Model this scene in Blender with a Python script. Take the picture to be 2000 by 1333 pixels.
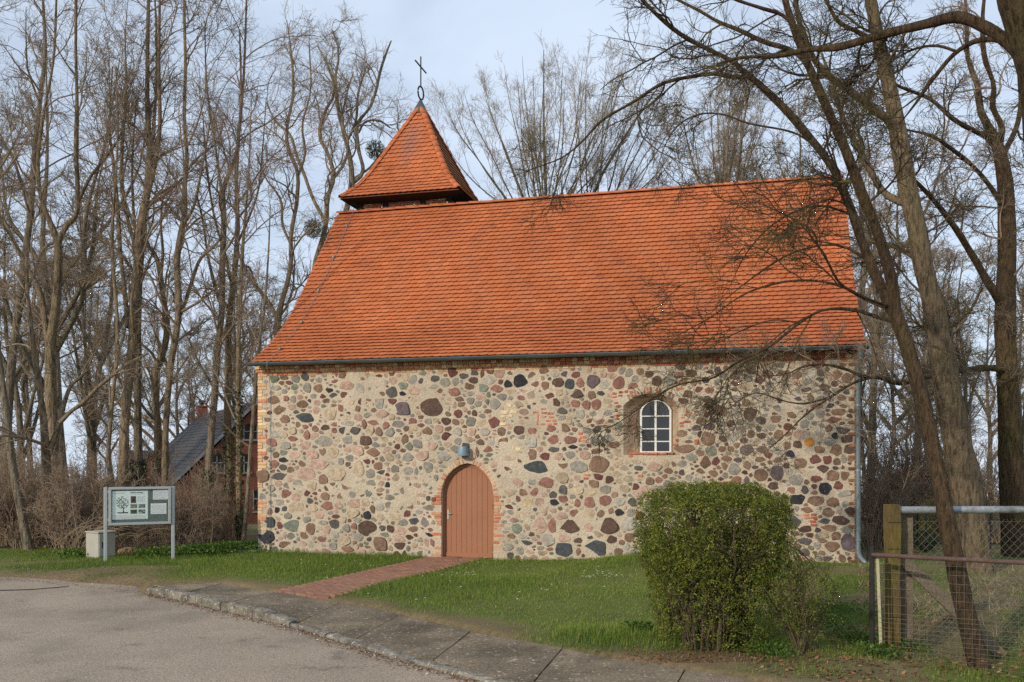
import bpy, bmesh, math, random
import numpy as np
from mathutils import Vector, Matrix

for _o in list(bpy.data.objects):
    bpy.data.objects.remove(_o)
SC = bpy.context.scene
COL = SC.collection
R = math.radians

# ------------------------------------------------------------------ camera
EYE = 2.3                      # eye height above the lawn
FPX, W0, H0, HORIZON = 1780.0, 2000.0, 1333.0, 890.0
cam_d = bpy.data.cameras.new('camera')
cam_d.sensor_width = 36.0
cam_d.lens = 36.0 * FPX / W0
cam_d.shift_y = (HORIZON - H0 / 2) / W0
cam_d.clip_start, cam_d.clip_end = 0.1, 4000.0
cam = bpy.data.objects.new('camera', cam_d)
COL.objects.link(cam)
cam.location = (0, 0, EYE)
cam.rotation_euler = (R(90), 0, 0)
SC.camera = cam

# ------------------------------------------------------------------ sky, sun, exposure
SUN_EL, SUN_AZ = R(22.0), math.atan2(-0.68, -0.73)       # direction towards the sun: left and behind the camera
SUN = Vector((math.sin(SUN_AZ) * math.cos(SUN_EL), math.cos(SUN_AZ) * math.cos(SUN_EL), math.sin(SUN_EL)))
world = bpy.data.worlds.new('World')
SC.world = world
world.use_nodes = True
nt = world.node_tree
nt.nodes.clear()
out = nt.nodes.new('ShaderNodeOutputWorld')
bg = nt.nodes.new('ShaderNodeBackground')
bg.inputs['Strength'].default_value = 0.13
sky = nt.nodes.new('ShaderNodeTexSky')
sky.sky_type = 'NISHITA'
sky.sun_disc = False
sky.sun_elevation = SUN_EL
sky.sun_rotation = SUN_AZ % (2 * math.pi)
sky.air_density, sky.dust_density, sky.ozone_density = 1.0, 1.2, 1.6
tc = nt.nodes.new('ShaderNodeTexCoord')
sep = nt.nodes.new('ShaderNodeSeparateXYZ')
nt.links.new(tc.outputs['Generated'], sep.inputs[0])
mx = nt.nodes.new('ShaderNodeMath'); mx.operation = 'MAXIMUM'; mx.inputs[1].default_value = 0.03
nt.links.new(sep.outputs['Z'], mx.inputs[0])
cmb = nt.nodes.new('ShaderNodeCombineXYZ')
nt.links.new(sep.outputs['X'], cmb.inputs[0]); nt.links.new(sep.outputs['Y'], cmb.inputs[1]); nt.links.new(mx.outputs[0], cmb.inputs[2])
nt.links.new(cmb.outputs[0], sky.inputs['Vector'])
# thin broken cloud sheet: direction projected on a flat layer
addz = nt.nodes.new('ShaderNodeMath'); addz.operation = 'ADD'; addz.inputs[1].default_value = 0.16
nt.links.new(mx.outputs[0], addz.inputs[0])
dv = nt.nodes.new('ShaderNodeVectorMath'); dv.operation = 'DIVIDE'
cz = nt.nodes.new('ShaderNodeCombineXYZ')
for i in range(3): nt.links.new(addz.outputs[0], cz.inputs[i])
nt.links.new(cmb.outputs[0], dv.inputs[0]); nt.links.new(cz.outputs[0], dv.inputs[1])
cn = nt.nodes.new('ShaderNodeTexNoise')
cn.inputs['Scale'].default_value = 1.9; cn.inputs['Detail'].default_value = 7.0
cn.inputs['Roughness'].default_value = 0.56; cn.inputs['Distortion'].default_value = 0.5
nt.links.new(dv.outputs[0], cn.inputs['Vector'])
cr = nt.nodes.new('ShaderNodeValToRGB')
cr.color_ramp.elements[0].position = 0.38; cr.color_ramp.elements[0].color = (0.66, 0.66, 0.66, 1)
cr.color_ramp.elements[1].position = 0.70; cr.color_ramp.elements[1].color = (0.97, 0.97, 0.97, 1)
nt.links.new(cn.outputs[0], cr.inputs[0])
mixc = nt.nodes.new('ShaderNodeMixRGB')
mixc.inputs[2].default_value = (5.7, 6.6, 7.95, 1)
hz = nt.nodes.new('ShaderNodeMapRange'); hz.inputs[1].default_value = 0.05; hz.inputs[2].default_value = 0.22; hz.inputs[3].default_value = 0.85; hz.inputs[4].default_value = 0.0
nt.links.new(sep.outputs['Z'], hz.inputs[0])
mxh = nt.nodes.new('ShaderNodeMath'); mxh.operation = 'MAXIMUM'
nt.links.new(cr.outputs[0], mxh.inputs[0]); nt.links.new(hz.outputs[0], mxh.inputs[1])
nt.links.new(mxh.outputs[0], mixc.inputs[0]); nt.links.new(sky.outputs[0], mixc.inputs[1])
nt.links.new(mixc.outputs[0], bg.inputs['Color'])
nt.links.new(bg.outputs[0], out.inputs[0])

sun_d = bpy.data.lights.new('sun', 'SUN')
sun_d.energy = 2.6
sun_d.angle = R(1.2)
sun_d.color = (1.0, 0.89, 0.74)
sun_o = bpy.data.objects.new('sun', sun_d)
COL.objects.link(sun_o)
sun_o.rotation_euler = (-SUN).to_track_quat('-Z', 'Y').to_euler()
SC.view_settings.view_transform = 'Standard'
SC.view_settings.look = 'None'
SC.view_settings.exposure = 0.0
SC.view_settings.gamma = 1.0
SC.cycles.use_denoising = False
SC.cycles.max_bounces = 4
SC.cycles.diffuse_bounces = 2
SC.cycles.transparent_max_bounces = 8

# ------------------------------------------------------------------ helpers
rng = np.random.default_rng(7)
random.seed(7)


def lin(r, g, b):
    f = lambda c: (c / 255 / 12.92) if c <= 10 else ((c / 255 + 0.055) / 1.055) ** 2.4
    return (f(r), f(g), f(b))


def ray(x, y):
    return np.array([(x - 1000) / FPX, 1.0, -(y - HORIZON) / FPX])


def at(x, y, d):                       # a point that stands d metres ahead of the camera
    return np.array([0, 0, EYE]) + ray(x, y) * d


def onground(x, y, z=0.0):
    r = ray(x, y)
    return np.array([0, 0, EYE]) + r * ((z - EYE) / r[2])


def project(P):
    P = np.asarray(P)
    return np.stack([1000 + FPX * P[..., 0] / P[..., 1], HORIZON - FPX * (P[..., 2] - EYE) / P[..., 1]], -1)


def tag(o, label=None, cat=None, group=None, kind=None):
    if label: o['label'] = label
    if cat: o['category'] = cat
    if group: o['group'] = group
    if kind: o['kind'] = kind
    return o


def empty(name, loc=(0, 0, 0), rz=0.0):
    o = bpy.data.objects.new(name, None)
    COL.objects.link(o)
    o.location = loc
    o.rotation_euler = (0, 0, rz)
    o.empty_display_size = 0.2
    return o


def obj(name, me, parent=None, material=None):
    o = bpy.data.objects.new(name, me)
    COL.objects.link(o)
    if parent is not None: o.parent = parent
    if material is not None:
        me.materials.clear(); me.materials.append(material)
    return o


def mesh_np(name, V, F, smooth=True, col=None, tri_quads=None):
    """V (n,3); F: (m,k) int array or list of such arrays"""
    me = bpy.data.meshes.new(name)
    V = np.ascontiguousarray(V, dtype=np.float32)
    Fs = F if isinstance(F, (list, tuple)) else [F]
    Fs = [np.asarray(f, dtype=np.int32) for f in Fs if len(f)]
    nl = sum(f.size for f in Fs); nf = sum(len(f) for f in Fs)
    me.vertices.add(len(V)); me.loops.add(nl); me.polygons.add(nf)
    me.vertices.foreach_set('co', V.ravel())
    me.loops.foreach_set('vertex_index', np.concatenate([f.ravel() for f in Fs]))
    st, s = [], 0
    for f in Fs:
        st.append(s + np.arange(len(f), dtype=np.int32) * f.shape[1]); s += f.size
    me.polygons.foreach_set('loop_start', np.concatenate(st))
    if smooth:
        me.polygons.foreach_set('use_smooth', np.ones(nf, dtype=bool))
    if col is not None:
        a = me.color_attributes.new('col', 'FLOAT_COLOR', 'POINT')
        c = np.ones((len(V), 4), dtype=np.float32); c[:, :3] = col
        a.data.foreach_set('color', c.ravel())
    me.update(calc_edges=True)
    return me


class MB:
    """collects polygons of one mesh"""
    def __init__(s): s.v, s.f = [], []
    def poly(s, pts, faces):
        b = len(s.v); s.v += [tuple(map(float, p)) for p in pts]; s.f += [tuple(i + b for i in f) for f in faces]
        return s
    def box(s, x0, x1, y0, y1, z0, z1):
        return s.poly([(x0, y0, z0), (x1, y0, z0), (x1, y1, z0), (x0, y1, z0), (x0, y0, z1), (x1, y0, z1), (x1, y1, z1), (x0, y1, z1)],
                      [(0, 3, 2, 1), (4, 5, 6, 7), (0, 1, 5, 4), (1, 2, 6, 5), (2, 3, 7, 6), (3, 0, 4, 7)])
    def bbox(s, x0, x1, y0, y1, z0, z1, b):       # box with chamfered edges
        V, F = bevel_box(x1 - x0, y1 - y0, z1 - z0, b)
        c = np.array([(x0 + x1) / 2, (y0 + y1) / 2, (z0 + z1) / 2])
        return s.poly(V + c, [tuple(f) for f in F])
    def tube(s, pts, r, k=8, cap=True):
        P = np.asarray(pts, float)[None]
        rr = np.full(len(pts), r, float) if np.isscalar(r) else np.asarray(r, float)
        V, F = tubes(P, rr[None], k)
        b = len(s.v); s.v += [tuple(p) for p in V]; s.f += [tuple(int(i) + b for i in f) for f in F]
        if cap:
            m = len(pts)
            s.f.append(tuple(b + i for i in range(k - 1, -1, -1))); s.f.append(tuple(b + (m - 1) * k + i for i in range(k)))
        return s
    def prism(s, outline, axis, a0, a1):
        """outline of 2D points; axis 'y': (x,z) outline extruded along y"""
        n = len(outline)
        mk = {'y': lambda p, a: (p[0], a, p[1]), 'x': lambda p, a: (a, p[0], p[1]), 'z': lambda p, a: (p[0], p[1], a)}[axis]
        pts = [mk(p, a0) for p in outline] + [mk(p, a1) for p in outline]
        fs = [tuple(range(n)), tuple(range(2 * n - 1, n - 1, -1))] + [(i, i + n, (i + 1) % n + n, (i + 1) % n) for i in range(n)]
        return s.poly(pts, fs)
    def lathe(s, prof, k=16, c=(0, 0, 0)):
        b = len(s.v)
        for r, z in prof:
            for i in range(k):
                a = 2 * math.pi * i / k
                s.v.append((c[0] + r * math.cos(a), c[1] + r * math.sin(a), c[2] + z))
        for j in range(len(prof) - 1):
            for i in range(k):
                s.f.append((b + j * k + i, b + j * k + (i + 1) % k, b + (j + 1) * k + (i + 1) % k, b + (j + 1) * k + i))
        return s
    def build(s, name, material, parent=None, smooth=False):
        me = bpy.data.meshes.new(name)
        me.from_pydata(s.v, [], s.f)
        bm = bmesh.new(); bm.from_mesh(me); bmesh.ops.recalc_face_normals(bm, faces=bm.faces); bm.to_mesh(me); bm.free()
        if smooth:
            me.polygons.foreach_set('use_smooth', np.ones(len(me.polygons), dtype=bool))
            me.set_sharp_from_angle(angle=R(40))
        return obj(name, me, parent, material)


def bevel_box(sx, sy, sz, b):
    """24-vertex chamfered box centred on the origin"""
    bm = bmesh.new()
    bmesh.ops.create_cube(bm, size=1.0)
    for v in bm.verts: v.co = Vector((v.co.x * sx, v.co.y * sy, v.co.z * sz))
    bmesh.ops.bevel(bm, geom=list(bm.edges), offset=b, segments=1, affect='EDGES')
    bm.verts.ensure_lookup_table()
    V = np.array([tuple(v.co) for v in bm.verts]); F = [[v.index for v in f.verts] for f in bm.faces]
    bm.free()
    return V, F


def tubes(P, Rr, k):
    """P (N,M,3) centre lines, Rr (N,M) radii -> verts, quads"""
    N, Mm, _ = P.shape
    T = np.empty_like(P)
    T[:, 1:-1] = P[:, 2:] - P[:, :-2]; T[:, 0] = P[:, 1] - P[:, 0]; T[:, -1] = P[:, -1] - P[:, -2]
    T /= np.linalg.norm(T, axis=-1, keepdims=True) + 1e-9
    A0 = P[:, -1] - P[:, 0]
    ref = np.where((np.abs(A0[:, 2]) > 0.75 * np.linalg.norm(A0, axis=-1))[:, None], np.array([1.0, 0.13, 0]), np.array([0.05, 0.1, 1.0]))
    ref = np.broadcast_to(ref[:, None], P.shape)
    U = np.cross(T, ref); U /= np.linalg.norm(U, axis=-1, keepdims=True) + 1e-9
    Wv = np.cross(T, U)
    a = np.arange(k) * 2 * math.pi / k
    V = P[:, :, None] + Rr[:, :, None, None] * (U[:, :, None] * np.cos(a)[:, None] + Wv[:, :, None] * np.sin(a)[:, None])
    idx = np.arange(N * Mm * k).reshape(N, Mm, k)
    q = np.stack([idx[:, :-1], np.roll(idx, -1, 2)[:, :-1], np.roll(idx, -1, 2)[:, 1:], idx[:, 1:]], -1)
    return V.reshape(-1, 3), q.reshape(-1, 4)


class Noise3:
    """smooth sum-of-sines noise in about -1..1"""
    def __init__(s, seed, freq, n=10):
        g = np.random.default_rng(seed)
        d = g.normal(size=(n, 3)); d /= np.linalg.norm(d, axis=1, keepdims=True)
        s.k = d * (freq * g.uniform(0.6, 1.8, (n, 1))); s.p = g.uniform(0, 6.28, n); s.n = n
    def __call__(s, P):
        P = np.asarray(P, float)
        if P.shape[-1] == 2: P = np.concatenate([P, np.zeros(P.shape[:-1] + (1,))], -1)
        return np.sin(P @ s.k.T + s.p).sum(-1) / math.sqrt(s.n * 0.9)


# ------------------------------------------------------------------ materials
def mat(name, base, rough=0.85, var=0.25, vscale=5.0, fine=0.15, fscale=60.0, bump=0.25, bscale=60.0, bdist=0.01,
        metal=0.0, spec=0.25, mixes=(), stretch=None, extra=None, transl=0.0):
    """base: rgb, 'obj' (object colour) or 'attr' (vertex colour 'col'). mixes: (rgb, scale, lo, hi, amount[, normal z weight])"""
    m = bpy.data.materials.new(name)
    m.use_nodes = True
    t = m.node_tree; N = t.nodes; L = t.links
    b = N['Principled BSDF']
    geo = N.new('ShaderNodeNewGeometry')
    pos = geo.outputs['Position']
    if stretch:
        mp = N.new('ShaderNodeMapping'); mp.inputs['Scale'].default_value = stretch
        L.new(pos, mp.inputs['Vector']); pos = mp.outputs[0]
    def noise(scale, detail=4.0, p=None, rough_=0.55):
        n = N.new('ShaderNodeTexNoise'); n.inputs['Scale'].default_value = scale; n.inputs['Detail'].default_value = detail
        n.inputs['Roughness'].default_value = rough_
        L.new(p or pos, n.inputs['Vector']); return n.outputs[0]
    def maprange(v, a, b_, c, d):
        n = N.new('ShaderNodeMapRange'); n.inputs[1].default_value = a; n.inputs[2].default_value = b_
        n.inputs[3].default_value = c; n.inputs[4].default_value = d; L.new(v, n.inputs[0]); return n.outputs[0]
    def math_(op, a, b_):
        n = N.new('ShaderNodeMath'); n.operation = op
        for i, v in enumerate((a, b_)):
            if isinstance(v, (int, float)): n.inputs[i].default_value = v
            else: L.new(v, n.inputs[i])
        return n.outputs[0]
    if base == 'obj':
        oi = N.new('ShaderNodeObjectInfo'); c = oi.outputs['Color']
    elif base == 'attr':
        at_ = N.new('ShaderNodeAttribute'); at_.attribute_name = 'col'; c = at_.outputs['Color']
    else:
        rgb = N.new('ShaderNodeRGB'); rgb.outputs[0].default_value = (*base, 1); c = rgb.outputs[0]
    f = maprange(noise(vscale), 0.25, 0.75, 1 - var, 1 + var)
    if fine:
        f = math_('MULTIPLY', f, maprange(noise(fscale, 3.0), 0.25, 0.75, 1 - fine, 1 + fine))
    for mm in mixes:
        rgb2, sc, lo, hi, amt = mm[:5]
        k = maprange(noise(sc, 5.0, geo.outputs['Position'] if stretch and len(mm) < 6 else None), lo, hi, 0.0, amt)
        mx_ = N.new('ShaderNodeMixRGB'); L.new(k, mx_.inputs[0]); L.new(c, mx_.inputs[1]); mx_.inputs[2].default_value = (*rgb2, 1)
        c = mx_.outputs[0]
    vm = N.new('ShaderNodeVectorMath'); vm.operation = 'SCALE'
    L.new(c, vm.inputs[0]); L.new(f, vm.inputs['Scale'])
    L.new(vm.outputs[0], b.inputs['Base Color'])
    b.inputs['Roughness'].default_value = rough
    b.inputs['Metallic'].default_value = metal
    b.inputs['Specular IOR Level'].default_value = spec
    if bump:
        bn = N.new('ShaderNodeBump'); bn.inputs['Strength'].default_value = bump; bn.inputs['Distance'].default_value = bdist
        L.new(noise(bscale, 6.0, None, 0.62), bn.inputs['Height']); L.new(bn.outputs[0], b.inputs['Normal'])
    if transl:
        tr = N.new('ShaderNodeBsdfTranslucent'); L.new(vm.outputs[0], tr.inputs[0])
        ms = N.new('ShaderNodeMixShader'); ms.inputs[0].default_value = transl
        L.new(b.outputs[0], ms.inputs[1]); L.new(tr.outputs[0], ms.inputs[2]); L.new(ms.outputs[0], N['Material Output'].inputs[0])
    return m


def scaled(c, k): return tuple(x * k for x in c)


class Pieces:
    """alike pieces: the ones that show largest become objects, the rest is joined into one stuff part"""
    def __init__(s): s.items = []; s.cache = {}
    def add(s, V, F, Mx, col): s.items.append((V, F, Mx, col))
    def finish(s, name, parent, m_obj, m_attr, limit=300, stuff='', smooth=False, world=None):
        Wm = np.array(world if world is not None else Matrix.Identity(4))
        area = []
        for V, F, Mx, col in s.items:
            A = Wm @ np.asarray(Mx)
            q = project(V @ A[:3, :3].T + A[:3, 3])
            lo, hi = q.min(0), q.max(0)
            c = (lo + hi) / 2
            inside = -5 < c[0] < W0 + 5 and -5 < c[1] < H0 + 5
            area.append(np.prod(hi - lo) if inside else 0.0)
        order = np.argsort(-np.array(area))
        keep = set(int(i) for i in order[:limit])
        VV, FF, CC, b = [], [], [], 0
        for i, (V, F, Mx, col) in enumerate(s.items):
            if i in keep:
                key = id(V)
                if key not in s.cache:
                    me = bpy.data.meshes.new(name); me.from_pydata([tuple(p) for p in V], [], [tuple(f) for f in F])
                    if smooth: me.polygons.foreach_set('use_smooth', np.ones(len(me.polygons), dtype=bool))
                    me.materials.append(m_obj); s.cache[key] = me
                o = bpy.data.objects.new(name, s.cache[key]); COL.objects.link(o)
                if parent is not None: o.parent = parent
                o.matrix_local = Matrix(np.asarray(Mx).tolist())
                o.color = (*col, 1)
            else:
                A = np.asarray(Mx); Q = V @ A[:3, :3].T + A[:3, 3]
                VV.append(Q); FF += [tuple(j + b for j in f) for f in F]; CC.append(np.tile(np.array(col), (len(V), 1))); b += len(V)
        if VV:
            me = bpy.data.meshes.new(stuff); me.from_pydata(np.concatenate(VV).tolist(), [], FF)
            if smooth: me.polygons.foreach_set('use_smooth', np.ones(len(me.polygons), dtype=bool))
            a = me.color_attributes.new('col', 'FLOAT_COLOR', 'POINT')
            cc = np.ones((b, 4), dtype=np.float32); cc[:, :3] = np.concatenate(CC); a.data.foreach_set('color', cc.ravel())
            o = obj(stuff, me, parent, m_attr); o['kind'] = 'stuff'


def TM(x=0, y=0, z=0, rx=0, ry=0, rz=0, s=(1, 1, 1)):
    return np.array(Matrix.Translation((x, y, z)) @ Matrix.Rotation(rz, 4, 'Z') @ Matrix.Rotation(ry, 4, 'Y') @ Matrix.Rotation(rx, 4, 'X') @ Matrix.Diagonal((*s, 1)))


def basis(o, X, Y, Z):
    A = np.eye(4); A[:3, 0] = X; A[:3, 1] = Y; A[:3, 2] = Z; A[:3, 3] = o
    return A

# ------------------------------------------------------------------ terrain
TH = math.atan2(FPX, 6750.0)
CH0 = onground(504, 1079)                       # front left corner of the church
CU = np.array([math.cos(TH), -math.sin(TH), 0]); CN = np.array([math.sin(TH), math.cos(TH), 0])
CL, CW, CHW = 13.455, 8.6, 4.45                   # church length, depth, wall height


def ss(a, b, x):
    t = np.clip((np.asarray(x, float) - a) / (b - a), 0, 1)
    return t * t * (3 - 2 * t)


def church_xy(x, y):
    dx, dy = x - CH0[0], y - CH0[1]
    return dx * CU[0] + dy * CU[1], dx * CN[0] + dy * CN[1]


def wallpt(px, py, Y=0.0):                      # picture point on a plane parallel to the front wall -> church X, Z
    r = ray(px, py); C = np.array([0, 0, EYE])
    t = (Y - (C - CH0) @ CN) / (r @ CN)
    P = C + r * t
    return (P - CH0) @ CU, P[2]


ROADZ = -0.10
_e = [onground(x, y, ROADZ)[:2] for x, y in [(-500, 1114), (-200, 1120), (0, 1130), (100, 1136), (200, 1147), (285, 1158), (420, 1190), (560, 1222), (760, 1284), (960, 1338)]]
_d = (_e[-1] - _e[-3]); _d /= np.linalg.norm(_d)
_e = [np.array([-60.0, 24.0])] + _e + [_e[-1] + _d * 14]
ROAD_E = np.array(_e)
_l = [onground(x, y, 0)[:2] for x, y in [(300, 1146), (430, 1138), (560, 1159), (700, 1181), (850, 1213), (1000, 1248), (1180, 1279), (1500, 1331)]]
_d2 = (_l[-1] - _l[-3]); _d2 /= np.linalg.norm(_d2)
LAWN_E = np.array(_l + [_l[-1] + _d2 * 12])
road_y = lambda x: np.interp(x, ROAD_E[:, 0], ROAD_E[:, 1])
lawn_y = lambda x: np.where(x < LAWN_E[0, 0], road_y(x), np.interp(x, LAWN_E[:, 0], LAWN_E[:, 1]))
PATH_A, PATH_B = np.array([-3.55, 14.9]), np.array([-1.29, 20.42])
PATH_D = (PATH_B - PATH_A) / np.linalg.norm(PATH_B - PATH_A); PATH_N = np.array([PATH_D[1], -PATH_D[0]])
PATH_HW = 0.62
n_big, n_mid, n_small = Noise3(1, 0.35), Noise3(2, 1.6), Noise3(3, 6.0)


def hgt(x, y):
    x = np.asarray(x, float); y = np.asarray(y, float)
    P = np.stack([x, y], -1)
    r = np.hypot(x, y)
    z = 0.025 * n_mid(P) * ss(0, 1.5, y - lawn_y(x)) + 0.008 * n_small(P) + 0.0 * r
    X, Y = church_xy(x, y)
    z = z + 0.17 * ss(6.5, 9.5, X) * ss(-4.5, -0.3, Y)
    z = z - 0.10 * ss(3.6, 4.6, x) * ss(13.5, 11.5, y) - 0.16 * ss(4.7, 5.6, x) * ss(13.5, 11.8, y)
    z = z - 0.048 * np.maximum(r - 27, 0) * ss(27, 34, r)
    e = road_y(x)
    verge = x < ROAD_E[6, 0] - 0.1
    zr = -0.17
    z = np.where(verge, zr + (z - zr) * ss(-0.5, 0.9, y - e + 0.18 * n_mid(P)), np.where(y < lawn_y(x) - 0.02, zr, z))
    dp = np.abs((P - PATH_A) @ PATH_N); tp = (P - PATH_A) @ PATH_D
    z = z - 0.05 * ((dp < PATH_HW - 0.03) & (tp > -0.6) & (tp < 6.1))
    return z


def axis_pts(lo, hi, step, far):
    a = list(np.arange(lo, hi + step / 2, step))
    k, s = a[-1], step
    while k < far: s *= 1.35; k += s; a.append(k)
    k, s, b = lo, step, []
    while k > -far: s *= 1.35; k -= s; b.append(k)
    return np.array(b[::-1] + a)


xs, ys = axis_pts(-13, 9, 0.13, 1400), axis_pts(8, 27, 0.13, 1400)
GX, GY = np.meshgrid(xs, ys)
GZ = hgt(GX, GY)
V = np.stack([GX, GY, GZ], -1).reshape(-1, 3)
ii = np.arange(V.shape[0]).reshape(GX.shape)
F = np.stack([ii[:-1, :-1], ii[:-1, 1:], ii[1:, 1:], ii[1:, :-1]], -1).reshape(-1, 4)
soil, turf, litter, lush = np.array(lin(130, 108, 82)), np.array(lin(98, 106, 50)), np.array(lin(110, 92, 70)), np.array(lin(76, 94, 40))
P2 = V[:, :2]


def lawn_density(P):
    x, y = P[:, 0], P[:, 1]
    q = project(np.stack([x, y, np.zeros_like(x)], -1))
    X, Y = church_xy(x, y)
    d = np.ones(len(P))
    edge = y - lawn_y(x)
    d *= 0.2 + 0.8 * ss(0.0, 1.1, edge + 0.35 * n_mid(P))
    # trodden soil beside the notice board and along the left verge
    left = ss(-6.2, -7.4, x)
    d *= 1 - left * 0.72 * ss(0.1, -0.5, n_mid(P * 1.3) - 0.25) * ss(20.6, 19.0, y)
    # bare earth between shrub and pavement
    d *= 1 - 0.95 * np.exp(-(((x - 2.0) / 1.5) ** 2 + ((y - 10.25) / 0.55) ** 2))
    # dry leaves by the fence
    d *= 1 - 0.6 * ss(3.2, 3.9, x) * ss(0.1, 0.6, n_mid(P * 1.7) + 0.3)
    return np.clip(d, 0, 1)


dens = lawn_density(P2)
g = np.clip(0.5 + 0.5 * n_big(P2 * 2), 0, 1)[:, None]
colr = soil + (turf * (1 - g) + lush * g - soil) * (dens[:, None] * 0.9)
hedge = (ss(21.6, 22.6, P2[:, 1]) * ss(-5.5, -6.5, P2[:, 0]))[:, None]
colr = colr * (1 - hedge) + litter * hedge
far = ss(24, 30, np.hypot(P2[:, 0], P2[:, 1]))[:, None]
colr = colr * (1 - far) + (litter * 0.6 + turf * 0.4) * far
M_ground = mat('ground_soil', 'attr', 0.95, 0.22, 1.2, 0.3, 45, 0.6, 70, 0.02)
o = obj('ground', mesh_np('ground', V, F, col=colr), None, M_ground); tag(o, kind='structure')

# road sheet
M_asphalt = mat('asphalt', lin(164, 148, 128), 0.9, 0.12, 0.7, 0.5, 42, 0.9, 60, 0.012,
                mixes=[(lin(118, 106, 94), 0.45, 0.48, 0.7, 0.7), (lin(206, 192, 172), 70, 0.60, 0.70, 0.55), (lin(92, 82, 74), 55, 0.60, 0.72, 0.6), (lin(104, 94, 84), 2.2, 0.6, 0.7, 0.5)])
top = ROAD_E.copy(); top[6:, 0] += 0.05; top[6:, 1] += 0.03; top[:6, 1] += 0.8
mb = MB()
rp = [tuple(p) for p in top] + [(40, -40), (-60, -40)]
mb.poly([(x, y, ROADZ) for x, y in rp], [tuple(range(len(rp)))])
o = mb.build('road', M_asphalt); tag(o, kind='structure')
# asphalt seam at the left: an older, paler strip and its dark edge
_s = [onground(x, y, ROADZ)[:2] for x, y in [(-260, 1158), (-40, 1156), (60, 1153), (130, 1147)]]
mb = MB()
for a, b in zip(_s[:-1], _s[1:]):
    mb.poly([(a[0], a[1], ROADZ + 0.004), (b[0], b[1], ROADZ + 0.004), (b[0], b[1] + 0.12, ROADZ + 0.004), (a[0], a[1] + 0.12, ROADZ + 0.004)], [(0, 1, 2, 3)])
o = mb.build('asphalt_seam', mat('tar', lin(66, 58, 52), 0.9, 0.3, 3, 0.3, 60, 0.4)); tag(o, kind='structure')

# kerb: single stones along the road edge
M_kerb = mat('kerb_stone', 'obj', 0.9, 0.3, 6, 0.35, 70, 0.9, 45, 0.02, mixes=[(lin(78, 72, 62), 5, 0.46, 0.64, 0.8), (lin(196, 190, 174), 22, 0.56, 0.68, 0.75)])
kerb = empty('kerb', (0, 0, 0)); tag(kerb, kind='structure')
KL = ROAD_E[6:].copy()


def along(poly, s):
    d = np.r_[0, np.cumsum(np.linalg.norm(np.diff(poly, axis=0), axis=1))]
    return np.array([np.interp(s, d, poly[:, 0]), np.interp(s, d, poly[:, 1])])


s, i = 0.0, 0
SPLIT = 4.55
while s < 15.0:
    ln = random.uniform(0.82, 1.02)
    if s < SPLIT < s + ln + 0.3: ln = SPLIT - s
    a, b = along(KL, s), along(KL, s + ln - 0.012)
    t = (b - a) / np.linalg.norm(b - a); nn = np.array([-t[1], t[0]])
    if nn[1] < 0: nn = -nn
    low = s >= SPLIT - 0.01
    h0 = (-0.055 if low else 0.035) + random.uniform(-0.008, 0.008)
    h1 = (-0.055 if low else 0.035) + random.uniform(-0.008, 0.008)
    if i == 0: h0 = -0.02
    if not low and s + ln >= SPLIT - 0.01: h1 = -0.03
    nx = 9
    vs, fs = [], []
    wd = 0.15
    g0 = np.random.default_rng(100 + i)
    prof = [(0.0, -0.3), (0.0, -0.02), (0.02, 0.0), (wd * 0.5, 0.006), (wd, 0.0), (wd, -0.3)]
    for k in range(nx):
        u_ = k / (nx - 1); h = h0 + (h1 - h0) * u_; p = a + (b - a) * u_
        for (w_, z_) in prof:
            j = g0.normal(0, 0.006, 3)
            vs.append((p[0] + nn[0] * w_ + j[0], p[1] + nn[1] * w_ + j[1], (h + z_ + j[2]) if z_ > -0.2 else -0.3))
    m = len(prof)
    for k in range(nx - 1):
        for q in range(m - 1): fs.append((k * m + q, k * m + q + 1, (k + 1) * m + q + 1, (k + 1) * m + q))
    fs += [tuple(range(m - 1, -1, -1)), tuple((nx - 1) * m + q for q in range(m))]
    mb = MB().poly(vs, fs)
    o = mb.build('kerb_stone', M_kerb, kerb); c = random.uniform(0.85, 1.15); o.color = (*scaled(lin(134, 127, 114), c), 1)
    s += ln; i += 1

# pavement: concrete slabs between kerb and lawn
M_slab = mat('concrete_slab', 'obj', 0.92, 0.3, 1.8, 0.4, 34, 0.9, 40, 0.014,
             mixes=[(lin(84, 74, 60), 1.0, 0.45, 0.66, 0.75), (lin(186, 178, 160), 17, 0.61, 0.68, 0.75), (lin(86, 82, 48), 2.3, 0.56, 0.72, 0.45), (lin(70, 62, 52), 6, 0.6, 0.7, 0.6)])
mb = MB()
pts = [(p[0], p[1] - 0.0, -0.075) for p in LAWN_E] + [(p[0] + 0.1, p[1] + 0.1, -0.075) for p in KL[::-1]]
mb.poly(pts, [tuple(range(len(pts)))])
pav = mb.build('pavement', mat('pavement_bed', lin(92, 80, 62), 0.95, 0.3, 3, 0.3, 60, 0.6)); tag(pav, kind='structure')
slab_s = [0.0, 1.25, 2.7, 4.55, 6.1, 7.75, 9.35, 11.0, 12.6, 14.2]
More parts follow.
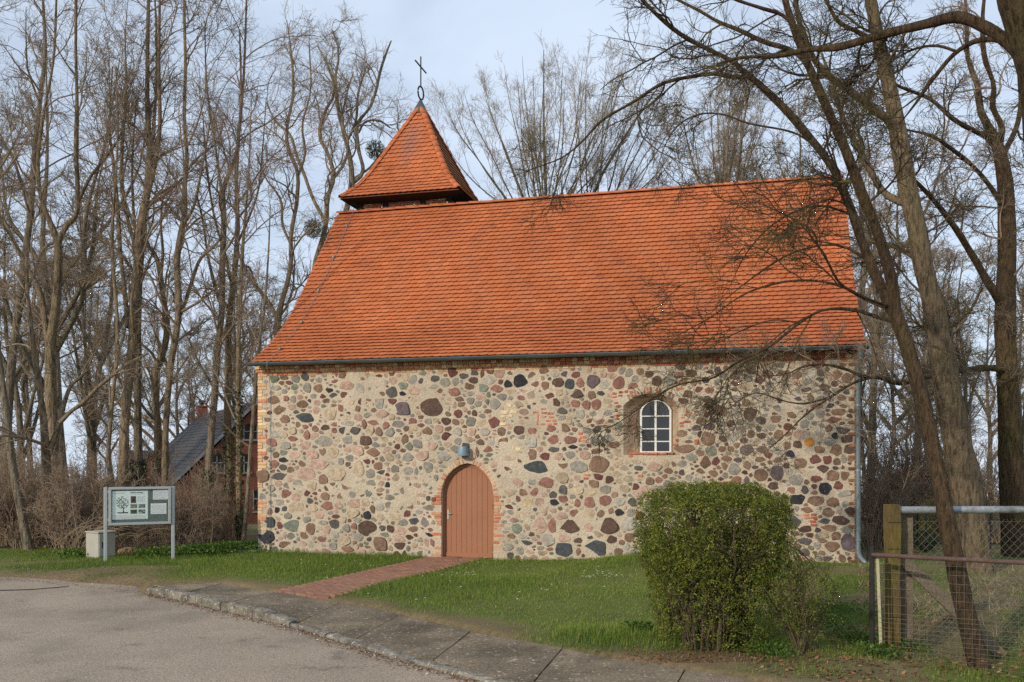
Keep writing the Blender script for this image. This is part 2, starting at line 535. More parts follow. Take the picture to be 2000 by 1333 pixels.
for i in range(len(slab_s) - 1):
    g0 = np.random.default_rng(300 + i)
    s0, s1 = slab_s[i], slab_s[i + 1] - 0.022
    nx, ny = 9, 7
    ta, tb = g0.normal(0, 0.004), g0.normal(0, 0.006)
    vs, fs = [], []
    for a in range(nx):
        for b in range(ny):
            u_, v_ = a / (nx - 1), b / (ny - 1)
            s_ = s0 + (s1 - s0) * u_
            k = along(KL, s_)
            t = along(KL, s_ + 0.05) - k; t /= np.linalg.norm(t); nn = np.array([-t[1], t[0]])
            if nn[1] < 0: nn = -nn
            inner = k + nn * 0.165
            # opposite point on the lawn edge
            L_ = along(LAWN_E, s_ * 0.985 + 0.12 - 0.25 * math.exp(-s_))
            ragged = 0.07 * (0.5 + 0.5 * n_small(np.array([L_[0] * 0.5, L_[1] * 0.5])))
            outer = L_ - nn * (0.02 + ragged)
            p = inner * (1 - v_) + outer * v_
            zk = 0.02 if s_ < 3.6 else 0.02 - 0.075 * ss(3.6, 4.6, s_)
            z = zk * (1 - v_) + 0.004 * v_ + (u_ - 0.5) * ta + (v_ - 0.5) * tb + g0.normal(0, 0.0025)
            vs.append((p[0], p[1], z))
    for a in range(nx - 1):
        for b in range(ny - 1): fs.append((a * ny + b, (a + 1) * ny + b, (a + 1) * ny + b + 1, a * ny + b + 1))
    rim = [a * ny for a in range(nx)] + [(nx - 1) * ny + b for b in range(1, ny)] + [a * ny + ny - 1 for a in range(nx - 2, -1, -1)] + [b for b in range(ny - 2, 0, -1)]
    base = len(vs)
    vs += [(vs[r_][0], vs[r_][1], -0.09) for r_ in rim]
    nr = len(rim)
    fs += [(rim[j], rim[(j + 1) % nr], base + (j + 1) % nr, base + j) for j in range(nr)]
    o = MB().poly(vs, fs).build('slab', M_slab, pav)
    c = [1.15, 1.1, 0.98, 0.9, 0.92, 0.95, 1.12, 1.05, 1.0][i]; o.color = (*scaled(lin(130, 116, 96), c), 1)

# brick path to the door
M_paver = mat('paver_brick', 'obj', 0.9, 0.25, 8, 0.25, 90, 0.5, 80, 0.008, mixes=[(lin(120, 100, 84), 1.4, 0.5, 0.75, 0.45)])
M_paver_s = mat('paver_brick_small', 'attr', 0.9, 0.25, 8, 0.25, 90, 0.5, 80, 0.008, mixes=[(lin(120, 100, 84), 1.4, 0.5, 0.75, 0.45)])
mb = MB()
c4 = [PATH_A - PATH_D * 0.8 - PATH_N * PATH_HW, PATH_A - PATH_D * 0.8 + PATH_N * PATH_HW, PATH_B + PATH_D * 0.3 + PATH_N * PATH_HW, PATH_B + PATH_D * 0.3 - PATH_N * PATH_HW]
mb.poly([(p[0], p[1], -0.032) for p in c4], [(0, 1, 2, 3)])
path = mb.build('path', mat('path_sand', lin(110, 90, 70), 0.95, 0.3, 5, 0.3, 60, 0.5)); tag(path, kind='structure')
pv = Pieces()
bv, bf = bevel_box(0.196, 0.094, 0.06, 0.006)
cols = [lin(152, 110, 88), lin(146, 104, 84), lin(158, 116, 94), lin(142, 104, 84), lin(150, 112, 92)]
ang = math.atan2(PATH_N[1], PATH_N[0])
row = 0
tt = -0.75
while tt < 6.15:
    off = 0.1 * (row % 2)
    for j in range(-4, 5):
        x_ = j * 0.2 + off - 0.05
        if abs(x_) > PATH_HW - 0.03: continue
        p = PATH_A + PATH_D * tt + PATH_N * x_
        _, Yc = church_xy(*p)
        if p[1] < lawn_y(p[0]) + 0.03 or Yc > 0.1: continue
        pv.add(bv, bf, TM(p[0], p[1], -0.012 + rng.normal(0, 0.001), rng.normal(0, 0.003), rng.normal(0, 0.003), ang + rng.normal(0, 0.006)),
               scaled(random.choice(cols), random.uniform(0.92, 1.08)))
    tt += 0.099; row += 1
pv.finish('paver', path, M_paver, M_paver_s, 300, 'pavers')

# ------------------------------------------------------------------ church
church = empty('stone_church', tuple(CH0), -TH)
tag(church, 'small fieldstone village church with orange tiled roof, pyramid belfry and brown arched door', 'church')
CM = Matrix.Translation(tuple(CH0)) @ Matrix.Rotation(-TH, 4, 'Z')

M_mortar = mat('lime_mortar', lin(197, 182, 159), 0.95, 0.14, 1.1, 0.16, 26, 1.0, 24, 0.03,
               mixes=[(lin(176, 160, 136), 1.6, 0.5, 0.72, 0.6), (lin(216, 200, 170), 2.3, 0.55, 0.75, 0.5), (lin(150, 138, 118), 9, 0.62, 0.78, 0.45)])
_sm = [(lin(206, 186, 156), 22, 0.62, 0.76, 0.45), (lin(60, 54, 50), 30, 0.62, 0.74, 0.45)]
M_stone = mat('fieldstone', 'obj', 0.85, 0.36, 12, 0.3, 110, 0.9, 34, 0.02, mixes=_sm)
M_stone_s = mat('fieldstone_small', 'attr', 0.85, 0.36, 12, 0.3, 110, 0.9, 34, 0.02, mixes=_sm)
_bm = [(lin(206, 182, 150), 14, 0.52, 0.7, 0.6), (lin(120, 92, 74), 9, 0.58, 0.75, 0.4)]
M_brick = mat('old_brick', 'obj', 0.92, 0.25, 13, 0.25, 90, 0.7, 60, 0.01, mixes=_bm)
M_brick_s = mat('old_brick_small', 'attr', 0.92, 0.25, 13, 0.25, 90, 0.7, 60, 0.01, mixes=_bm)
_tm = [(lin(160, 88, 62), 0.45, 0.5, 0.74, 0.35), (lin(112, 84, 66), 6, 0.66, 0.78, 0.4)]
M_tile = mat('clay_tile', 'obj', 0.8, 0.08, 1.2, 0.10, 50, 0.4, 70, 0.006, mixes=_tm)
M_tile_s = mat('clay_tile_rest', 'attr', 0.8, 0.08, 1.2, 0.10, 50, 0.4, 70, 0.006, mixes=_tm)
M_dark = mat('dark_timber', lin(34, 29, 26), 0.9, 0.3, 6, 0.3, 50, 0.4)
M_zinc = mat('weathered_zinc', lin(108, 116, 114), 0.5, 0.2, 3, 0.15, 40, 0.15, 30, 0.004, metal=0.35, spec=0.4)
M_zinc2 = mat('galvanised_pipe', lin(140, 152, 156), 0.45, 0.15, 2, 0.12, 40, 0.15, 30, 0.004, metal=0.45, spec=0.4)

# ---- front wall of mortar with the openings
DX0, DX1, DSP, DTOP = 4.60, 5.82, 1.42, 2.13
DM, DA = (DX0 + DX1) / 2, (DX1 - DX0) / 2
_h = DTOP - DSP; _r = (DA * DA + _h * _h) / (2 * DA)


def door_arch(x, inset=0.0):
    a = np.clip(np.abs(np.asarray(x, float) - DM), 0, DA - 1e-6)
    rr = _r - inset
    return DSP + np.sqrt(np.maximum(rr * rr - (a + _r - DA) ** 2, 0))


WX0, WX1, WZ0, WSP, WTOP = 8.70, 9.86, 2.31, 3.36, 3.62
IX0, IX1, IZ0, ISP, ITOP, IY = 9.018, 9.69, 2.345, 3.27, 3.49, 0.30


def seg_arch(x, x0, x1, sp, top_):
    a = (x1 - x0) / 2; h = top_ - sp; r = (a * a + h * h) / (2 * h)
    return top_ - r + np.sqrt(np.maximum(r * r - (np.asarray(x, float) - (x0 + x1) / 2) ** 2, 0))


wn1, wn2 = Noise3(11, 3.2), Noise3(12, 14.0)
VV, FF, nb = [], [], 0


def patch(x0, x1, zlo, zhi, nx, nz, e=(1, 1)):
    global nb
    x = np.linspace(x0, x1, nx + 1)
    lo, hi = zlo(x), zhi(x)
    t = np.linspace(0, 1, nz + 1)
    X = np.repeat(x[:, None], nz + 1, 1); Z = lo[:, None] + (hi - lo)[:, None] * t
    P = np.stack([X, Z], -1)
    Y = 0.008 * wn1(P) + 0.004 * wn2(P)
    VV.append(np.stack([X, Y, Z], -1).reshape(-1, 3))
    k = np.arange(X.size).reshape(X.shape) + nb
    FF.append(np.stack([k[:-1, :-1], k[1:, :-1], k[1:, 1:], k[:-1, 1:]], -1).reshape(-1, 4)); nb += X.size


c_ = lambda v: (lambda x: np.full_like(x, v))
patch(0, DX0, c_(-0.4), c_(CHW), 92, 96)
patch(DX0, DX1, door_arch, c_(CHW), 40, 48)
patch(DX1, WX0, c_(-0.4), c_(CHW), 58, 96)
patch(WX0, WX1, c_(-0.4), c_(WZ0), 26, 54)
patch(WX0, WX1, lambda x: seg_arch(x, WX0, WX1, WSP, WTOP), c_(CHW), 26, 22)
patch(WX1, CL, c_(-0.4), c_(CHW), 70, 96)
wall = obj('wall', mesh_np('wall', np.concatenate(VV), np.concatenate(FF)), church, M_mortar)
wall['label'] = 'rubble wall of mixed fieldstones in pale mortar'

# ---- roof profile (Y, Z), flared at the eaves
PR = np.array([(-0.34, 4.455), (0.46, 4.985), (0.95, 5.325), (1.5, 5.81), (2.1, 6.47), (2.63, 7.11), (3.45, 8.115), (4.30, 9.15)])
_s = np.r_[0, np.cumsum(np.linalg.norm(np.diff(PR, axis=0), axis=1))]
SL = _s[-1]


def prof(s):
    # smoothed
    f = lambda q: np.array([np.interp(q, _s, PR[:, 0]), np.interp(q, _s, PR[:, 1])])
    return (f(max(s - 0.35, 0)) + 2 * f(s) + f(min(s + 0.35, SL))) / 4 if 0.35 < s < SL - 0.35 else f(s)


RX0, RX1 = 0.02, 13.52
# plain side and back walls, gables
mb = MB()
ng = 10
gp = [(0.0, -0.4)] + [(prof(q)[0], prof(q)[1] - 0.06) for q in np.linspace(0.45, SL, ng)]
gp2 = [(2 * PR[-1, 0] - y, z) for y, z in gp[::-1]]
outl = gp + gp2[1:]
mb.prism(outl, 'x', 0.003, 0.35); mb.prism(outl, 'x', CL - 0.35, CL - 0.003)
mb.box(0.36, CL - 0.36, CW - 0.35, CW - 0.02, -0.4, 4.4)
o = mb.build('gable_wall', M_mortar, church)

mb = MB()
for sgn in (0, 1):
    q = np.linspace(0, SL, 24)
    pr = [prof(v) for v in q]
    pr = [(p[0] if not sgn else 2 * PR[-1, 0] - p[0], p[1] - 0.035) for p in pr]
    vs = [(x, y, z) for (y, z) in pr for x in (RX0, RX1)]
    mb.poly(vs, [(2 * i, 2 * i + 1, 2 * i + 3, 2 * i + 2) for i in range(23)])
roof = mb.build('roof', mat('roof_battens', lin(120, 70, 50), 0.9, 0.2, 3, 0.2, 40, 0.3), church)
roof['label'] = 'steep orange roof of plain clay tiles with flared eaves'


def tile_mesh(w, ln, th=0.013, n=6, sag=0.026):
    a = np.linspace(-1, 1, n + 1)
    bot = [(x * w / 2, sag * x * x) for x in a]
    topv = [(w / 2, ln), (-w / 2, ln)]
    pts = bot + topv
    k = len(pts)
    Vv = [(x, y, th / 2) for x, y in pts] + [(x, y, -th / 2) for x, y in bot]
    Ff = [list(range(k))]
    for i in range(n): Ff.append([i, k + i, k + i + 1, i + 1])
    Ff.append([0, k - 1, k]); Ff.append([n, k + n, n + 1])
    return np.array(Vv, float), Ff


tv, tf = tile_mesh(0.176, 0.205)
tvh, tfh = tile_mesh(0.088, 0.205)
tiles = Pieces()
NC = 75; NR = 40
tn, tn2 = Noise3(21, 0.7), Noise3(22, 2.6)
pitch = (RX1 - RX0) / NC
ex = (SL - 0.24) / NR
trow = [i * ex for i in range(NR)] + [SL - 0.27]
T_OR = [lin(192, 111, 68), lin(189, 108, 66), lin(195, 115, 72), lin(185, 105, 64), lin(191, 110, 70)]


def tile_col(a, b, k=1.0):
    c = np.array(random.choice(T_OR)) * (0.97 + 0.07 * float(tn(np.array([a, b]))) + 0.05 * float(tn2(np.array([a, b])))) * random.uniform(0.94, 1.04) * k
    if random.random() < 0.02: c = c * random.uniform(0.78, 0.9)
    return tuple(c)


for i, s_ in enumerate(trow):
    p0, p1 = prof(s_), prof(min(s_ + 0.14, SL))
    t = (p1 - p0) / np.linalg.norm(p1 - p0)
    lift = 0.046
    ang_t = math.atan2(t[1], t[0]) - 0.215
    Yv = np.array([0, math.cos(ang_t), math.sin(ang_t)]); Zv = np.array([0, -Yv[2], Yv[1]]); Xv = np.array([1.0, 0, 0])
    n0 = np.array([0, -t[1], t[0]])
    off = 0.5 * (i % 2)
    wave = 0.006
    for j in range(NC + (1 if i % 2 else 0)):
        half = i % 2 and j in (0, NC)
        xc = RX0 + pitch * (j + 0.5 - off)
        if half: xc = RX0 + pitch * 0.25 if j == 0 else RX1 - pitch * 0.25
        oo = np.array([xc, p0[0], p0[1]]) + n0 * (lift + 0.004 * float(tn(np.array([xc, s_ * 2]))) + rng.normal(0, 0.0012)) + np.array([0, t[0], t[1]]) * rng.normal(0, 0.0015)
        rz = rng.normal(0, 0.005)
        X2 = Xv * math.cos(rz) + Yv * math.sin(rz); Y2 = -Xv * math.sin(rz) + Yv * math.cos(rz)
        tiles.add(tvh if half else tv, tfh if half else tf, basis(oo, X2, Y2, Zv), tile_col(xc, s_))
tiles.finish('tile', roof, M_tile, M_tile_s, 300, 'roof_tiles', world=CM)


def ridge_mesh(ln, r0, r1, k=7, span=2.5):
    a = np.linspace(-span / 2, span / 2, k)
    Vv = []
    for y, r in ((0, r0), (ln, r1)):
        for e in (r, r - 0.016):
            Vv += [(e * math.sin(q), y, e * math.cos(q)) for q in a]
    Ff = []
    for i in range(k - 1):
        Ff += [[i, i + 1, 2 * k + i + 1, 2 * k + i], [i + 1, i, k + i, k + i + 1], [2 * k + i, 2 * k + i + 1, 3 * k + i + 1, 3 * k + i]]
    return np.array(Vv, float), Ff


rv, rf_ = ridge_mesh(0.39, 0.125, 0.108)
rid = Pieces()
n_r = 38; st = (RX1 - RX0) / n_r
for i in range(n_r):
    rid.add(rv, rf_, basis((RX0 + i * st - 0.02, PR[-1, 0], PR[-1, 1] - 0.055 + rng.normal(0, 0.003)), (0, -1, 0), (1, 0, 0), (0, 0, 1)), scaled(random.choice(T_OR), random.uniform(0.9, 1.05)))
rid.finish('ridge_tile', roof, M_tile, M_tile_s, 300, 'ridge_tiles', world=CM, smooth=True)

# ---- brick cornice under the eaves, quoins, patches
bricks = Pieces()
B_Y = [lin(214, 180, 136), lin(208, 166, 124), lin(220, 196, 152), lin(202, 156, 116), lin(210, 146, 104), lin(200, 130, 96)]
B_R = [lin(190, 112, 82), lin(180, 100, 74), lin(200, 128, 96), lin(172, 96, 74)]
bh = bevel_box(0.122, 0.12, 0.066, 0.006); bs = bevel_box(0.235, 0.12, 0.066, 0.007)
for cs, (z, prd) in enumerate([(4.185, 0.012), (4.262, 0.042), (4.340, 0.075)]):
    x = -0.05 if cs else 0.0
    while x < CL + 0.03:
        X = x + 0.064
        redder = ss(4, 10, X)
        c = random.choice(B_R) if random.random() < 0.08 + 0.4 * redder else random.choice(B_Y)
        bricks.add(bh[0], bh[1], TM(X, 0.06 - prd, z + 0.034 + rng.normal(0, 0.002), 0, 0, rng.normal(0, 0.01)), scaled(c, random.uniform(0.85, 1.08) * (1 - 0.12 * redder)))
        x += 0.1295
avoid = []                                      # rectangles (x0,x1,z0,z1) that take no stones
z = -0.02; i = 0
while z < 4.17:                                 # left corner: pale bricks, toothed
    big = [(0.0, 0.40, 0.10, 0.46), (0.0, 0.28, 1.24, 1.50)]
    if not any(b[2] - 0.05 < z + 0.035 < b[3] + 0.05 for b in big):
        wd = 0.235 if (i // 2) % 2 else 0.122
        m_ = bs if wd > 0.2 else bh
        bricks.add(m_[0], m_[1], TM(wd / 2 - 0.004, 0.045, z + 0.035, 0, 0, rng.normal(0, 0.006)), scaled(random.choice(B_Y[:4] + B_Y[:3] + [B_R[2]]), random.uniform(0.95, 1.12)))
        avoid.append((-0.1, wd + 0.02, z - 0.005, z + 0.075))
    z += 0.0775; i += 1
z = 0.14; i = 0
while z < 4.17:                                 # right corner: narrow red-brown bricks
    wd = 0.235 if i % 3 == 0 else 0.122
    m_ = bs if wd > 0.2 else bh
    bricks.add(m_[0], m_[1], TM(CL - wd / 2 + 0.004, 0.045, z + 0.035, 0, 0, rng.normal(0, 0.006)), scaled(lin(128, 92, 72), random.uniform(0.8, 1.2)))
    avoid.append((CL - wd - 0.02, CL + 0.1, z - 0.005, z + 0.075))
    z += 0.0775; i += 1


def brick_px(x, y, w, h, col, rot=0.0, prd=0.012):
    X, Z = wallpt(x, y)
    sx, sz = w / 92.0, h / 92.0
    m_ = bevel_box(sx, 0.12, sz, 0.006)
    bricks.add(m_[0], m_[1], TM(X, 0.06 - prd, Z, 0, rot, 0), col)
    r_ = abs(rot) % 3.14
    ex_ = max(abs(math.cos(rot)) * sx, abs(math.sin(rot)) * sz) / 2 + 0.02; ez_ = max(abs(math.cos(rot)) * sz, abs(math.sin(rot)) * sx) / 2 + 0.02
    avoid.append((X - ex_, X + ex_, Z - ez_, Z + ez_))


def bc(k=1.0): return scaled(random.choice(B_R), random.uniform(0.9, 1.12) * k)


# loose brick patches in the rubble (picture points in crops of the wall)
def C4(x, y): return 840 + x / 3.03, 680 + y / 3.03
def C3(x, y): return 480 + x / 3.03, 680 + y / 3.03
def C5(x, y): return 1200 + x / 3.03, 680 + y / 3.03


for (x, y, w, h, rt) in [(625, 382, 38, 13, 0), (672, 362, 30, 12, 0), (640, 412, 12, 44, 0), (675, 385, 34, 12, 0), (712, 388, 40, 13, 0), (672, 408, 34, 12, 0), (718, 410, 34, 12, 0),
                         (700, 432, 30, 12, 0), (735, 430, 28, 13, 0), (668, 452, 26, 12, 0), (705, 452, 34, 13, 0), (742, 450, 24, 12, 0), (637, 445, 14, 26, 0), (890, 505, 26, 14, 0), (905, 528, 40, 14, 0), (908, 550, 36, 14, 0), (885, 545, 14, 20, 0),
                         (930, 752, 34, 12, 0), (922, 772, 30, 12, 0), (1112, 400, 22, 12, 0), (1112, 418, 20, 12, 0), (1090, 270, 26, 13, 0), (1130, 262, 24, 14, 0), (1090, 290, 30, 10, 0)]:
    px, py = C4(x, y); brick_px(px, py, w / 3.03, h / 3.03, bc(), rt)
for (x, y, w, h) in [(440, 382, 44, 22), (495, 378, 44, 24), (430, 405, 30, 14), (475, 402, 30, 14), (480, 592, 30, 22), (520, 600, 30, 20), (430, 450, 44, 18), (470, 340, 30, 22)]:
    px, py = C4(x, y); brick_px(px, py, w / 3.03, h / 3.03, scaled(lin(222, 200, 160), random.uniform(0.9, 1.05)))
for (x, y, w, h) in [(430, 378, 34, 12), (432, 396, 38, 14), (430, 438, 42, 14), (398, 445, 26, 14), (398, 462, 24, 12), (405, 412, 22, 12), (485, 377, 28, 14), (550, 380, 38, 12), (487, 556, 26, 28), (360, 574, 28, 12), (408, 345, 16, 12), (512, 295, 20, 10),
                     (155, 757, 28, 14), (35, 262, 22, 14), (70, 258, 20, 14), (100, 262, 20, 14), (35, 282, 26, 10), (20, 400, 18, 18), (20, 420, 22, 12), (388, 240, 46, 12), (1135, 988, 30, 14), (1180, 986, 30, 12), (1140, 1005, 30, 12), (1180, 1004, 30, 12), (1175, 1028, 34, 14), (1180, 1048, 34, 13), (1190, 1012, 20, 12),
                     (600, 798, 40, 14), (640, 800, 40, 14), (680, 796, 40, 14), (10, 325, 22, 12), (10, 655, 18, 10), (95, 640, 24, 12), (370, 545, 18, 14)]:
    px, py = C5(x, y); brick_px(px, py, w / 3.03, h / 3.03, bc(0.92))
# door surround: voussoirs along the pointed arch, toothed jamb bricks
for sgn in (-1, 1):
    cx = DM - sgn * (_r - DA)
    a0, a1 = 0.0, math.acos((_r - DA) / _r)
    nv = 13
    for k in range(nv - 1):
        a = a0 + (a1 - a0) * (k + 0.5) / nv
        rr = _r + 0.054
        X, Z = cx + sgn * rr * math.cos(a), DSP + rr * math.sin(a)
        m_ = bevel_box(0.055, 0.12, 0.095 + 0.02 * (k % 2), 0.006)
        bricks.add(m_[0], m_[1], TM(X, 0.053, Z, 0, sgn * (math.pi / 2 - a), 0), scaled(random.choice([lin(198, 142, 112), lin(206, 160, 124), lin(190, 128, 100), lin(204, 172, 136)]), random.uniform(0.9, 1.08)))
        avoid.append((X - 0.08, X + 0.08, Z - 0.08, Z + 0.08))
    z = 0.03; k = 0
    while z < DSP:
        wd = [0.235, 0.122, 0.16][k % 3] if not (sgn < 0 and 0.35 < z < 1.1 and k % 4 == 1) else 0.1
        m_ = bevel_box(wd, 0.12, 0.062, 0.006)
        X = (DX1 + wd / 2 + 0.006) if sgn > 0 else (DX0 - wd / 2 - 0.006)
        if random.random() < (0.95 if sgn > 0 else 0.75):
            bricks.add(m_[0], m_[1], TM(X, 0.052, z + 0.034, 0, 0, 0), scaled(random.choice([lin(194, 124, 94), lin(202, 148, 116), lin(186, 112, 84), lin(204, 172, 136)]), random.uniform(0.88, 1.08)))
            avoid.append((X - wd / 2 - 0.02, X + wd / 2 + 0.02, z - 0.005, z + 0.07))
        z += 0.0775; k += 1
# window: upright bricks over the niche arch, jamb bricks, sill
nv = 15
for k in range(nv):
    X = WX0 + 0.12 + (WX1 - WX0 - 0.24) * k / (nv - 1)
    Zt = float(seg_arch(X, WX0, WX1, WSP, WTOP))
    if random.random() < 0.25: continue
    m_ = bevel_box(0.058, 0.12, 0.12, 0.006)
    bricks.add(m_[0], m_[1], TM(X, 0.054, Zt + 0.07, 0, (X - (WX0 + WX1) / 2) * 0.75, 0), scaled(lin(128, 96, 76) if random.random() < 0.7 else B_R[0], random.uniform(0.8, 1.15)))
    avoid.append((X - 0.06, X + 0.06, Zt - 0.02, Zt + 0.15))
avoid.append((DX0 - 0.1, DX1 + 0.1, -0.2, DSP)); avoid.append((WX0 - 0.03, WX1 + 0.03, WZ0 - 0.1, WSP + 0.06))
bricks.finish('brick', wall, M_brick, M_brick_s, 300, 'bricks', world=CM)

# ---- fieldstones: the large ones placed after the photograph
PAL = dict(g=lin(146, 140, 128), G=lin(172, 164, 150), d=lin(92, 88, 84), k=lin(54, 54, 58), s=lin(76, 80, 82), b=lin(130, 104, 86), B=lin(94, 74, 64), r=lin(144, 104, 92),
           R=lin(116, 78, 70), p=lin(182, 152, 134), t=lin(184, 164, 138), y=lin(194, 172, 138), o=lin(194, 132, 62), e=lin(128, 132, 116), u=lin(108, 94, 96))
S3 = """180 237 65 25 g;362 236 50 55 g;425 240 55 50 b;490 253 60 32 k;518 280 50 32 d;525 197 50 22 r;598 225 95 60 p;675 187 55 32 r;680 235 50 55 G;740 255 38 50 e;800 235 50 32 p;582 277 45 35 R;865 262 65 60 d;932 226 50 38 e;930 272 48 30 k;1000 250 65 50 p;990 193 45 48 g;1045 198 45 40 d;1120 180 60 40 d;1105 228 70 32 g;1178 205 58 55 g;165 308 75 48 b;238 300 38 35 r;280 303 30 42 g;405 287 50 25 g;422 325 40 35 p;736 303 50 30 r;868 315 55 32 R;1005 305 48 36 t;202 368 80 58 b;273 348 45 35 p;355 412 130 52 s;500 390 80 70 t;650 358 95 32 b;562 358 30 45 r;595 415 65 25 t;808 392 75 40 p;928 362 118 82 u;1102 350 138 105 B;230 420 60 55 b;718 398 50 28 g;610 445 100 28 G;760 443 85 25 r;988 430 45 32 r;470 473 55 32 B;410 478 45 38 b;350 467 45 25 r;525 453 45 25 r;180 505 50 48 G;275 490 40 45 t;360 515 35 60 r;410 520 50 40 p;572 487 35 48 d;525 490 35 35 r;645 488 60 38 d;735 490 50 45 t;785 495 38 48 b;830 460 35 45 r;852 500 60 55 g;995 475 45 28 y;1075 490 60 38 b;1140 483 42 45 t;158 558 60 45 r;235 578 70 42 g;275 537 55 30 r;460 552 105 65 g;355 575 65 45 p;706 548 75 58 B;290 633 65 45 p;398 630 72 60 p;455 612 40 40 b;520 620 75 60 t;605 605 45 30 p;665 608 65 60 p;755 618 88 50 b;955 645 70 48 g;1045 637 75 50 p;1105 578 65 42 p;225 663 60 25 k;220 708 42 35 d;430 687 130 62 p;560 672 55 38 g;785 698 50 48 b;200 758 95 42 d;100 755 62 66 b;265 770 40 42 p;360 745 112 75 p;457 778 50 55 b;545 745 120 80 t;668 720 68 110 t;742 745 52 55 g;597 812 65 50 b;190 805 45 32 p;150 830 40 45 g;388 815 60 60 t;846 810 45 32 k;240 862 70 50 r;298 882 80 45 p;160 873 55 28 g;468 880 65 45 b;570 873 55 35 b;630 868 35 38 g;380 905 42 35 d;198 915 65 38 g;485 932 72 48 r;635 920 75 52 p;712 915 52 45 t;300 950 98 68 t;400 950 48 42 t;550 930 50 45 p;970 930 40 40 b;145 970 32 42 r;187 958 28 35 k;435 990 70 42 p;635 980 65 50 t;717 990 45 48 k;800 1002 55 38 t;880 1000 75 38 t;1025 965 45 32 g;142 1035 68 65 s;278 1052 105 72 e;385 1068 52 72 b;200 1050 32 42 R;525 1040 65 50 d;720 1065 112 90 B;640 1055 38 38 r;595 1070 45 45 g;807 1065 42 32 d;857 1068 45 38 B;1000 1025 62 42 s;993 1072 65 35 b;918 1082 62 42 p;122 1118 105 80 k;590 1140 72 48 t;793 1160 95 80 b;910 1170 70 48 B;905 1130 75 38 p;235 1165 80 42 b;340 1160 55 32 p;515 1172 65 40 g;600 1192 70 28 r;690 1210 55 35 p;1080 1105 65 22 k"""
S4 = """203 165 55 30 d;152 200 38 50 g;255 192 50 38 B;140 260 72 50 r;310 238 62 50 e;350 190 80 45 G;395 240 75 42 r;460 215 48 45 k;532 195 92 68 k;235 270 48 25 g;540 292 42 32 r;382 330 60 60 g;283 330 38 35 g;185 333 55 28 b;112 326 48 20 t;165 390 50 45 R;262 387 35 38 B;95 435 55 42 B;378 440 55 58 R;322 497 60 50 G;425 495 48 45 b;525 488 72 55 B;608 490 60 38 r;435 558 80 52 b;598 555 80 68 G;730 545 72 48 r;825 545 80 45 r;600 630 72 62 b;460 640 105 55 t;645 710 226 82 s;875 700 105 70 g;1000 688 118 100 b;80 640 105 50 g;160 495 48 45 G;50 480 45 50 p;250 495 50 45 p;600 280 45 45 t;705 283 52 30 R;738 322 58 42 B;680 222 58 48 b;755 205 75 60 B;825 212 60 65 s;888 208 52 65 r;965 195 78 70 u;865 158 55 38 R;800 155 48 30 u;738 155 50 40 G;605 170 45 50 b;1115 210 68 68 r;1035 218 52 50 G;1075 165 50 35 p;1178 148 48 45 g;865 268 65 48 B;955 280 42 45 b;765 262 40 38 t;990 335 72 52 r;922 335 50 48 r;780 372 52 35 d;890 390 55 52 G;665 322 45 40 g;795 475 62 48 b;710 478 78 35 r;965 388 55 25 g;1050 382 52 32 g;1010 437 60 25 r;980 553 60 48 g;845 585 62 22 k;735 602 72 32 d;985 610 75 28 b;830 630 60 40 g;390 725 45 25 b;420 765 50 30 R;462 708 40 35 R;515 797 75 50 p;602 793 45 35 g;692 797 82 58 r;785 840 48 50 d;625 850 62 40 r;470 855 55 42 t;550 855 45 38 b;955 850 52 35 y;965 803 58 38 b;1058 777 50 42 B;878 840 60 55 t;1040 838 55 48 g;575 912 62 55 y;650 915 60 48 p;735 915 50 38 k;870 917 35 42 r;945 913 62 55 r;1037 905 62 62 r;1120 910 60 50 G;1195 912 45 48 d;618 958 30 30 u;850 977 52 40 r;568 980 42 35 t;940 985 65 60 t;1012 982 45 48 b;1118 970 50 35 k;648 1052 70 95 p;722 1050 42 88 r;832 1055 138 80 B;938 1058 50 50 p;1050 1050 128 100 B;1170 1045 75 60 g;480 1112 52 30 b;600 1103 38 28 B;700 1135 72 68 G;790 1125 78 42 p;878 1138 50 35 B;1075 1133 60 42 B;1180 1122 68 50 b;570 1152 85 25 s;455 1178 60 42 g;788 1195 105 80 s;985 1190 160 92 s;875 1208 28 50 b;1115 1205 45 45 b;530 1200 45 50 g"""
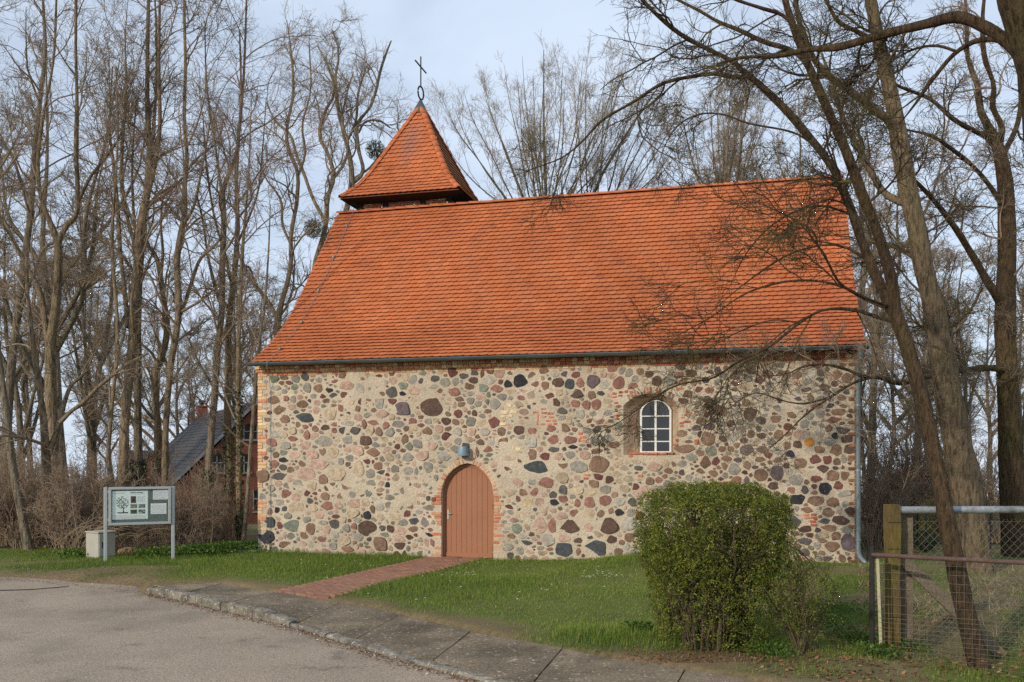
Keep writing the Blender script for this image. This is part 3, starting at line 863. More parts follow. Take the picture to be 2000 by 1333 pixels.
S5 = """85 143 48 42 g;150 142 42 42 b;208 155 52 38 B;280 137 68 48 G;122 182 50 42 g;250 193 65 55 B;322 192 55 52 g;380 162 58 35 r;405 192 85 30 r;112 223 60 38 r;178 200 42 40 t;455 148 60 45 B;560 255 55 38 r;540 190 50 35 k;630 372 88 75 b;555 532 78 85 b;575 612 65 62 e;635 600 45 35 b;690 598 40 35 b;505 622 50 28 b;780 605 85 65 u;700 525 65 55 G;405 505 75 35 b;240 705 95 52 p;140 712 60 28 d;210 787 45 45 b;262 782 35 35 r;710 718 68 65 g;785 695 38 55 b;865 752 85 75 b;965 740 85 90 u;1072 778 95 62 g;1042 625 70 45 k;1100 680 85 60 b;1100 512 82 55 p;1152 557 62 48 o;1080 570 55 50 B;1028 575 45 50 b;1127 620 40 48 G;1185 655 72 55 R;1262 660 55 48 R;1208 602 95 38 b;1308 607 72 68 b;1385 600 72 48 B;1265 550 80 45 g;1305 520 35 40 k;1355 487 75 40 s;1372 540 72 48 B;1215 500 55 48 G;1298 424 85 35 R;1160 400 45 42 g;1220 390 48 45 g;1325 378 90 38 b;1275 340 55 25 k;1062 398 80 35 b;950 420 80 35 b;1150 293 70 40 b;1090 297 50 30 u;1065 212 75 48 p;1240 232 70 35 B;1305 212 40 32 R;1258 268 45 28 d;1315 157 45 48 r;1375 180 65 60 b;1267 170 35 50 p;1220 152 45 35 s;1215 185 50 25 s;1165 155 50 50 G;1080 160 60 50 b;810 130 75 55 b;905 155 60 50 b;860 190 55 40 R;780 325 55 40 b;720 300 60 45 g;850 290 60 40 g;960 310 70 40 d;1095 345 75 40 G;970 520 50 60 b;960 605 70 35 G;930 470 55 35 g;855 480 30 40 d;860 660 70 30 b;965 665 60 30 b;1228 718 68 48 B;1290 755 85 60 b;1365 755 42 60 b;1130 735 85 28 t;1040 735 60 30 G;1190 775 75 38 R;1248 830 75 75 k;1325 815 62 58 R;1128 838 42 48 d;1040 843 100 35 r;940 815 75 45 B;1085 897 95 60 k;1190 905 95 55 b;1298 915 82 60 b;1362 922 32 45 g;1342 865 95 45 g;1185 857 40 25 b;1265 970 70 52 b;1335 970 40 35 G;1390 965 58 42 B;1335 1015 95 52 B;1245 1025 60 38 s;1148 957 95 28 b;1055 1035 85 85 d;1272 1065 98 38 b;1375 1075 80 30 g;1310 1112 60 42 b;1240 1105 50 40 t;1385 1148 88 92 u;1285 1175 95 52 b;1130 1143 85 38 d;725 785 55 45 r;500 790 60 40 g;440 770 50 35 g;780 780 35 50 u;1005 890 50 45 b;1345 292 50 35 b;1370 262 45 30 d;1395 655 45 35 b;1360 655 36 45 g;85 1045 90 70 G;85 1123 68 48 b;100 910 45 45 d"""
st_list = []
for txt, fn in ((S3, C3), (S4, C4), (S5, C5)):
    for it in txt.split(';'):
        x, y, w, h, c = it.split()
        px, py = fn(float(x), float(y))
        X, Z = wallpt(px, py)
        X2, _ = wallpt(px + float(w) / 6.06, py); _, Z2 = wallpt(px, py - float(h) / 6.06)
        st_list.append([X, Z, max(X2 - X, 0.02), max(Z2 - Z, 0.02), np.array(PAL[c]) * random.uniform(0.9, 1.12)])
A = np.array([s[:4] for s in st_list])
keep_ = []
for i_ in np.argsort(-A[:, 2] * A[:, 3]):            # drop duplicates that lie inside a larger stone
    if all(math.hypot((A[i_, 0] - A[k_, 0]) / A[k_, 2], (A[i_, 1] - A[k_, 1]) / A[k_, 3]) > 1.0 for k_ in keep_): keep_.append(i_)
A = A[keep_]; st_list = [st_list[k_] for k_ in keep_]
n_hand = len(A)
A = list(map(tuple, A)); ccols = [s[4] for s in st_list]
g1 = np.random.default_rng(5)
AA = np.array(A)
fills = []
for size_pass, tries in ((0.105, 3000), (0.08, 6000), (0.058, 9000), (0.038, 14000)):
    for _ in range(tries):
        X, Z = g1.uniform(0.02, CL - 0.02), g1.uniform(-0.12, 4.17)
        dense = float(ss(9.5, 11.5, X))
        if g1.random() > 0.75 + 0.25 * dense: continue
        a = size_pass * g1.uniform(0.75, 1.35); b = a * g1.uniform(0.38, 0.92)
        if g1.random() < 0.12: a, b = b, a
        gap = 0.010 + (0.016 * g1.random() if X < 9.5 else 0.002)
        if (np.hypot((AA[:, 0] - X) / (AA[:, 2] + a + gap), (AA[:, 1] - Z) / (AA[:, 3] + b + gap)) < 1).any(): continue
        if any(x0 - a < X < x1 + a and z0 - b < Z < z1 + b for x0, x1, z0, z1 in avoid): continue
        if DX0 - 0.15 - a < X < DX1 + 0.15 + a and Z < float(door_arch(min(max(X, DX0 + 0.01), DX1 - 0.01))) + 0.13 + b: continue
        if WX0 - a < X < WX1 + a and WZ0 - 0.1 < Z < WTOP + 0.15 + b: continue
        if X - a < 0.005 or X + a > CL - 0.02: continue
        AA = np.vstack([AA, (X, Z, a, b)])
        pal = 'gbrptgtGbpdgRbtpge' if X < 9.7 else 'bBgubRrbgBGtgb'
        ccols.append(np.array(PAL[random.choice(pal)]) * g1.uniform(0.68, 1.05))
stones = Pieces()
avoid_big = []
for i, (X, Z, a, b) in enumerate(AA):
    g0 = np.random.default_rng(1000 + i)
    hand = i < n_hand
    nc = int(g0.integers(7, 10)) if max(a, b) > 0.07 else int(g0.integers(5, 8))
    ph = np.arange(nc) * 2 * math.pi / nc + g0.uniform(0, 1) + g0.normal(0, 0.2, nc)
    p = g0.uniform(1.9, 4.0)
    rot = g0.normal(0, 0.14)
    pe = ph - rot
    re_ = 1.0 / ((np.abs(np.cos(pe)) / a) ** p + (np.abs(np.sin(pe)) / b) ** p) ** (1 / p)
    re_ *= (1 + np.clip(g0.normal(0, 0.12, nc), -0.25, 0.22)) * (1 + 0.10 * np.cos(3 * ph + g0.uniform(0, 6.28)))
    grow_ = 1.2 if hand else g0.uniform(1.35, 2.1)
    re_ = re_ * grow_
    # stop short of the joint towards every neighbour
    dx, dz = AA[:, 0] - X, AA[:, 1] - Z
    dist = np.hypot(dx, dz); nbm = (dist > 1e-6) & (dist < 0.75)
    if nbm.any():
        dx, dz, dist = dx[nbm], dz[nbm], dist[nbm]
        sj = np.sqrt(AA[nbm, 2] * AA[nbm, 3]); si = math.sqrt(a * b)
        # separating line between the two ellipses
        sa, sb_ = AA[nbm, 2] + a, AA[nbm, 3] + b
        ux, uz = dx / sa ** 2, dz / sb_ ** 2
        un = np.hypot(ux, uz); ux, uz = ux / un, uz / un
        ei = np.hypot(ux * a, uz * b); ej = np.hypot(ux * AA[nbm, 2], uz * AA[nbm, 3])
        slack = dx * ux + dz * uz - ei - ej
        lim = ei + np.where(slack > 0, slack * 0.5, slack * (sj / (si + sj)))
        gp = 0.005 + 0.006 * g0.random() + (0.003 if X < 9.5 else 0.0)
        cs = np.cos(ph)[:, None] * ux + np.sin(ph)[:, None] * uz
        t_ = np.where(cs > 0.12, (lim - gp) / np.maximum(cs, 0.12), 9.0).min(1)
        re_ = np.minimum(re_, np.maximum(t_, 0.5 * min(a, b)))
    for (x0, x1, z0, z1) in avoid_big:
        pass
    ox, oz = re_ * np.cos(ph), re_ * np.sin(ph)
    # cut every corner so that the outline is broken, neither round nor sharp
    ck = g0.uniform(0.10, 0.22)
    q0 = np.stack([ox, oz], -1); qn, qp = np.roll(q0, -1, 0), np.roll(q0, 1, 0)
    o2 = np.stack([q0 + (qp - q0) * ck, q0 + (qn - q0) * ck], 1).reshape(-1, 2)
    n = len(o2); ox, oz = o2[:, 0], o2[:, 1]
    h = min(min(a, b) * g0.uniform(0.08, 0.2) + 0.004, 0.024)
    tiltx, tiltz = g0.normal(0, 0.07, 2)
    rings = [(1.0, 0.010), (0.945, -0.85 * h)]
    vs = []
    for k, yy in rings:
        jit = g0.normal(0, 0.12 * h, n) if k < 0.99 else np.zeros(n)
        vs.append(np.stack([ox * k, np.full(n, yy) + jit + (tiltx * ox * k + tiltz * oz * k if k < 0.99 else 0), oz * k], -1))
    vs = np.concatenate(vs + [np.array([[g0.normal(0, 0.15) * a, -h * g0.uniform(0.85, 1.25), g0.normal(0, 0.15) * b]])])
    fs = []
    for j in range(n): fs.append([j, (j + 1) % n, n + (j + 1) % n, n + j])
    for j in range(n): fs.append([n + j, n + (j + 1) % n, 2 * n])
    stones.add(vs, fs, TM(X, 0.0, Z), tuple(ccols[i]))
stones.finish('fieldstone', wall, M_stone, M_stone_s, 300, 'small_stones', smooth=False, world=CM)

# ---- door
M_door = mat('brown_door_paint', lin(158, 108, 80), 0.6, 0.05, 2, 0.05, 30, 0.12, 40, 0.003)
M_steel = mat('steel', lin(190, 188, 180), 0.35, 0.05, 5, 0.0, 30, 0.0, metal=0.8, spec=0.5)
DY = 0.15
door = MB()
# reveal of the opening
xs_ = DM + DA * np.sin(np.linspace(-math.pi / 2, math.pi / 2, 25)); xs_[0] += 1e-4; xs_[-1] -= 1e-4
ol = [(DX0, -0.1)] + [(float(x), float(door_arch(x))) for x in xs_] + [(DX1, -0.1)]
vs = [(x, y, z) for (x, z) in ol for y in (0.0, 0.4)]
rev = MB().poly(vs, [(2 * i, 2 * i + 2, 2 * i + 3, 2 * i + 1) for i in range(len(ol) - 1)]).build('door_reveal', M_mortar, wall)
dr = MB()
FRW = 0.055
inn = [(DX0 + FRW, -0.02)] + [(float(DM + (x - DM) * (DA - FRW) / DA), float(DSP + (door_arch(x) - DSP) * (1 - FRW * 1.35 / (DTOP - DSP)))) for x in xs_] + [(DX1 - FRW, -0.02)]
k = len(ol)
ol2 = [(DX0 + 0.002, -0.02)] + [(x * 1.0, z - 0.002) for x, z in ol[1:-1]] + [(DX1 - 0.002, -0.02)]
vs = [(x, DY - 0.03, z) for x, z in ol2] + [(x, DY - 0.03, z) for x, z in inn] + [(x, DY + 0.05, z) for x, z in inn]
fs = [(i, i + 1, k + i + 1, k + i) for i in range(k - 1)] + [(k + i, k + i + 1, 2 * k + i + 1, 2 * k + i) for i in range(k - 1)]
door_o = dr.poly(vs, fs).build('door', M_door, church)
door_o['label'] = 'brown boarded door under a pointed arch'
ix = np.array([p[0] for p in inn[1:-1]]); iz = np.array([p[1] for p in inn[1:-1]])
li, ri = DX0 + FRW + 0.006, DX1 - FRW - 0.006
npl = 9; pw = (ri - li) / npl
for i in range(npl):
    a, b = li + i * pw + 0.003, li + (i + 1) * pw - 0.003
    xx = np.linspace(a, b, 5)
    zt = np.interp(xx, ix, iz) - 0.008
    ou = [(a, 0.10), (b, 0.10)] + [(float(x), float(z)) for x, z in zip(xx[::-1], zt[::-1])]
    MB().prism(ou, 'y', DY, DY + 0.03).build('plank', M_door, door_o)
MB().box(li, ri, DY + 0.018, DY + 0.035, 0.0, 2.0).build('door_backing', mat('door_gap', lin(92, 58, 44), 0.9, 0.1), door_o) if False else None
bk = [(li, -0.02), (ri, -0.02)] + [(float(x), float(z) - 0.01) for x, z in list(zip(ix, iz))[::-1]]
MB().prism(bk, 'y', DY + 0.022, DY + 0.045).build('backing', mat('door_joint', lin(110, 70, 54), 0.9, 0.1), door_o)
MB().bbox(li + 0.01, ri - 0.002, DY - 0.022, DY + 0.01, 0.012, 0.115, 0.005).build('bottom_rail', M_door, door_o)
hp = MB().bbox(li + 0.03, li + 0.068, DY - 0.012, DY + 0.002, 0.86, 1.08, 0.003).build('handle_plate', M_steel, door_o)
hm = MB().tube([(li + 0.049, DY, 0.99), (li + 0.049, DY - 0.05, 0.99), (li + 0.06, DY - 0.058, 0.99), (li + 0.135, DY - 0.058, 0.988)], 0.010, 8)
hm.build('handle', M_steel, hp, True)
for z in (0.18, 1.12):
    MB().tube([(ri + 0.004, DY - 0.034, z), (ri + 0.004, DY - 0.034, z + 0.1)], 0.009, 8).build('hinge', M_door, door_o)

# ---- lamp over the door: a blunt bucket
LX, LZ = wallpt(908, 882)
lm = MB(); k = 18
pr_ = [(0.118, -0.09), (0.128, -0.10), (0.132, -0.085), (0.098, 0.10), (0.085, 0.108), (0.0, 0.108)]
lm.lathe([(r, z) for r, z in pr_], k, (LX, -0.13, LZ))
lamp = lm.build('lamp_shade', mat('lamp_enamel', lin(126, 148, 160), 0.4, 0.08, 6, 0.0, 30, 0.0, spec=0.4), church, True)
lamp['label'] = 'blue-grey bucket lamp above the door'
MB().bbox(LX - 0.05, LX + 0.05, -0.05, 0.02, LZ - 0.05, LZ + 0.06, 0.006).build('lamp_bracket', M_zinc, lamp)
MB().lathe([(0.0, -0.075), (0.1, -0.075), (0.112, -0.07)], 16, (LX, -0.13, LZ)).build('lamp_glass', mat('lamp_glass', lin(70, 74, 78), 0.3, 0.0, spec=0.5, bump=0), lamp)

# ---- window
M_frame = mat('white_paint', lin(222, 222, 216), 0.5, 0.05, 4, 0.0, 30, 0.1, 60, 0.002)
n_a = 17


def outline(x0, x1, z0, sp, tp):
    xa = np.linspace(x0, x1, n_a)
    za = seg_arch(xa, x0, x1, sp, tp)
    return [(x0, z0)] + [(x0, z0 + (sp - z0) * t) for t in (0.33, 0.66)] + list(zip(xa.tolist(), za.tolist())) + [(x1, z0 + (sp - z0) * t) for t in (0.66, 0.33)] + [(x1, z0)] + [(x1 + (x0 - x1) * t, z0) for t in (0.33, 0.66)]


oo_, oi_ = outline(WX0, WX1, WZ0, WSP, WTOP), outline(IX0 - 0.01, IX1 + 0.01, IZ0 - 0.01, ISP, ITOP + 0.01)
k = len(oo_)
nzr = Noise3(31, 9.0)
layers = []
for t in (0.0, 0.34, 0.67, 1.0):
    L_ = []
    for (a, b) in zip(oo_, oi_):
        x, z = a[0] + (b[0] - a[0]) * t, a[1] + (b[1] - a[1]) * t
        y = (IY + 0.03) * t
        j = 0.014 * float(nzr(np.array([x, y, z]))) if 0 < t < 1 else 0
        L_.append((x + j, y, z + j))
    layers.append(L_)
vs = sum(layers, [])
fs = [(q * k + i, q * k + (i + 1) % k, (q + 1) * k + (i + 1) % k, (q + 1) * k + i) for q in range(3) for i in range(k)]
rv_ = MB().poly(vs, fs).build('window_reveal', mat('reveal_plaster', lin(186, 162, 134), 0.95, 0.28, 5, 0.2, 40, 0.8, 30, 0.02, mixes=[(lin(150, 96, 70), 6, 0.52, 0.66, 0.6), (lin(206, 184, 150), 9, 0.6, 0.7, 0.6)]), wall)
rv_.data.shade_smooth()
for i, (x0, x1, y0, c) in enumerate([(8.84, 9.12, 0.10, 0.85), (9.13, 9.42, 0.06, 1.0), (9.43, 9.62, 0.06, 0.95), (9.63, 9.75, 0.1, 0.55)]):
    o = MB().bbox(x0, x1, y0 - 0.09, y0 + 0.2, WZ0 + 0.005, WZ0 + 0.055, 0.008).build('sill_brick', M_brick, wall); o.color = (*scaled(B_R[0], c), 1)
win = empty('window'); win.parent = church; win['label'] = 'small round-headed white window with eight panes'
FW = 0.045
fo, fi = outline(IX0, IX1, IZ0, ISP, ITOP), outline(IX0 + FW, IX1 - FW, IZ0 + FW, ISP - 0.01, ITOP - 0.018)
vs = [(x, IY - 0.02, z) for x, z in fo] + [(x, IY - 0.02, z) for x, z in fi] + [(x, IY + 0.04, z) for x, z in fi]
k = len(fo)
fs = [(i, (i + 1) % k, k + (i + 1) % k, k + i) for i in range(k)] + [(k + i, k + (i + 1) % k, 2 * k + (i + 1) % k, 2 * k + i) for i in range(k)]
fr = MB().poly(vs, fs).build('frame', M_frame, win)
xm = (IX0 + IX1) / 2
MB().box(xm - 0.022, xm + 0.022, IY - 0.026, IY + 0.02, IZ0 + FW, ITOP - 0.016).build('mullion', M_frame, win)
zb = [IZ0 + FW, 2.600, 2.872, 3.145]
for z in zb[1:]:
    for sx in (0, 1):
        a, b = (IX0 + FW, xm - 0.022) if sx == 0 else (xm + 0.022, IX1 - FW)
        MB().box(a, b, IY - 0.018, IY + 0.015, z - 0.011, z + 0.011).build('glazing_bar', M_frame, win)
M_glass = mat('window_glass', lin(30, 36, 42), 0.04, 0.25, 6, 0.0, 30, 0.03, 9, 0.01, spec=0.6)
M_glass.node_tree.nodes['Principled BSDF'].inputs['Coat Weight'].default_value = 0.15
M_glass.node_tree.nodes['Principled BSDF'].inputs['Coat Roughness'].default_value = 0.03
for sx in (0, 1):
    a, b = (IX0 + FW - 0.004, xm - 0.018) if sx == 0 else (xm + 0.018, IX1 - FW + 0.004)
    for r_ in range(4):
        z0 = zb[r_] + (0.008 if r_ else -0.004)
        if r_ < 3:
            ou = [(a, z0), (b, z0), (b, zb[r_ + 1] - 0.008), (a, zb[r_ + 1] - 0.008)]
        else:
            xx = np.linspace(b, a, 7); zz = seg_arch(xx, IX0 + FW, IX1 - FW, ISP - 0.01, ITOP - 0.018)
            ou = [(a, z0), (b, z0)] + [(float(x), float(max(z, z0 + 0.01))) for x, z in zip(xx, zz)]
        o = MB().prism(ou, 'y', IY + 0.004, IY + 0.008).build('pane', M_glass, win)
        o.rotation_euler = (random.uniform(-0.004, 0.004), 0, random.uniform(-0.003, 0.003))
MB().box(IX0 - 0.1, IX1 + 0.1, IY + 0.3, IY + 0.32, IZ0 - 0.1, ITOP + 0.1).build('room_dark', mat('dark_room', (0.02, 0.02, 0.02), 0.9, 0.0, bump=0), win)

# ---- gutter and downpipe
a = np.linspace(math.pi, 2 * math.pi, 9)
gr = 0.066; gy, gz = -0.365, 4.452
vs, fs = [], []
nxg = 28
for i in range(nxg + 1):
    x = -0.03 + (13.57 + 0.03) * i / nxg
    dz = -0.0 + 0.004 * math.sin(i * 1.7)
    for rr in (gr, gr - 0.006):
        vs += [(x, gy + rr * math.cos(q), gz + rr * math.sin(q) + dz) for q in a]
m = 18
for i in range(nxg):
    for q in range(8):
        fs.append((i * m + q, i * m + q + 1, (i + 1) * m + q + 1, (i + 1) * m + q))
        fs.append((i * m + 9 + q, i * m + 9 + q + 1, (i + 1) * m + 9 + q + 1, (i + 1) * m + 9 + q))
    fs += [(i * m, i * m + 9, (i + 1) * m + 9, (i + 1) * m), (i * m + 8, i * m + 17, (i + 1) * m + 17, (i + 1) * m + 8)]
for e in (0, nxg): fs.append(tuple(e * m + q for q in range(9)))
gut = MB().poly(vs, fs).build('gutter', mat('gutter_zinc', lin(84, 92, 90), 0.5, 0.2, 3, 0.1, 40, 0.1, 30, 0.003, metal=0.3, spec=0.4), church, True)
MB().tube([(-0.03 + 13.6 * 0, gy - gr, gz), (13.57, gy - gr, gz)], 0.012, 6).build('gutter_bead', M_zinc, gut)
for i in range(14):
    x = 0.35 + i * 0.97
    pts = [(x, gy + (gr + 0.004) * math.cos(q), gz + (gr + 0.004) * math.sin(q)) for q in a]
    MB().tube(pts, 0.008, 4).build('gutter_bracket', M_zinc, gut)
MB().box(0.05, 13.46, -0.30, -0.08, 4.412, 4.43).build('eaves_board', M_dark, church)
pxx = wallpt(1675, 800)[0] - 0.03
pts = [(pxx + 0.05, gy, gz - 0.06), (pxx + 0.05, gy, gz - 0.16), (pxx + 0.045, -0.33, gz - 0.24), (pxx + 0.03, -0.14, gz - 0.40), (pxx + 0.03, -0.09, gz - 0.48)]
dp = MB().tube(pts + [(pxx + 0.03, -0.09, 0.44)], 0.044, 12).build('downpipe', M_zinc2, church, True)
MB().lathe([(0.05, -0.17), (0.052, -0.12), (0.085, -0.03), (0.085, 0.02)], 14, (pxx + 0.05, gy, gz)).build('pipe_hopper', M_zinc, dp, True)
MB().tube([(pxx + 0.03, -0.09, 0.46), (pxx + 0.032, -0.09, 0.36), (pxx + 0.06, -0.10, 0.27), (pxx + 0.12, -0.12, 0.20), (pxx + 0.17, -0.14, 0.165)], 0.050, 12).build('pipe_shoe', M_zinc2, dp, True)
for z in (0.62, 2.0, 3.3):
    MB().lathe([(0.047, -0.02), (0.056, -0.02), (0.056, 0.02), (0.047, 0.02)], 14, (pxx + 0.03, -0.09, z)).build('pipe_collar', M_zinc2, dp, True)

# ---- lightning conductor
pts = []
for q in np.linspace(SL, 0.05, 14):
    p_ = prof(q); pts.append((0.52 - 0.02 * math.sin(q), p_[0] - 0.03, p_[1] + 0.06))
pts += [(0.50, gy - gr - 0.02, gz + 0.02), (0.49, gy - gr - 0.015, gz - 0.09), (0.36, -0.10, 4.10), (0.34, -0.03, 3.9), (0.335, -0.03, 0.42)]
lc = MB().tube(pts, 0.0065, 5).build('lightning_wire', mat('wire_zinc', lin(150, 150, 146), 0.5, 0.1, metal=0.5, bump=0), church)
MB().tube([(0.335, -0.03, 0.42), (0.333, -0.03, -0.05)], 0.011, 6).build('earth_rod', M_dark, lc)
for q in np.linspace(0.6, SL - 0.7, 5):
    p_ = prof(q); MB().bbox(0.485, 0.535, p_[0] - 0.07, p_[0] - 0.01, p_[1] + 0.015, p_[1] + 0.075, 0.006).build('wire_clip', M_zinc, lc)
for z in (1.0, 2.0, 3.0, 0.32):
    MB().box(0.315, 0.355, -0.036, 0.01, z, z + 0.018).build('wire_clip', M_zinc, lc)
for i in range(14):                              # ridge wire holders
    x = 0.4 + i * 0.96
    MB().lathe([(0.016, 0.0), (0.02, 0.015), (0.016, 0.03), (0.0, 0.034)], 8, (x, PR[-1, 0] - 0.02, PR[-1, 1] + 0.068)).build('wire_holder', mat('holder', lin(210, 206, 200), 0.5, 0.0, bump=0) if i == 0 else bpy.data.materials['holder'], lc)

# ---- belfry
TX0, TX1, TYF, TZE = 0.199, 3.716, 4.0, 9.50
TCX, THW = (TX0 + TX1) / 2, (TX1 - TX0) / 2
TCY = TYF + THW
tower = empty('belfry'); tower.parent = church; tower['label'] = 'timber belfry with pyramid roof, iron ring and cross'
TB = 1.30
mb = MB()
mb.box(TCX - TB, TCX + TB, TCY - TB, TCY + TB, 7.0, 9.40)
mb.build('belfry_wall', mat('belfry_brick', lin(168, 108, 82), 0.9, 0.3, 6, 0.3, 40, 0.4), tower)
bw = bevel_box(0.235, 0.06, 0.066, 0.006)
bp = Pieces()
for fi_ in range(4):
    ca, sa = [(0, -1), (1, 0), (0, 1), (-1, 0)][fi_]
    for r_ in range(4):
        z = 9.16 + r_ * 0.078
        for j in range(11):
            q = -TB + 0.10 + j * 0.245 + (0.12 if r_ % 2 else 0)
            if abs(q) > TB - 0.1 or abs(abs(q) - 0.55) < 0.14: continue
            if fi_ > 1: continue
            x, y = (TCX + q, TCY - TB - 0.006) if fi_ == 0 else (TCX + TB + 0.006, TCY + q)
            bp.add(bw[0], bw[1], TM(x, y, z, 0, 0, 0 if fi_ == 0 else math.pi / 2), scaled(random.choice([lin(168, 104, 78), lin(186, 128, 98), lin(150, 92, 72), lin(196, 160, 124)]), random.uniform(0.85, 1.1)))
bp.finish('brick', bpy.data.objects['belfry_wall'], M_brick, M_brick_s, 300, 'belfry_bricks', world=CM)
for (x, y) in [(-TB, -TB), (TB, -TB), (TB, TB), (-TB, TB), (-0.55, -TB), (0.55, -TB), (TB, -0.55), (TB, 0.55)]:
    MB().box(TCX + x - 0.07, TCX + x + 0.07, TCY + y - 0.07, TCY + y + 0.07, 7.0, 9.384).build('post', M_dark, tower)
for (x0, x1, y0, y1) in [(-TB - 0.1, TB + 0.1, -TB - 0.085, -TB + 0.05), (TB - 0.05, TB + 0.085, -TB + 0.06, TB + 0.1), (-TB - 0.085, -TB + 0.05, -TB + 0.06, TB + 0.1)]:
    MB().box(TCX + x0, TCX + x1, TCY + y0, TCY + y1, 9.385, 9.45).build('wall_plate', M_dark, tower)
# soffit boards, sloping down to the wall
vs = [(TCX + sx * r_, TCY + sy * r_, z) for r_, z in ((THW - 0.01, TZE - 0.02), (TB - 0.02, TZE - 0.12)) for sx, sy in ((-1, -1), (1, -1), (1, 1), (-1, 1))]
MB().poly(vs, [(i, (i + 1) % 4, 4 + (i + 1) % 4, 4 + i) for i in range(4)]).build('soffit', M_dark, tower)
# bell-cast pyramid
TP = np.array([(THW, TZE), (1.35, 9.92), (1.12, 10.32), (0.0, 12.58)])
ts_ = np.r_[0, np.cumsum(np.linalg.norm(np.diff(TP, axis=0), axis=1))]; TSL = ts_[-1]
def tprof(s):
    f = lambda q: np.array([np.interp(q, ts_, TP[:, 0]), np.interp(q, ts_, TP[:, 1])])
    return (f(max(s - 0.2, 0)) + 2 * f(s) + f(min(s + 0.2, TSL))) / 4 if 0.2 < s < TSL - 0.2 else f(s)
mb = MB()
lev = [tprof(q) for q in np.linspace(0, TSL, 14)]
vs = [(TCX + sx * r_, TCY + sy * r_, z - 0.03) for r_, z in lev for sx, sy in ((-1, -1), (1, -1), (1, 1), (-1, 1))]
mb.poly(vs, [(q * 4 + i, q * 4 + (i + 1) % 4, q * 4 + 4 + (i + 1) % 4, q * 4 + 4 + i) for q in range(13) for i in range(4)])
troof = mb.build('belfry_roof', bpy.data.materials['roof_battens'], tower)
tt_ = Pieces()
ntr = 22
stain = Noise3(77, 2.0)
for fi_, (nx_, ny_) in enumerate([(0, -1), (1, 0), (0, 1), (-1, 0)]):
    nv_ = np.array([nx_, ny_, 0.0]); ac = np.array([-ny_, nx_, 0.0])
    for i in range(ntr):
        s_ = i * (TSL - 0.15) / ntr
        p0, p1 = tprof(s_), tprof(min(s_ + 0.14, TSL))
        t = np.array([p1[0] - p0[0], p1[1] - p0[1]]); t /= np.linalg.norm(t)
        up = nv_ * t[0] + np.array([0, 0, t[1]])
        nn = nv_ * t[1] - np.array([0, 0, 1.0]) * t[0]
        an = -0.07
        up2 = up * math.cos(an) - nn * math.sin(an) * -1 if False else up * math.cos(0.19) - nn * math.sin(0.19)
        nn2 = nn * math.cos(0.19) + up * math.sin(0.19)
        w = p0[0]
        nt_ = int(w * 2 / 0.18) + 2
        for j in range(-nt_, nt_ + 1):
            q = (j + 0.5 * (i % 2)) * 0.18
            if abs(q) > w - 0.05: continue
            o3 = np.array([TCX, TCY, 0]) + nv_ * p0[0] + ac * q + np.array([0, 0, p0[1]]) + nn * (0.044 + rng.normal(0, 0.0012))
            c = np.array(tile_col(q + fi_ * 9, s_))
            st_ = math.exp(-(((q + 0.05) / 0.22) ** 2)) * float(ss(0.9, 1.8, s_)) * float(ss(3.0, 2.2, s_)) if fi_ == 0 else 0
            c = c * (1 - 0.45 * st_) + np.array(lin(120, 112, 110)) * 0.45 * st_
            if fi_ == 1: c = c * np.array([0.66, 0.86, 0.82])  # right face turned from the sun: its shade painted into the tile colour
            tt_.add(tv, tf, basis(o3, ac, up2, nn2), tuple(c))
tt_.finish('tile', troof, M_tile, M_tile_s, 300, 'belfry_tiles', world=CM)
hv, hf = ridge_mesh(0.34, 0.115, 0.095)
hp_ = Pieces()
for sx, sy in ((-1, -1), (1, -1), (1, 1), (-1, 1)):
    s_ = 0.02
    while s_ < TSL - 0.22:
        p0, p1 = tprof(s_), tprof(min(s_ + 0.2, TSL))
        a3 = np.array([TCX + sx * p0[0], TCY + sy * p0[0], p0[1]]); b3 = np.array([TCX + sx * p1[0], TCY + sy * p1[0], p1[1]])
        t = (b3 - a3) / np.linalg.norm(b3 - a3)
        outv = np.array([sx, sy, 0.0]) / math.sqrt(2)
        nn = np.cross(np.cross(t, outv + np.array([0, 0, 0.6])), t); nn /= np.linalg.norm(nn)
        xx = np.cross(t, nn)
        hp_.add(hv, hf, basis(a3 - nn * 0.035, xx, t, nn), scaled(random.choice(T_OR), random.uniform(0.88, 1.05)))
        s_ += 0.225
hp_.finish('hip_tile', troof, M_tile, M_tile_s, 300, 'hip_tiles', world=CM, smooth=True)
M_iron = mat('black_iron', lin(44, 48, 54), 0.6, 0.2, 8, 0.1, 40, 0.2, 40, 0.003, metal=0.3)
MB().poly([(TCX + sx * 0.20, TCY + sy * 0.20, 12.30) for sx, sy in ((-1, -1), (1, -1), (1, 1), (-1, 1))] + [(TCX + sx * 0.02, TCY + sy * 0.02, 12.74) for sx, sy in ((-1, -1), (1, -1), (1, 1), (-1, 1))],
          [(0, 1, 5, 4), (1, 2, 6, 5), (2, 3, 7, 6), (3, 0, 4, 7), (4, 5, 6, 7)]).build('lead_cap', mat('lead', lin(78, 86, 92), 0.6, 0.2, 6, 0.1, metal=0.3), tower)
q = np.linspace(0, 2 * math.pi, 25)
MB().tube([(TCX + 0.03 * math.cos(v), TCY + 0.15 * math.cos(v), 12.93 + 0.19 * math.sin(v)) for v in q], 0.026, 6, False).build('finial_ring', M_iron, tower)
MB().bbox(TCX - 0.016, TCX + 0.016, TCY - 0.016, TCY + 0.016, 13.09, 14.0, 0.004).build('cross_upright', M_iron, tower)
MB().bbox(TCX - 0.017, TCX + 0.017, TCY - 0.46, TCY + 0.46, 13.68, 13.715, 0.004).build('cross_arm', M_iron, tower)

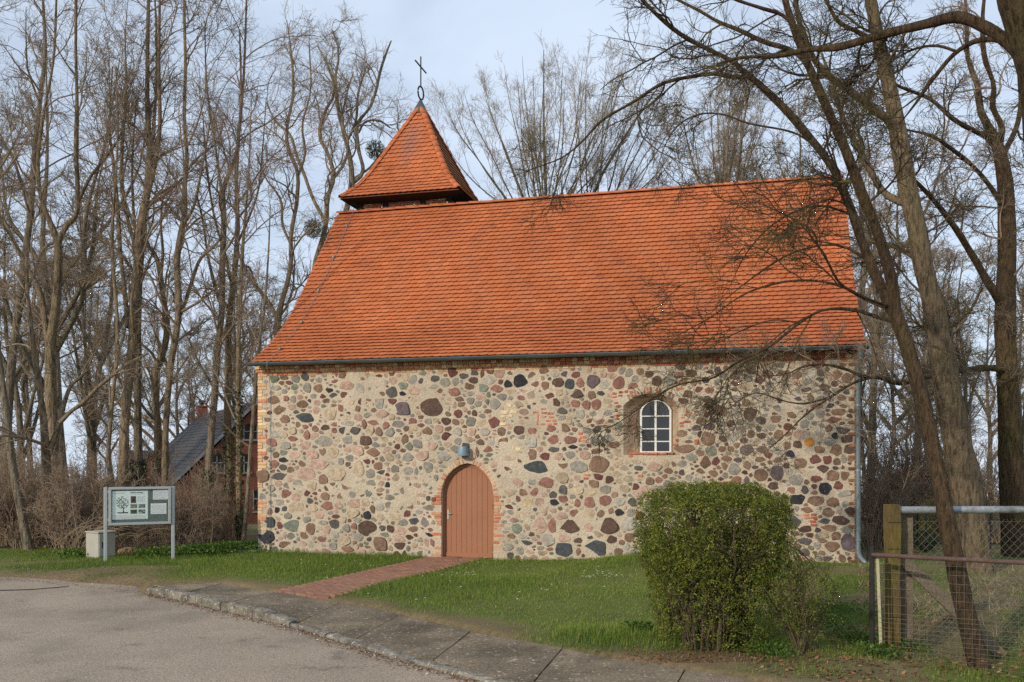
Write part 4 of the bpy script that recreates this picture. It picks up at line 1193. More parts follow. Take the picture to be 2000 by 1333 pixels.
# ---- worn stone step at the left corner
p = onground(490, 1080)
o = MB().bbox(-0.33, 0.33, -0.2, 0.2, -0.1, 0.07, 0.02).build('stone_block', M_kerb); o.location = (p[0] - 0.1, p[1] + 0.05, 0); o.rotation_euler = (0, 0, -0.2); o.color = (*lin(140, 132, 120), 1)
tag(o, 'flat grey stone block lying in the grass at the left church corner', 'stone block')

# ------------------------------------------------------------------ notice board
M_alu = mat('aluminium', lin(178, 184, 182), 0.45, 0.05, 3, 0.05, 60, 0.05, 60, 0.001, metal=0.35, spec=0.4)
pl, pr2 = onground(206, 1100), onground(338, 1094)
bd = (pr2 - pl)[:2]; blen = np.linalg.norm(bd); brz = math.atan2(bd[1], bd[0])
board = empty('notice_board', (pl[0], pl[1], 0), brz)
tag(board, 'glazed aluminium notice board on two posts with a poster and two sheets', 'notice board')
PH = 1.62
for x in (0.0, blen):
    MB().bbox(x - 0.035, x + 0.035, -0.03, 0.03, -0.25, PH, 0.008).build('post', M_alu, board)
bx0, bx1, bz0, bz1 = 0.06, blen - 0.045, 0.80, 1.62
fm = 0.055
MB().box(bx0 + 0.02, bx1 - 0.02, -0.02, 0.05, bz0 + 0.02, bz1 - 0.02).build('case', M_alu, board)
MB().box(bx0 + fm, bx1 - fm, -0.026, -0.0215, bz0 + fm, bz1 - fm).build('pin_panel', mat('grey_green_felt', lin(98, 110, 106), 0.9, 0.08, 4, 0.08, 60, 0.1), board)
for (a, b, c, d) in [(bx0, bx1, bz1 - fm, bz1), (bx0, bx1, bz0, bz0 + fm), (bx0, bx0 + fm, bz0 + fm, bz1 - fm), (bx1 - fm, bx1, bz0 + fm, bz1 - fm)]:
    MB().bbox(a, b, -0.065, -0.022, c, d, 0.006).build('frame', M_alu, board)
for x in (bx0 - 0.02, bx1 + 0.008):
    for z in (bz0 + 0.1, bz1 - 0.12):
        MB().box(x - 0.012, x + 0.022, -0.02, 0.02, z, z + 0.05).build('bracket', M_alu, board)
iw, ih = bx1 - bx0 - 2 * fm, bz1 - bz0 - 2 * fm
ix0, iz1 = bx0 + fm, bz1 - fm


def pt(fx, fz): return ix0 + fx * iw, iz1 - fz * ih          # fractions inside the frame


def sheet(name, fx0, fx1, fz0, fz1, col, parent, lift, k=1):
    a, b = pt(fx0, fz1); c, d = pt(fx1, fz0)
    return MB().box(a, c, -0.028 - lift, -0.0265 - lift, b, d).build(name, col if not isinstance(col, tuple) else mat('print_' + name, col, 0.7, 0.04, 6, 0.0, bump=0), parent)


M_paper = mat('paper', lin(240, 242, 240), 0.6, 0.03, 6, 0.0, bump=0)
M_paper2 = mat('poster_paper', lin(230, 240, 236), 0.6, 0.03, 6, 0.0, bump=0)
M_ink = mat('ink', lin(70, 80, 78), 0.8, 0.1, 6, 0.0, bump=0)
M_ink2 = mat('pale_ink', lin(168, 178, 174), 0.8, 0.1, 6, 0.0, bump=0)
poster = sheet('poster', 0.015, 0.635, 0.045, 0.905, M_paper2, board, 0.0)
sheet('sheet', 0.725, 0.99, 0.03, 0.32, M_paper, board, 0.0)
sheet('sheet', 0.685, 0.965, 0.44, 0.765, M_paper, board, 0.0005)
# headings and lines of print
def lines(fx0, fx1, fz0, fz1, n, mtl, th=0.006, seed=0):
    g0 = random.Random(seed); mb = MB()
    for i in range(n):
        fz = fz0 + (fz1 - fz0) * i / max(n - 1, 1)
        x = fx0
        while x < fx1 - 0.004:
            w = min(g0.uniform(0.008, 0.03), fx1 - x)
            a, b = pt(x, fz + th); c, d = pt(x + w, fz)
            mb.box(a, c, -0.0305, -0.0298, b, d); x += w + 0.006
    return mb
lines(0.05, 0.24, 0.10, 0.115, 1, M_ink2, 0.014, 1).build('print', M_ink2, poster)
lines(0.33, 0.55, 0.085, 0.085, 1, M_ink, 0.024, 2).build('heading', M_ink, poster)
lines(0.33, 0.58, 0.13, 0.14, 1, M_ink2, 0.01, 3).build('print', M_ink2, poster)
lines(0.45, 0.58, 0.21, 0.37, 6, M_ink2, 0.008, 4).build('print', M_ink2, poster)
lines(0.04, 0.60, 0.82, 0.88, 3, M_ink2, 0.009, 5).build('print', M_ink2, poster)
sheet('rule', 0.02, 0.63, 0.786, 0.790, M_ink, poster, 0.002)
lines(0.74, 0.97, 0.07, 0.29, 9, M_ink2, 0.008, 6).build('print', M_ink2, bpy.data.objects['sheet'])
lines(0.70, 0.95, 0.48, 0.73, 10, M_ink2, 0.008, 7).build('print', M_ink2, bpy.data.objects['sheet.001'])
# tree picture: trunk and many leaf blots
mb = MB(); g0 = random.Random(3)
cxp, czp = pt(0.19, 0.42)
for i in range(420):
    r_, a = math.sqrt(g0.random()), g0.uniform(0, 6.28)
    x, z = cxp + 0.125 * r_ * math.cos(a), czp + 0.135 * r_ * math.sin(a) + 0.02
    if math.sin(x * 70) * math.sin(z * 64) > 0.35: continue
    s_ = g0.uniform(0.003, 0.009)
    mb.poly([(x + s_ * math.cos(q), -0.0302, z + s_ * 0.8 * math.sin(q)) for q in (0, 1.05, 2.1, 3.14, 4.2, 5.25)], [(0, 1, 2, 3, 4, 5)])
mb.build('printed_tree', mat('print_leaf', lin(74, 96, 74), 0.8, 0.35, 60, 0.3, 120, 0.0), poster)
mb = MB()
tx, tz = pt(0.205, 0.60)
mb.poly([(tx - 0.008, -0.0308, tz - 0.06), (tx + 0.012, -0.0308, tz - 0.06), (tx + 0.005, -0.0308, tz + 0.06), (tx - 0.004, -0.0308, tz + 0.06)], [(0, 1, 2, 3)])
mb.poly([(tx - 0.13, -0.0304, tz - 0.062), (tx + 0.1, -0.0304, tz - 0.058), (tx + 0.09, -0.0304, tz - 0.085), (tx - 0.1, -0.0304, tz - 0.085)], [(0, 1, 2, 3)])
mb.build('printed_trunk', mat('print_trunk', lin(60, 66, 56), 0.8, 0.3, 80, 0.0, bump=0), poster)
ph_mix = lambda n_, a, b, s_: mat(n_, a, 0.7, 0.2, 90, 0.0, bump=0, mixes=[(b, s_, 0.45, 0.55, 0.9)])
sheet('photo', 0.335, 0.425, 0.205, 0.41, ph_mix('photo_dark', lin(52, 46, 48), lin(96, 70, 66), 30), poster, 0.003)
for (fx, fz, a_, b_) in [(0.33, 0.445, lin(150, 160, 140), lin(96, 110, 80)), (0.47, 0.445, lin(150, 162, 166), lin(70, 84, 78)), (0.33, 0.615, lin(84, 96, 70), lin(50, 56, 46)), (0.47, 0.615, lin(170, 180, 180), lin(54, 70, 48))]:
    sheet('photo', fx, fx + 0.115, fz, fz + 0.125, ph_mix('photo_print', a_, b_, 26), poster, 0.003)
for fx, fz in [(0.70, 0.87), (0.64, 0.965), (0.78, 0.985), (0.975, 0.35), (0.83, 0.46)]:
    a, b = pt(fx, fz); MB().lathe([(0.0, -0.006), (0.006, -0.004), (0.006, 0.0)], 8, (0, 0, 0)).build('pin', M_paper, board).matrix_local = Matrix.Translation((a, -0.030, b)) @ Matrix.Rotation(R(90), 4, 'X')
M_pg = bpy.data.materials.new('case_glass'); M_pg.use_nodes = True
_n = M_pg.node_tree.nodes; _l = M_pg.node_tree.links
_t = _n.new('ShaderNodeBsdfTransparent'); _g = _n.new('ShaderNodeBsdfGlossy'); _g.inputs['Roughness'].default_value = 0.02; _m = _n.new('ShaderNodeMixShader'); _lw = _n.new('ShaderNodeLayerWeight'); _lw.inputs[0].default_value = 0.5; _pw = _n.new('ShaderNodeMath'); _pw.operation = 'POWER'; _pw.inputs[1].default_value = 4.0; _l.new(_lw.outputs['Facing'], _pw.inputs[0]); _fr = _n.new('ShaderNodeMath'); _fr.operation = 'MULTIPLY_ADD'; _fr.inputs[1].default_value = 0.5; _fr.inputs[2].default_value = 0.035; _l.new(_pw.outputs[0], _fr.inputs[0])
_t.inputs[0].default_value = (0.98, 0.99, 0.985, 1)
_l.new(_fr.outputs[0], _m.inputs[0]); _l.new(_t.outputs[0], _m.inputs[1]); _l.new(_g.outputs[0], _m.inputs[2]); _l.new(_m.outputs[0], _n['Material Output'].inputs[0])
MB().box(bx0 + fm - 0.004, bx1 - fm + 0.004, -0.052, -0.049, bz0 + fm - 0.004, bz1 - fm + 0.004).build('glass', M_pg, board)

# ------------------------------------------------------------------ cable cabinet behind the board
c0 = onground(192, 1096); cl_ = onground(174, 1087)
cab = empty('cable_cabinet', (c0[0], c0[1], 0), R(33))
cab.rotation_euler[2] = R(58)
tag(cab, 'pale grey cable cabinet with black handle behind the left board post', 'cabinet')
M_cab = mat('grey_polyester', lin(170, 166, 154), 0.7, 0.10, 4, 0.06, 50, 0.15, 60, 0.002, mixes=[(lin(150, 146, 132), 3, 0.55, 0.8, 0.4)])
cw_, cd_, chh = 0.42, 0.46, 0.60
MB().bbox(0.0, cw_, 0.0, cd_, 0.06, chh, 0.012).build('body', M_cab, cab)
MB().bbox(0.012, cw_ - 0.012, 0.012, cd_ - 0.012, -0.2, 0.07, 0.006).build('plinth', M_cab, cab)
MB().bbox(-0.02, cw_ + 0.02, -0.02, cd_ + 0.02, chh - 0.003, chh + 0.03, 0.012).build('roof_cap', M_cab, cab)
MB().bbox(0.02, cw_ - 0.02, -0.012, 0.002, 0.09, chh - 0.02, 0.005).build('cabinet_door', M_cab, cab)
MB().bbox(0.075, 0.105, -0.03, -0.011, 0.27, 0.41, 0.006).build('handle', M_iron, cab)

# ------------------------------------------------------------------ trees
def bark(name, base, moss, amt, lo=0.5, fs=17.0):
    return mat(name, base, 0.95, 0.28, 1.3, 0.35, 26, 1.0, fs * 1.3, 0.11, stretch=(1, 1, 0.22),
               mixes=[(moss, 1.1, lo, lo + 0.22, amt), (scaled(base, 0.36), fs, 0.49, 0.62, 0.85, 1), (scaled(base, 1.35), 11.0, 0.55, 0.75, 0.5, 1)])


M_bark = bark('bark_brown', lin(142, 124, 100), lin(120, 114, 76), 0.45)
M_bark2 = bark('bark_grey', lin(132, 120, 102), lin(112, 108, 78), 0.35)
M_bark_moss = bark('bark_mossy', lin(104, 86, 64), lin(108, 104, 48), 0.6, 0.5, 22.0)
M_bark_dark = bark('bark_dark', lin(96, 78, 58), lin(104, 100, 50), 0.6, 0.5, 30.0)
M_twig = mat('twig', lin(134, 118, 98), 0.9, 0.25, 1.0, 0, 30, 0.0)
M_twig_m = mat('twig_mossy', lin(78, 67, 50), 0.9, 0.25, 1.0, 0, 30, 0.0, mixes=[(lin(98, 94, 44), 1.6, 0.5, 0.66, 0.6)])
M_twig_g = mat('twig_pale', lin(158, 146, 128), 0.9, 0.2, 0.5, 0, 30, 0.0)
M_twig_b = mat('twig_brown', lin(146, 126, 106), 0.9, 0.25, 0.7, 0, 30, 0.0)


def resample(P, Rr, n):
    d = np.r_[0, np.cumsum(np.linalg.norm(np.diff(P, axis=0), axis=1))]
    # smooth the digitised line (Catmull-Rom) then resample evenly
    m = len(P)
    if m > 2:
        T = np.gradient(P, d, axis=0)
        t = np.linspace(0, d[-1], n); k = np.clip(np.searchsorted(d, t, side='right') - 1, 0, m - 2)
        h = (d[k + 1] - d[k])[:, None]; u = ((t - d[k]) / (d[k + 1] - d[k]))[:, None]
        Q = (2 * u**3 - 3 * u**2 + 1) * P[k] + (u**3 - 2 * u**2 + u) * h * T[k] + (-2 * u**3 + 3 * u**2) * P[k + 1] + (u**3 - u**2) * h * T[k + 1]
    else:
        t = np.linspace(0, d[-1], n); Q = np.stack([np.interp(t, d, P[:, i]) for i in range(3)], -1)
    return Q, np.interp(t, d, Rr)


def grow(g, P, Rr, per, t0, t1, lf, l0, ang, M, up=0.0, wander=0.18, rratio=0.55, rtip=0.003, rmax=9.0, fall=0.5):
    """spawn children along parents. P (N,m,3). per: children per parent"""
    N, m, _ = P.shape
    L = np.linalg.norm(np.diff(P, axis=1), axis=2).sum(1)
    idx = np.repeat(np.arange(N), per) if np.isscalar(per) else np.repeat(np.arange(N), per)
    K = len(idx)
    if K == 0: return np.zeros((0, M, 3)), np.zeros((0, M))
    t = g.uniform(t0, t1, K)
    x = t * (m - 1); k = np.clip(x.astype(int), 0, m - 2); f = (x - k)[:, None]
    o = P[idx, k] * (1 - f) + P[idx, k + 1] * f
    T = P[idx, k + 1] - P[idx, k]; T /= np.linalg.norm(T, axis=1, keepdims=True) + 1e-9
    r0 = Rr[idx, k] * (1 - f[:, 0]) + Rr[idx, k + 1] * f[:, 0]
    d = g.normal(size=(K, 3)); d -= (d * T).sum(1, keepdims=True) * T; d /= np.linalg.norm(d, axis=1, keepdims=True) + 1e-9
    a = g.uniform(ang[0], ang[1], K)[:, None]
    D = T * np.cos(a) + d * np.sin(a)
    ln = (l0 + lf * L[idx]) * (1 - fall * t) * g.uniform(0.55, 1.25, K)
    C = np.zeros((K, M, 3)); C[:, 0] = o
    step = (ln / (M - 1))[:, None]
    for q in range(1, M):
        D = D + g.normal(0, wander, (K, 3)) + np.array([0, 0, up])
        D /= np.linalg.norm(D, axis=1, keepdims=True)
        C[:, q] = C[:, q - 1] + D * step
    rb = np.minimum(np.minimum(r0 * rratio, rmax), 0.016 * ln + 0.003)
    tt_ = np.linspace(0, 1, M)
    Rc = rb[:, None] * (1 - tt_) ** 0.8 + rtip * tt_
    Rc = np.maximum(Rc, rtip)
    return C, Rc


def join(parts):
    V, F, b = [], [], 0
    for v, f in parts:
        if len(v) == 0: continue
        V.append(v); F.append(f + b); b += len(v)
    return np.concatenate(V), np.concatenate(F)


trunk_n = Noise3(41, 5.0)


def trunk_mesh(name, P, Rr, k=14, flare=True):
    n = max(len(P), 2)
    V, F = tubes(P[None], Rr[None], k)
    V = V.reshape(n, k, 3)
    c = P[:, None]
    dd = V - c
    V = c + dd * (1 + 0.10 * trunk_n(V * np.array([1.6, 1.6, 0.35]))[..., None] + 0.05 * trunk_n(V * 4)[..., None])
    return mesh_np(name, V.reshape(-1, 3), F)


def crown(g, PP, n1, n2, n3, n4, l1=(0.0, 2.4), up=0.04, ang1=(0.5, 1.0), t0=0.3, tip=0.0035, dens=1.0, wander=0.2, l2f=0.42, limbs=None):
    """PP: list of (P,R) main stems; returns tube parts and twig lines"""
    parts = []
    m = 24
    SP = np.stack([resample(P, r, m)[0] for P, r in PP]); SR = np.stack([resample(P, r, m)[1] for P, r in PP])
    Ls = np.linalg.norm(np.diff(SP, axis=1), axis=2).sum(1)
    per = np.maximum((n1 * Ls).astype(int), 2)
    C1, R1 = grow(g, SP, SR, per, t0, 1.0, l1[0], l1[1], ang1, 9, up, wander * 0.8, 0.5, 0.006, 0.09, 0.45)
    C2, R2 = grow(g, np.concatenate([C1]), R1, n2, 0.15, 1.0, l2f, 0.12, (0.4, 1.0), 6, up * 0.8, wander, 0.6, 0.0045, 0.03, 0.35)
    # stems also carry second-order shoots near their tips
    C2b, R2b = grow(g, SP, SR, np.maximum((per * 0.5).astype(int), 2), 0.6, 1.0, 0.0, l1[1] * 0.4, (0.3, 0.9), 6, up, wander, 0.5, 0.0045, 0.02, 0.2)
    C2, R2 = np.concatenate([C2, C2b]), np.concatenate([R2, R2b])
    C3, R3 = grow(g, C2, R2, n3, 0.12, 1.0, 0.42, 0.19, (0.4, 1.0), 4, up * 0.6, wander * 1.1, 0.7, tip, 0.012, 0.3)
    C4, R4 = grow(g, C3, R3, n4, 0.15, 1.0, 0.5, 0.08, (0.4, 1.0), 3, up * 0.5, wander, 0.9, tip * 0.85, 0.006, 0.2)
    parts += [tubes(C1, R1, 6), tubes(C2, R2, 4), tubes(C3, R3, 3)]
    if len(C4): parts.append(tubes(C4, R4, 3))
    return parts, (C1, C2, C3, C4)


def px_line(pts, d0):
    """pts (x, y, width px[, depth])"""
    P, r = [], []
    for q in pts:
        d = q[3] if len(q) > 3 else d0
        P.append(at(q[0], q[1], d)); r.append(q[2] / 2 * d / FPX)
    return np.array(P), np.array(r)


def make_tree(name, label, stems, d0, seed, *_a, wk=1.0, **_k):
    return _make_tree(name, label, [[(q[0], q[1], q[2] * wk) + tuple(q[3:]) for q in s_] for s_ in stems], d0, seed, *_a, **_k)


def _make_tree(name, label, stems, d0, seed, mt=None, mw=None, cr=None, group=None, lean=0.15, skip0=False, base_ext=True, k=12, cat='tree'):
    """stems: first is the trunk. Each a picture line at distance d0; stems drift in depth so that the tree has volume."""
    g = np.random.default_rng(seed)
    lines_ = []
    for i, st_ in enumerate(stems):
        P, r = px_line(st_, d0)
        if i > 0 and len(st_[0]) < 4:
            h = np.r_[0, np.cumsum(np.linalg.norm(np.diff(P, axis=0), axis=1))]
            j = int(np.argmin(np.linalg.norm(lines_[0][0] - P[0], axis=1)))
            drift = g.uniform(-0.28, 0.28) * h
            for q in range(len(P)):                      # slide along the sight line: same place in the picture, real depth
                y0 = P[q][1]; d = y0 + drift[q]
                P[q] = np.array([0, 0, EYE]) + (P[q] - np.array([0, 0, EYE])) * (d / y0); r[q] *= d / y0
        if i == 0:
            z = float(hgt(P[0][0], P[0][1]))
            if base_ext and P[0][2] > z - 0.1:
                P = np.vstack([[P[0][0] + (P[0][0] - P[1][0]) * 0.1, P[0][1], z - 0.15], P]); r = np.r_[r[0] * 1.35, r]
            else:
                r[0] *= 1.2
        lines_.append((P, r))
    base = lines_[0][0][0]
    root = empty(name, (base[0], base[1], float(hgt(base[0], base[1]))))
    tag(root, label, cat, group)
    org = np.array(root.location)
    for i, (P, r) in enumerate(lines_):
        Q, rr = resample(P, r, max(10, len(P) * 3))
        me = trunk_mesh('trunk' if i == 0 else 'limb', Q - org, rr, k if i == 0 else 9)
        obj('trunk' if i == 0 else 'limb', me, root, mt or M_bark)
    c = dict(n1=1.5, n2=6, n3=6, n4=3)
    if cr: c.update(cr)
    parts, lv = crown(g, lines_[1:] if skip0 else lines_, **c)
    V, F = join(parts)
    obj('crown', mesh_np('crown', V - org, F), root, mw or M_twig)
    return root, lv, org


LT = [
 ('tall bare tree with slanting pale trunk, nearest the left edge of the verge', 21.9,
  [[(60, 1082, 22), (43, 1008, 17), (28, 931, 16), (18, 854, 15), (8, 780, 15), (-4, 690, 14), (-14, 560, 13), (-20, 420, 11), (-24, 250, 9), (-30, 60, 6), (-34, -120, 3)]]),
 ('bare tree forking low into crooked pale stems behind the leaning leftmost trunk', 22.6,
  [[(96, 1080, 26), (92, 977, 21), (89, 885, 18), (85, 820, 15), (76, 750, 12), (66, 680, 10), (56, 600, 8), (52, 500, 6)],
   [(92, 890, 14), (105, 860, 12), (117, 823, 12), (128, 780, 10), (138, 755, 9), (166, 728, 6), (180, 700, 4)],
   [(117, 826, 10), (140, 803, 9), (166, 783, 9), (190, 758, 8), (215, 737, 7), (243, 715, 6), (290, 690, 4)]]),
 ('big dark double-stemmed bare tree forking high above the left shrubs', 24.2,
  [[(103, 1075, 30), (105, 915, 26), (100, 800, 25), (98, 731, 23), (98, 678, 20), (109, 599, 17), (114, 520, 15), (113, 473, 15), (98, 435, 11), (82, 395, 9), (74, 330, 8), (84, 230, 7), (104, 120, 6), (110, 0, 4), (112, -120, 2)],
   [(113, 475, 11), (130, 440, 11), (148, 423, 11), (151, 379, 10), (149, 300, 9), (150, 200, 8), (148, 90, 6), (150, -40, 4)],
   [(151, 400, 7), (176, 347, 7), (205, 309, 6), (232, 270, 4), (250, 200, 3)],
   [(98, 690, 13), (91, 647, 13), (76, 568, 12), (57, 527, 10), (28, 476, 9), (10, 436, 7), (-20, 400, 4)]]),
 ('tall straight grey bare tree rising behind the far left shrubs', 26.5,
  [[(4, 1060, 28), (12, 900, 20), (19, 760, 17), (25, 694, 16), (35, 615, 15), (44, 536, 15), (57, 442, 14), (63, 363, 13), (68, 300, 12), (78, 200, 10), (88, 100, 8), (84, 0, 6), (80, -120, 3)],
   [(38, 610, 8), (50, 580, 8), (70, 520, 8), (92, 480, 7), (118, 470, 5)],
   [(60, 400, 8), (40, 350, 7), (20, 300, 6), (-10, 260, 4)]]),
 ('thin wavy young bare tree left of the paired trunks behind the notice board', 23.2,
  [[(222, 1065, 11), (218, 946, 9), (212, 909, 9), (215, 838, 9), (220, 777, 8), (228, 700, 8), (229, 630, 7), (225, 568, 7), (218, 480, 6), (224, 380, 5), (230, 260, 4), (226, 130, 3)]]),
 ('massive bare tree with upswept limbs standing left behind the notice board', 24.4,
  [[(241, 1066, 27), (241, 946, 21), (243, 850, 20), (247, 780, 20), (255, 715, 20), (262, 650, 20), (262, 590, 18), (268, 521, 17), (274, 442, 17), (287, 379, 16), (293, 300, 13), (288, 220, 11), (288, 120, 9), (290, 0, 7), (292, -150, 3)],
   [(250, 640, 9), (243, 568, 9), (234, 480, 9), (231, 420, 8), (225, 350, 7), (214, 250, 5), (220, 130, 3)],
   [(270, 500, 8), (252, 440, 8), (240, 380, 8), (238, 300, 7), (246, 190, 5), (244, 60, 3)],
   [(285, 400, 9), (302, 330, 9), (312, 250, 8), (310, 150, 7), (312, 0, 5), (314, -120, 3)],
   [(262, 600, 6), (236, 570, 6), (200, 545, 5), (160, 520, 4), (120, 500, 3)],
   [(266, 540, 6), (230, 490, 6), (190, 462, 5), (150, 470, 3)],
   [(280, 420, 6), (320, 372, 5), (350, 360, 4), (380, 350, 2)]]),
 ('ivy-footed straight bare trunk just right of the massive tree behind the board', 25.2,
  [[(273, 1062, 24), (271, 946, 19), (269, 823, 17), (269, 700, 15), (270, 600, 13), (277, 480, 11), (286, 380, 9), (300, 250, 7), (306, 120, 5), (300, -60, 3)],
   [(272, 520, 7), (262, 430, 6), (258, 330, 5), (266, 200, 3)]]),
 ('crooked S-curved bare tree between the ivy trunk and the slate roof', 26.5,
  [[(318, 1058, 20), (314, 946, 15), (309, 838, 15), (304, 777, 15), (306, 715, 14), (318, 690, 13), (326, 631, 12), (320, 590, 11), (313, 540, 10), (306, 505, 9), (288, 476, 7), (276, 430, 5)],
   [(314, 545, 6), (318, 490, 6), (314, 440, 5), (318, 380, 3)],
   [(310, 720, 6), (296, 690, 6), (276, 672, 5), (250, 640, 4)]]),
 ('tall bare tree with reddish trunk bending right of the notice board poster', 24.0,
  [[(324, 1068, 18), (323, 946, 14), (323, 854, 13), (329, 761, 13), (335, 700, 13), (345, 647, 13), (349, 583, 13), (345, 520, 13), (351, 464, 12), (360, 426, 11), (360, 363, 10), (365, 325, 9), (360, 240, 8), (362, 130, 7), (360, 20, 5), (362, -110, 3)],
   [(341, 640, 8), (362, 590, 8), (378, 540, 7), (392, 505, 7), (420, 480, 6), (444, 440, 4)],
   [(356, 440, 7), (376, 410, 6), (386, 370, 6), (396, 320, 5), (412, 230, 3)],
   [(347, 600, 5), (330, 560, 4), (300, 545, 3), (260, 520, 2)]]),
 ('slim bare tree with dead stub, in front of the red brick gable', 24.6,
  [[(404, 1064, 18), (406, 964, 15), (412, 854, 15), (420, 761, 15), (423, 700, 14), (433, 615, 13), (434, 520, 12), (437, 426, 11), (437, 363, 10), (452, 331, 8), (461, 300, 7), (470, 200, 5), (468, 60, 3)],
   [(437, 400, 6), (428, 340, 6), (418, 270, 5), (404, 170, 4), (400, 40, 2)],
   [(433, 600, 7), (420, 560, 7), (406, 500, 6), (396, 430, 5), (384, 380, 4)]]),
 ('straight bare trunk with ivy shoots nearest to the middle of the brick gable', 25.3,
  [[(443, 1062, 19), (449, 946, 16), (444, 792, 15), (446, 700, 14), (445, 650, 13), (452, 583, 12), (461, 505, 11), (464, 426, 10), (461, 363, 9), (464, 300, 8), (474, 180, 6), (480, 50, 4), (482, -60, 2)],
   [(455, 570, 6), (440, 500, 6), (420, 430, 5), (404, 330, 4), (396, 220, 2)],
   [(462, 480, 5), (480, 440, 5), (500, 390, 4), (512, 300, 3), (520, 190, 2)],
   [(460, 520, 5), (482, 520, 5), (502, 561, 5), (522, 590, 4)]]),
 ('ivy-wrapped dark bare trunk close left of the church corner', 23.8,
  [[(470, 1068, 13), (468, 1008, 12), (466, 854, 11), (465, 760, 10), (466, 660, 9), (470, 560, 8), (476, 460, 6), (486, 340, 4), (490, 220, 3)]]),
 ('thin leaning bare sapling touching the left church corner', 22.6,
  [[(474, 1075, 12), (483, 977, 9), (489, 885, 9), (495, 808, 8), (500, 740, 7), (508, 660, 6), (516, 600, 5), (524, 500, 4), (528, 400, 2)]]),
 ('twisting bare tree behind the left roof slope with a widely forked crown', 33.0,
  [[(545, 1010, 16), (546, 800, 15), (545, 690, 14), (541, 640, 14), (548, 600, 11), (557, 568, 10), (568, 512, 10), (568, 463, 9), (580, 390, 9), (580, 332, 8), (563, 293, 8), (561, 244, 7), (572, 190, 6), (568, 98, 4), (560, 40, 2)],
   [(540, 620, 9), (524, 590, 9), (502, 561, 8), (477, 520, 7), (460, 480, 5)],
   [(569, 480, 6), (552, 440, 6), (548, 390, 5), (520, 350, 4), (500, 300, 3)],
   [(580, 350, 6), (596, 300, 5), (590, 250, 5), (606, 180, 4), (604, 90, 3)]]),
 ('crooked bare locust tree rising beside the left roof verge', 36.0,
  [[(606, 1000, 16), (606, 700, 14), (612, 560, 13), (617, 512, 13), (632, 460, 12), (638, 420, 11), (639, 390, 10), (652, 345, 9), (640, 300, 8), (624, 268, 8), (634, 220, 7), (652, 185, 6), (640, 127, 5), (620, 90, 3)],
   [(634, 430, 8), (612, 390, 8), (594, 340, 7), (578, 300, 6), (566, 262, 6), (540, 240, 5), (520, 200, 3)],
   [(650, 350, 6), (672, 320, 6), (680, 280, 5), (668, 240, 5), (676, 190, 4), (690, 140, 3)]]),
 ('spreading bare locust tree behind the belfry with zigzag branches', 38.5,
  [[(676, 1000, 15), (674, 600, 14), (673, 430, 13), (688, 351, 12), (682, 300, 10), (673, 263, 9), (660, 210, 8), (654, 161, 7), (662, 100, 5), (650, 60, 3)],
   [(686, 360, 9), (707, 341, 9), (700, 290, 8), (698, 244, 8), (722, 210, 7), (735, 175, 6), (741, 146, 6), (752, 110, 5), (764, 80, 3)],
   [(700, 260, 6), (712, 240, 5), (740, 236, 5), (762, 250, 3)],
   [(676, 280, 6), (694, 240, 5), (700, 180, 5), (716, 130, 3)],
   [(690, 350, 6), (720, 330, 5), (746, 300, 4), (770, 280, 2)]]),
]
for i, (lab, d, stems) in enumerate(LT):
    far_ = d > 30
    make_tree('bare_tree', lab, stems, d, 500 + i, M_bark if i % 3 else M_bark2, M_twig,
              dict(n1=0.85 if not far_ else 0.8, n2=6, n3=6, n4=3, l1=(0.0, 3.4 if not far_ else 3.6), t0=0.28, up=0.05, wander=0.22 if not far_ else 0.3, tip=0.0027, l2f=0.5), group='bare trees left of the church', wk=0.9)

# ---- fan-shaped pale trees far behind the ridge
fan = []
for (x0, tips) in [(1062, [(868, 200), (905, 175), (940, 150), (985, 128), (1020, 110), (1062, 98), (1100, 118), (1140, 112), (1188, 125), (1215, 150), (1240, 190)]),
                   (1150, [(1120, 140), (1180, 160), (1250, 120), (1300, 150), (1335, 190), (1290, 260)]),
                   (1415, [(1385, 150), (1430, 120), (1400, 190), (1460, 160), (1350, 230), (1490, 210)])]:
    base_y = 470
    stems = [[(x0, 960, 20), (x0 + 2, 640, 18), (x0, base_y, 16), (x0 + 4, 400, 10), (x0 + (tips[len(tips) // 2][0] - x0) * 0.5, 260, 7), (*tips[len(tips) // 2], 2)]]
    for (tx, ty) in tips + [(tx_ + random.uniform(-28, 28), ty_ + random.uniform(10, 70)) for tx_, ty_ in tips]:
        f0 = random.uniform(0.0, 0.35)
        sy = base_y - 90 * f0
        stems.append([(x0 + 2, sy + 20, 6), (x0 + (tx - x0) * 0.34 + random.uniform(-8, 8), sy - (sy - ty) * 0.22, 4.6), (x0 + (tx - x0) * 0.68 + random.uniform(-8, 8), sy - (sy - ty) * 0.55, 3.2), (x0 + (tx - x0) * 0.9, sy - (sy - ty) * 0.82, 1.9), (tx, ty, 0.8)])
    fan.append(stems)
for i, (stems, lab) in enumerate(zip(fan, ['broad pale bare tree fanning out behind the ridge right of the belfry', 'second pale bare tree fanning out behind the middle of the ridge', 'dense bare tree behind the right half of the roof ridge'])):
    make_tree('bare_tree', lab, stems, [46, 48, 44][i], 700 + i, M_bark2, M_twig_g, dict(n1=0.62, n2=6, n3=5, n4=2, l1=(0.0, 3.0), t0=0.2, up=0.14, ang1=(0.25, 0.7), wander=0.14, tip=0.004, l2f=0.5), group='pale trees behind the church', wk=0.7)

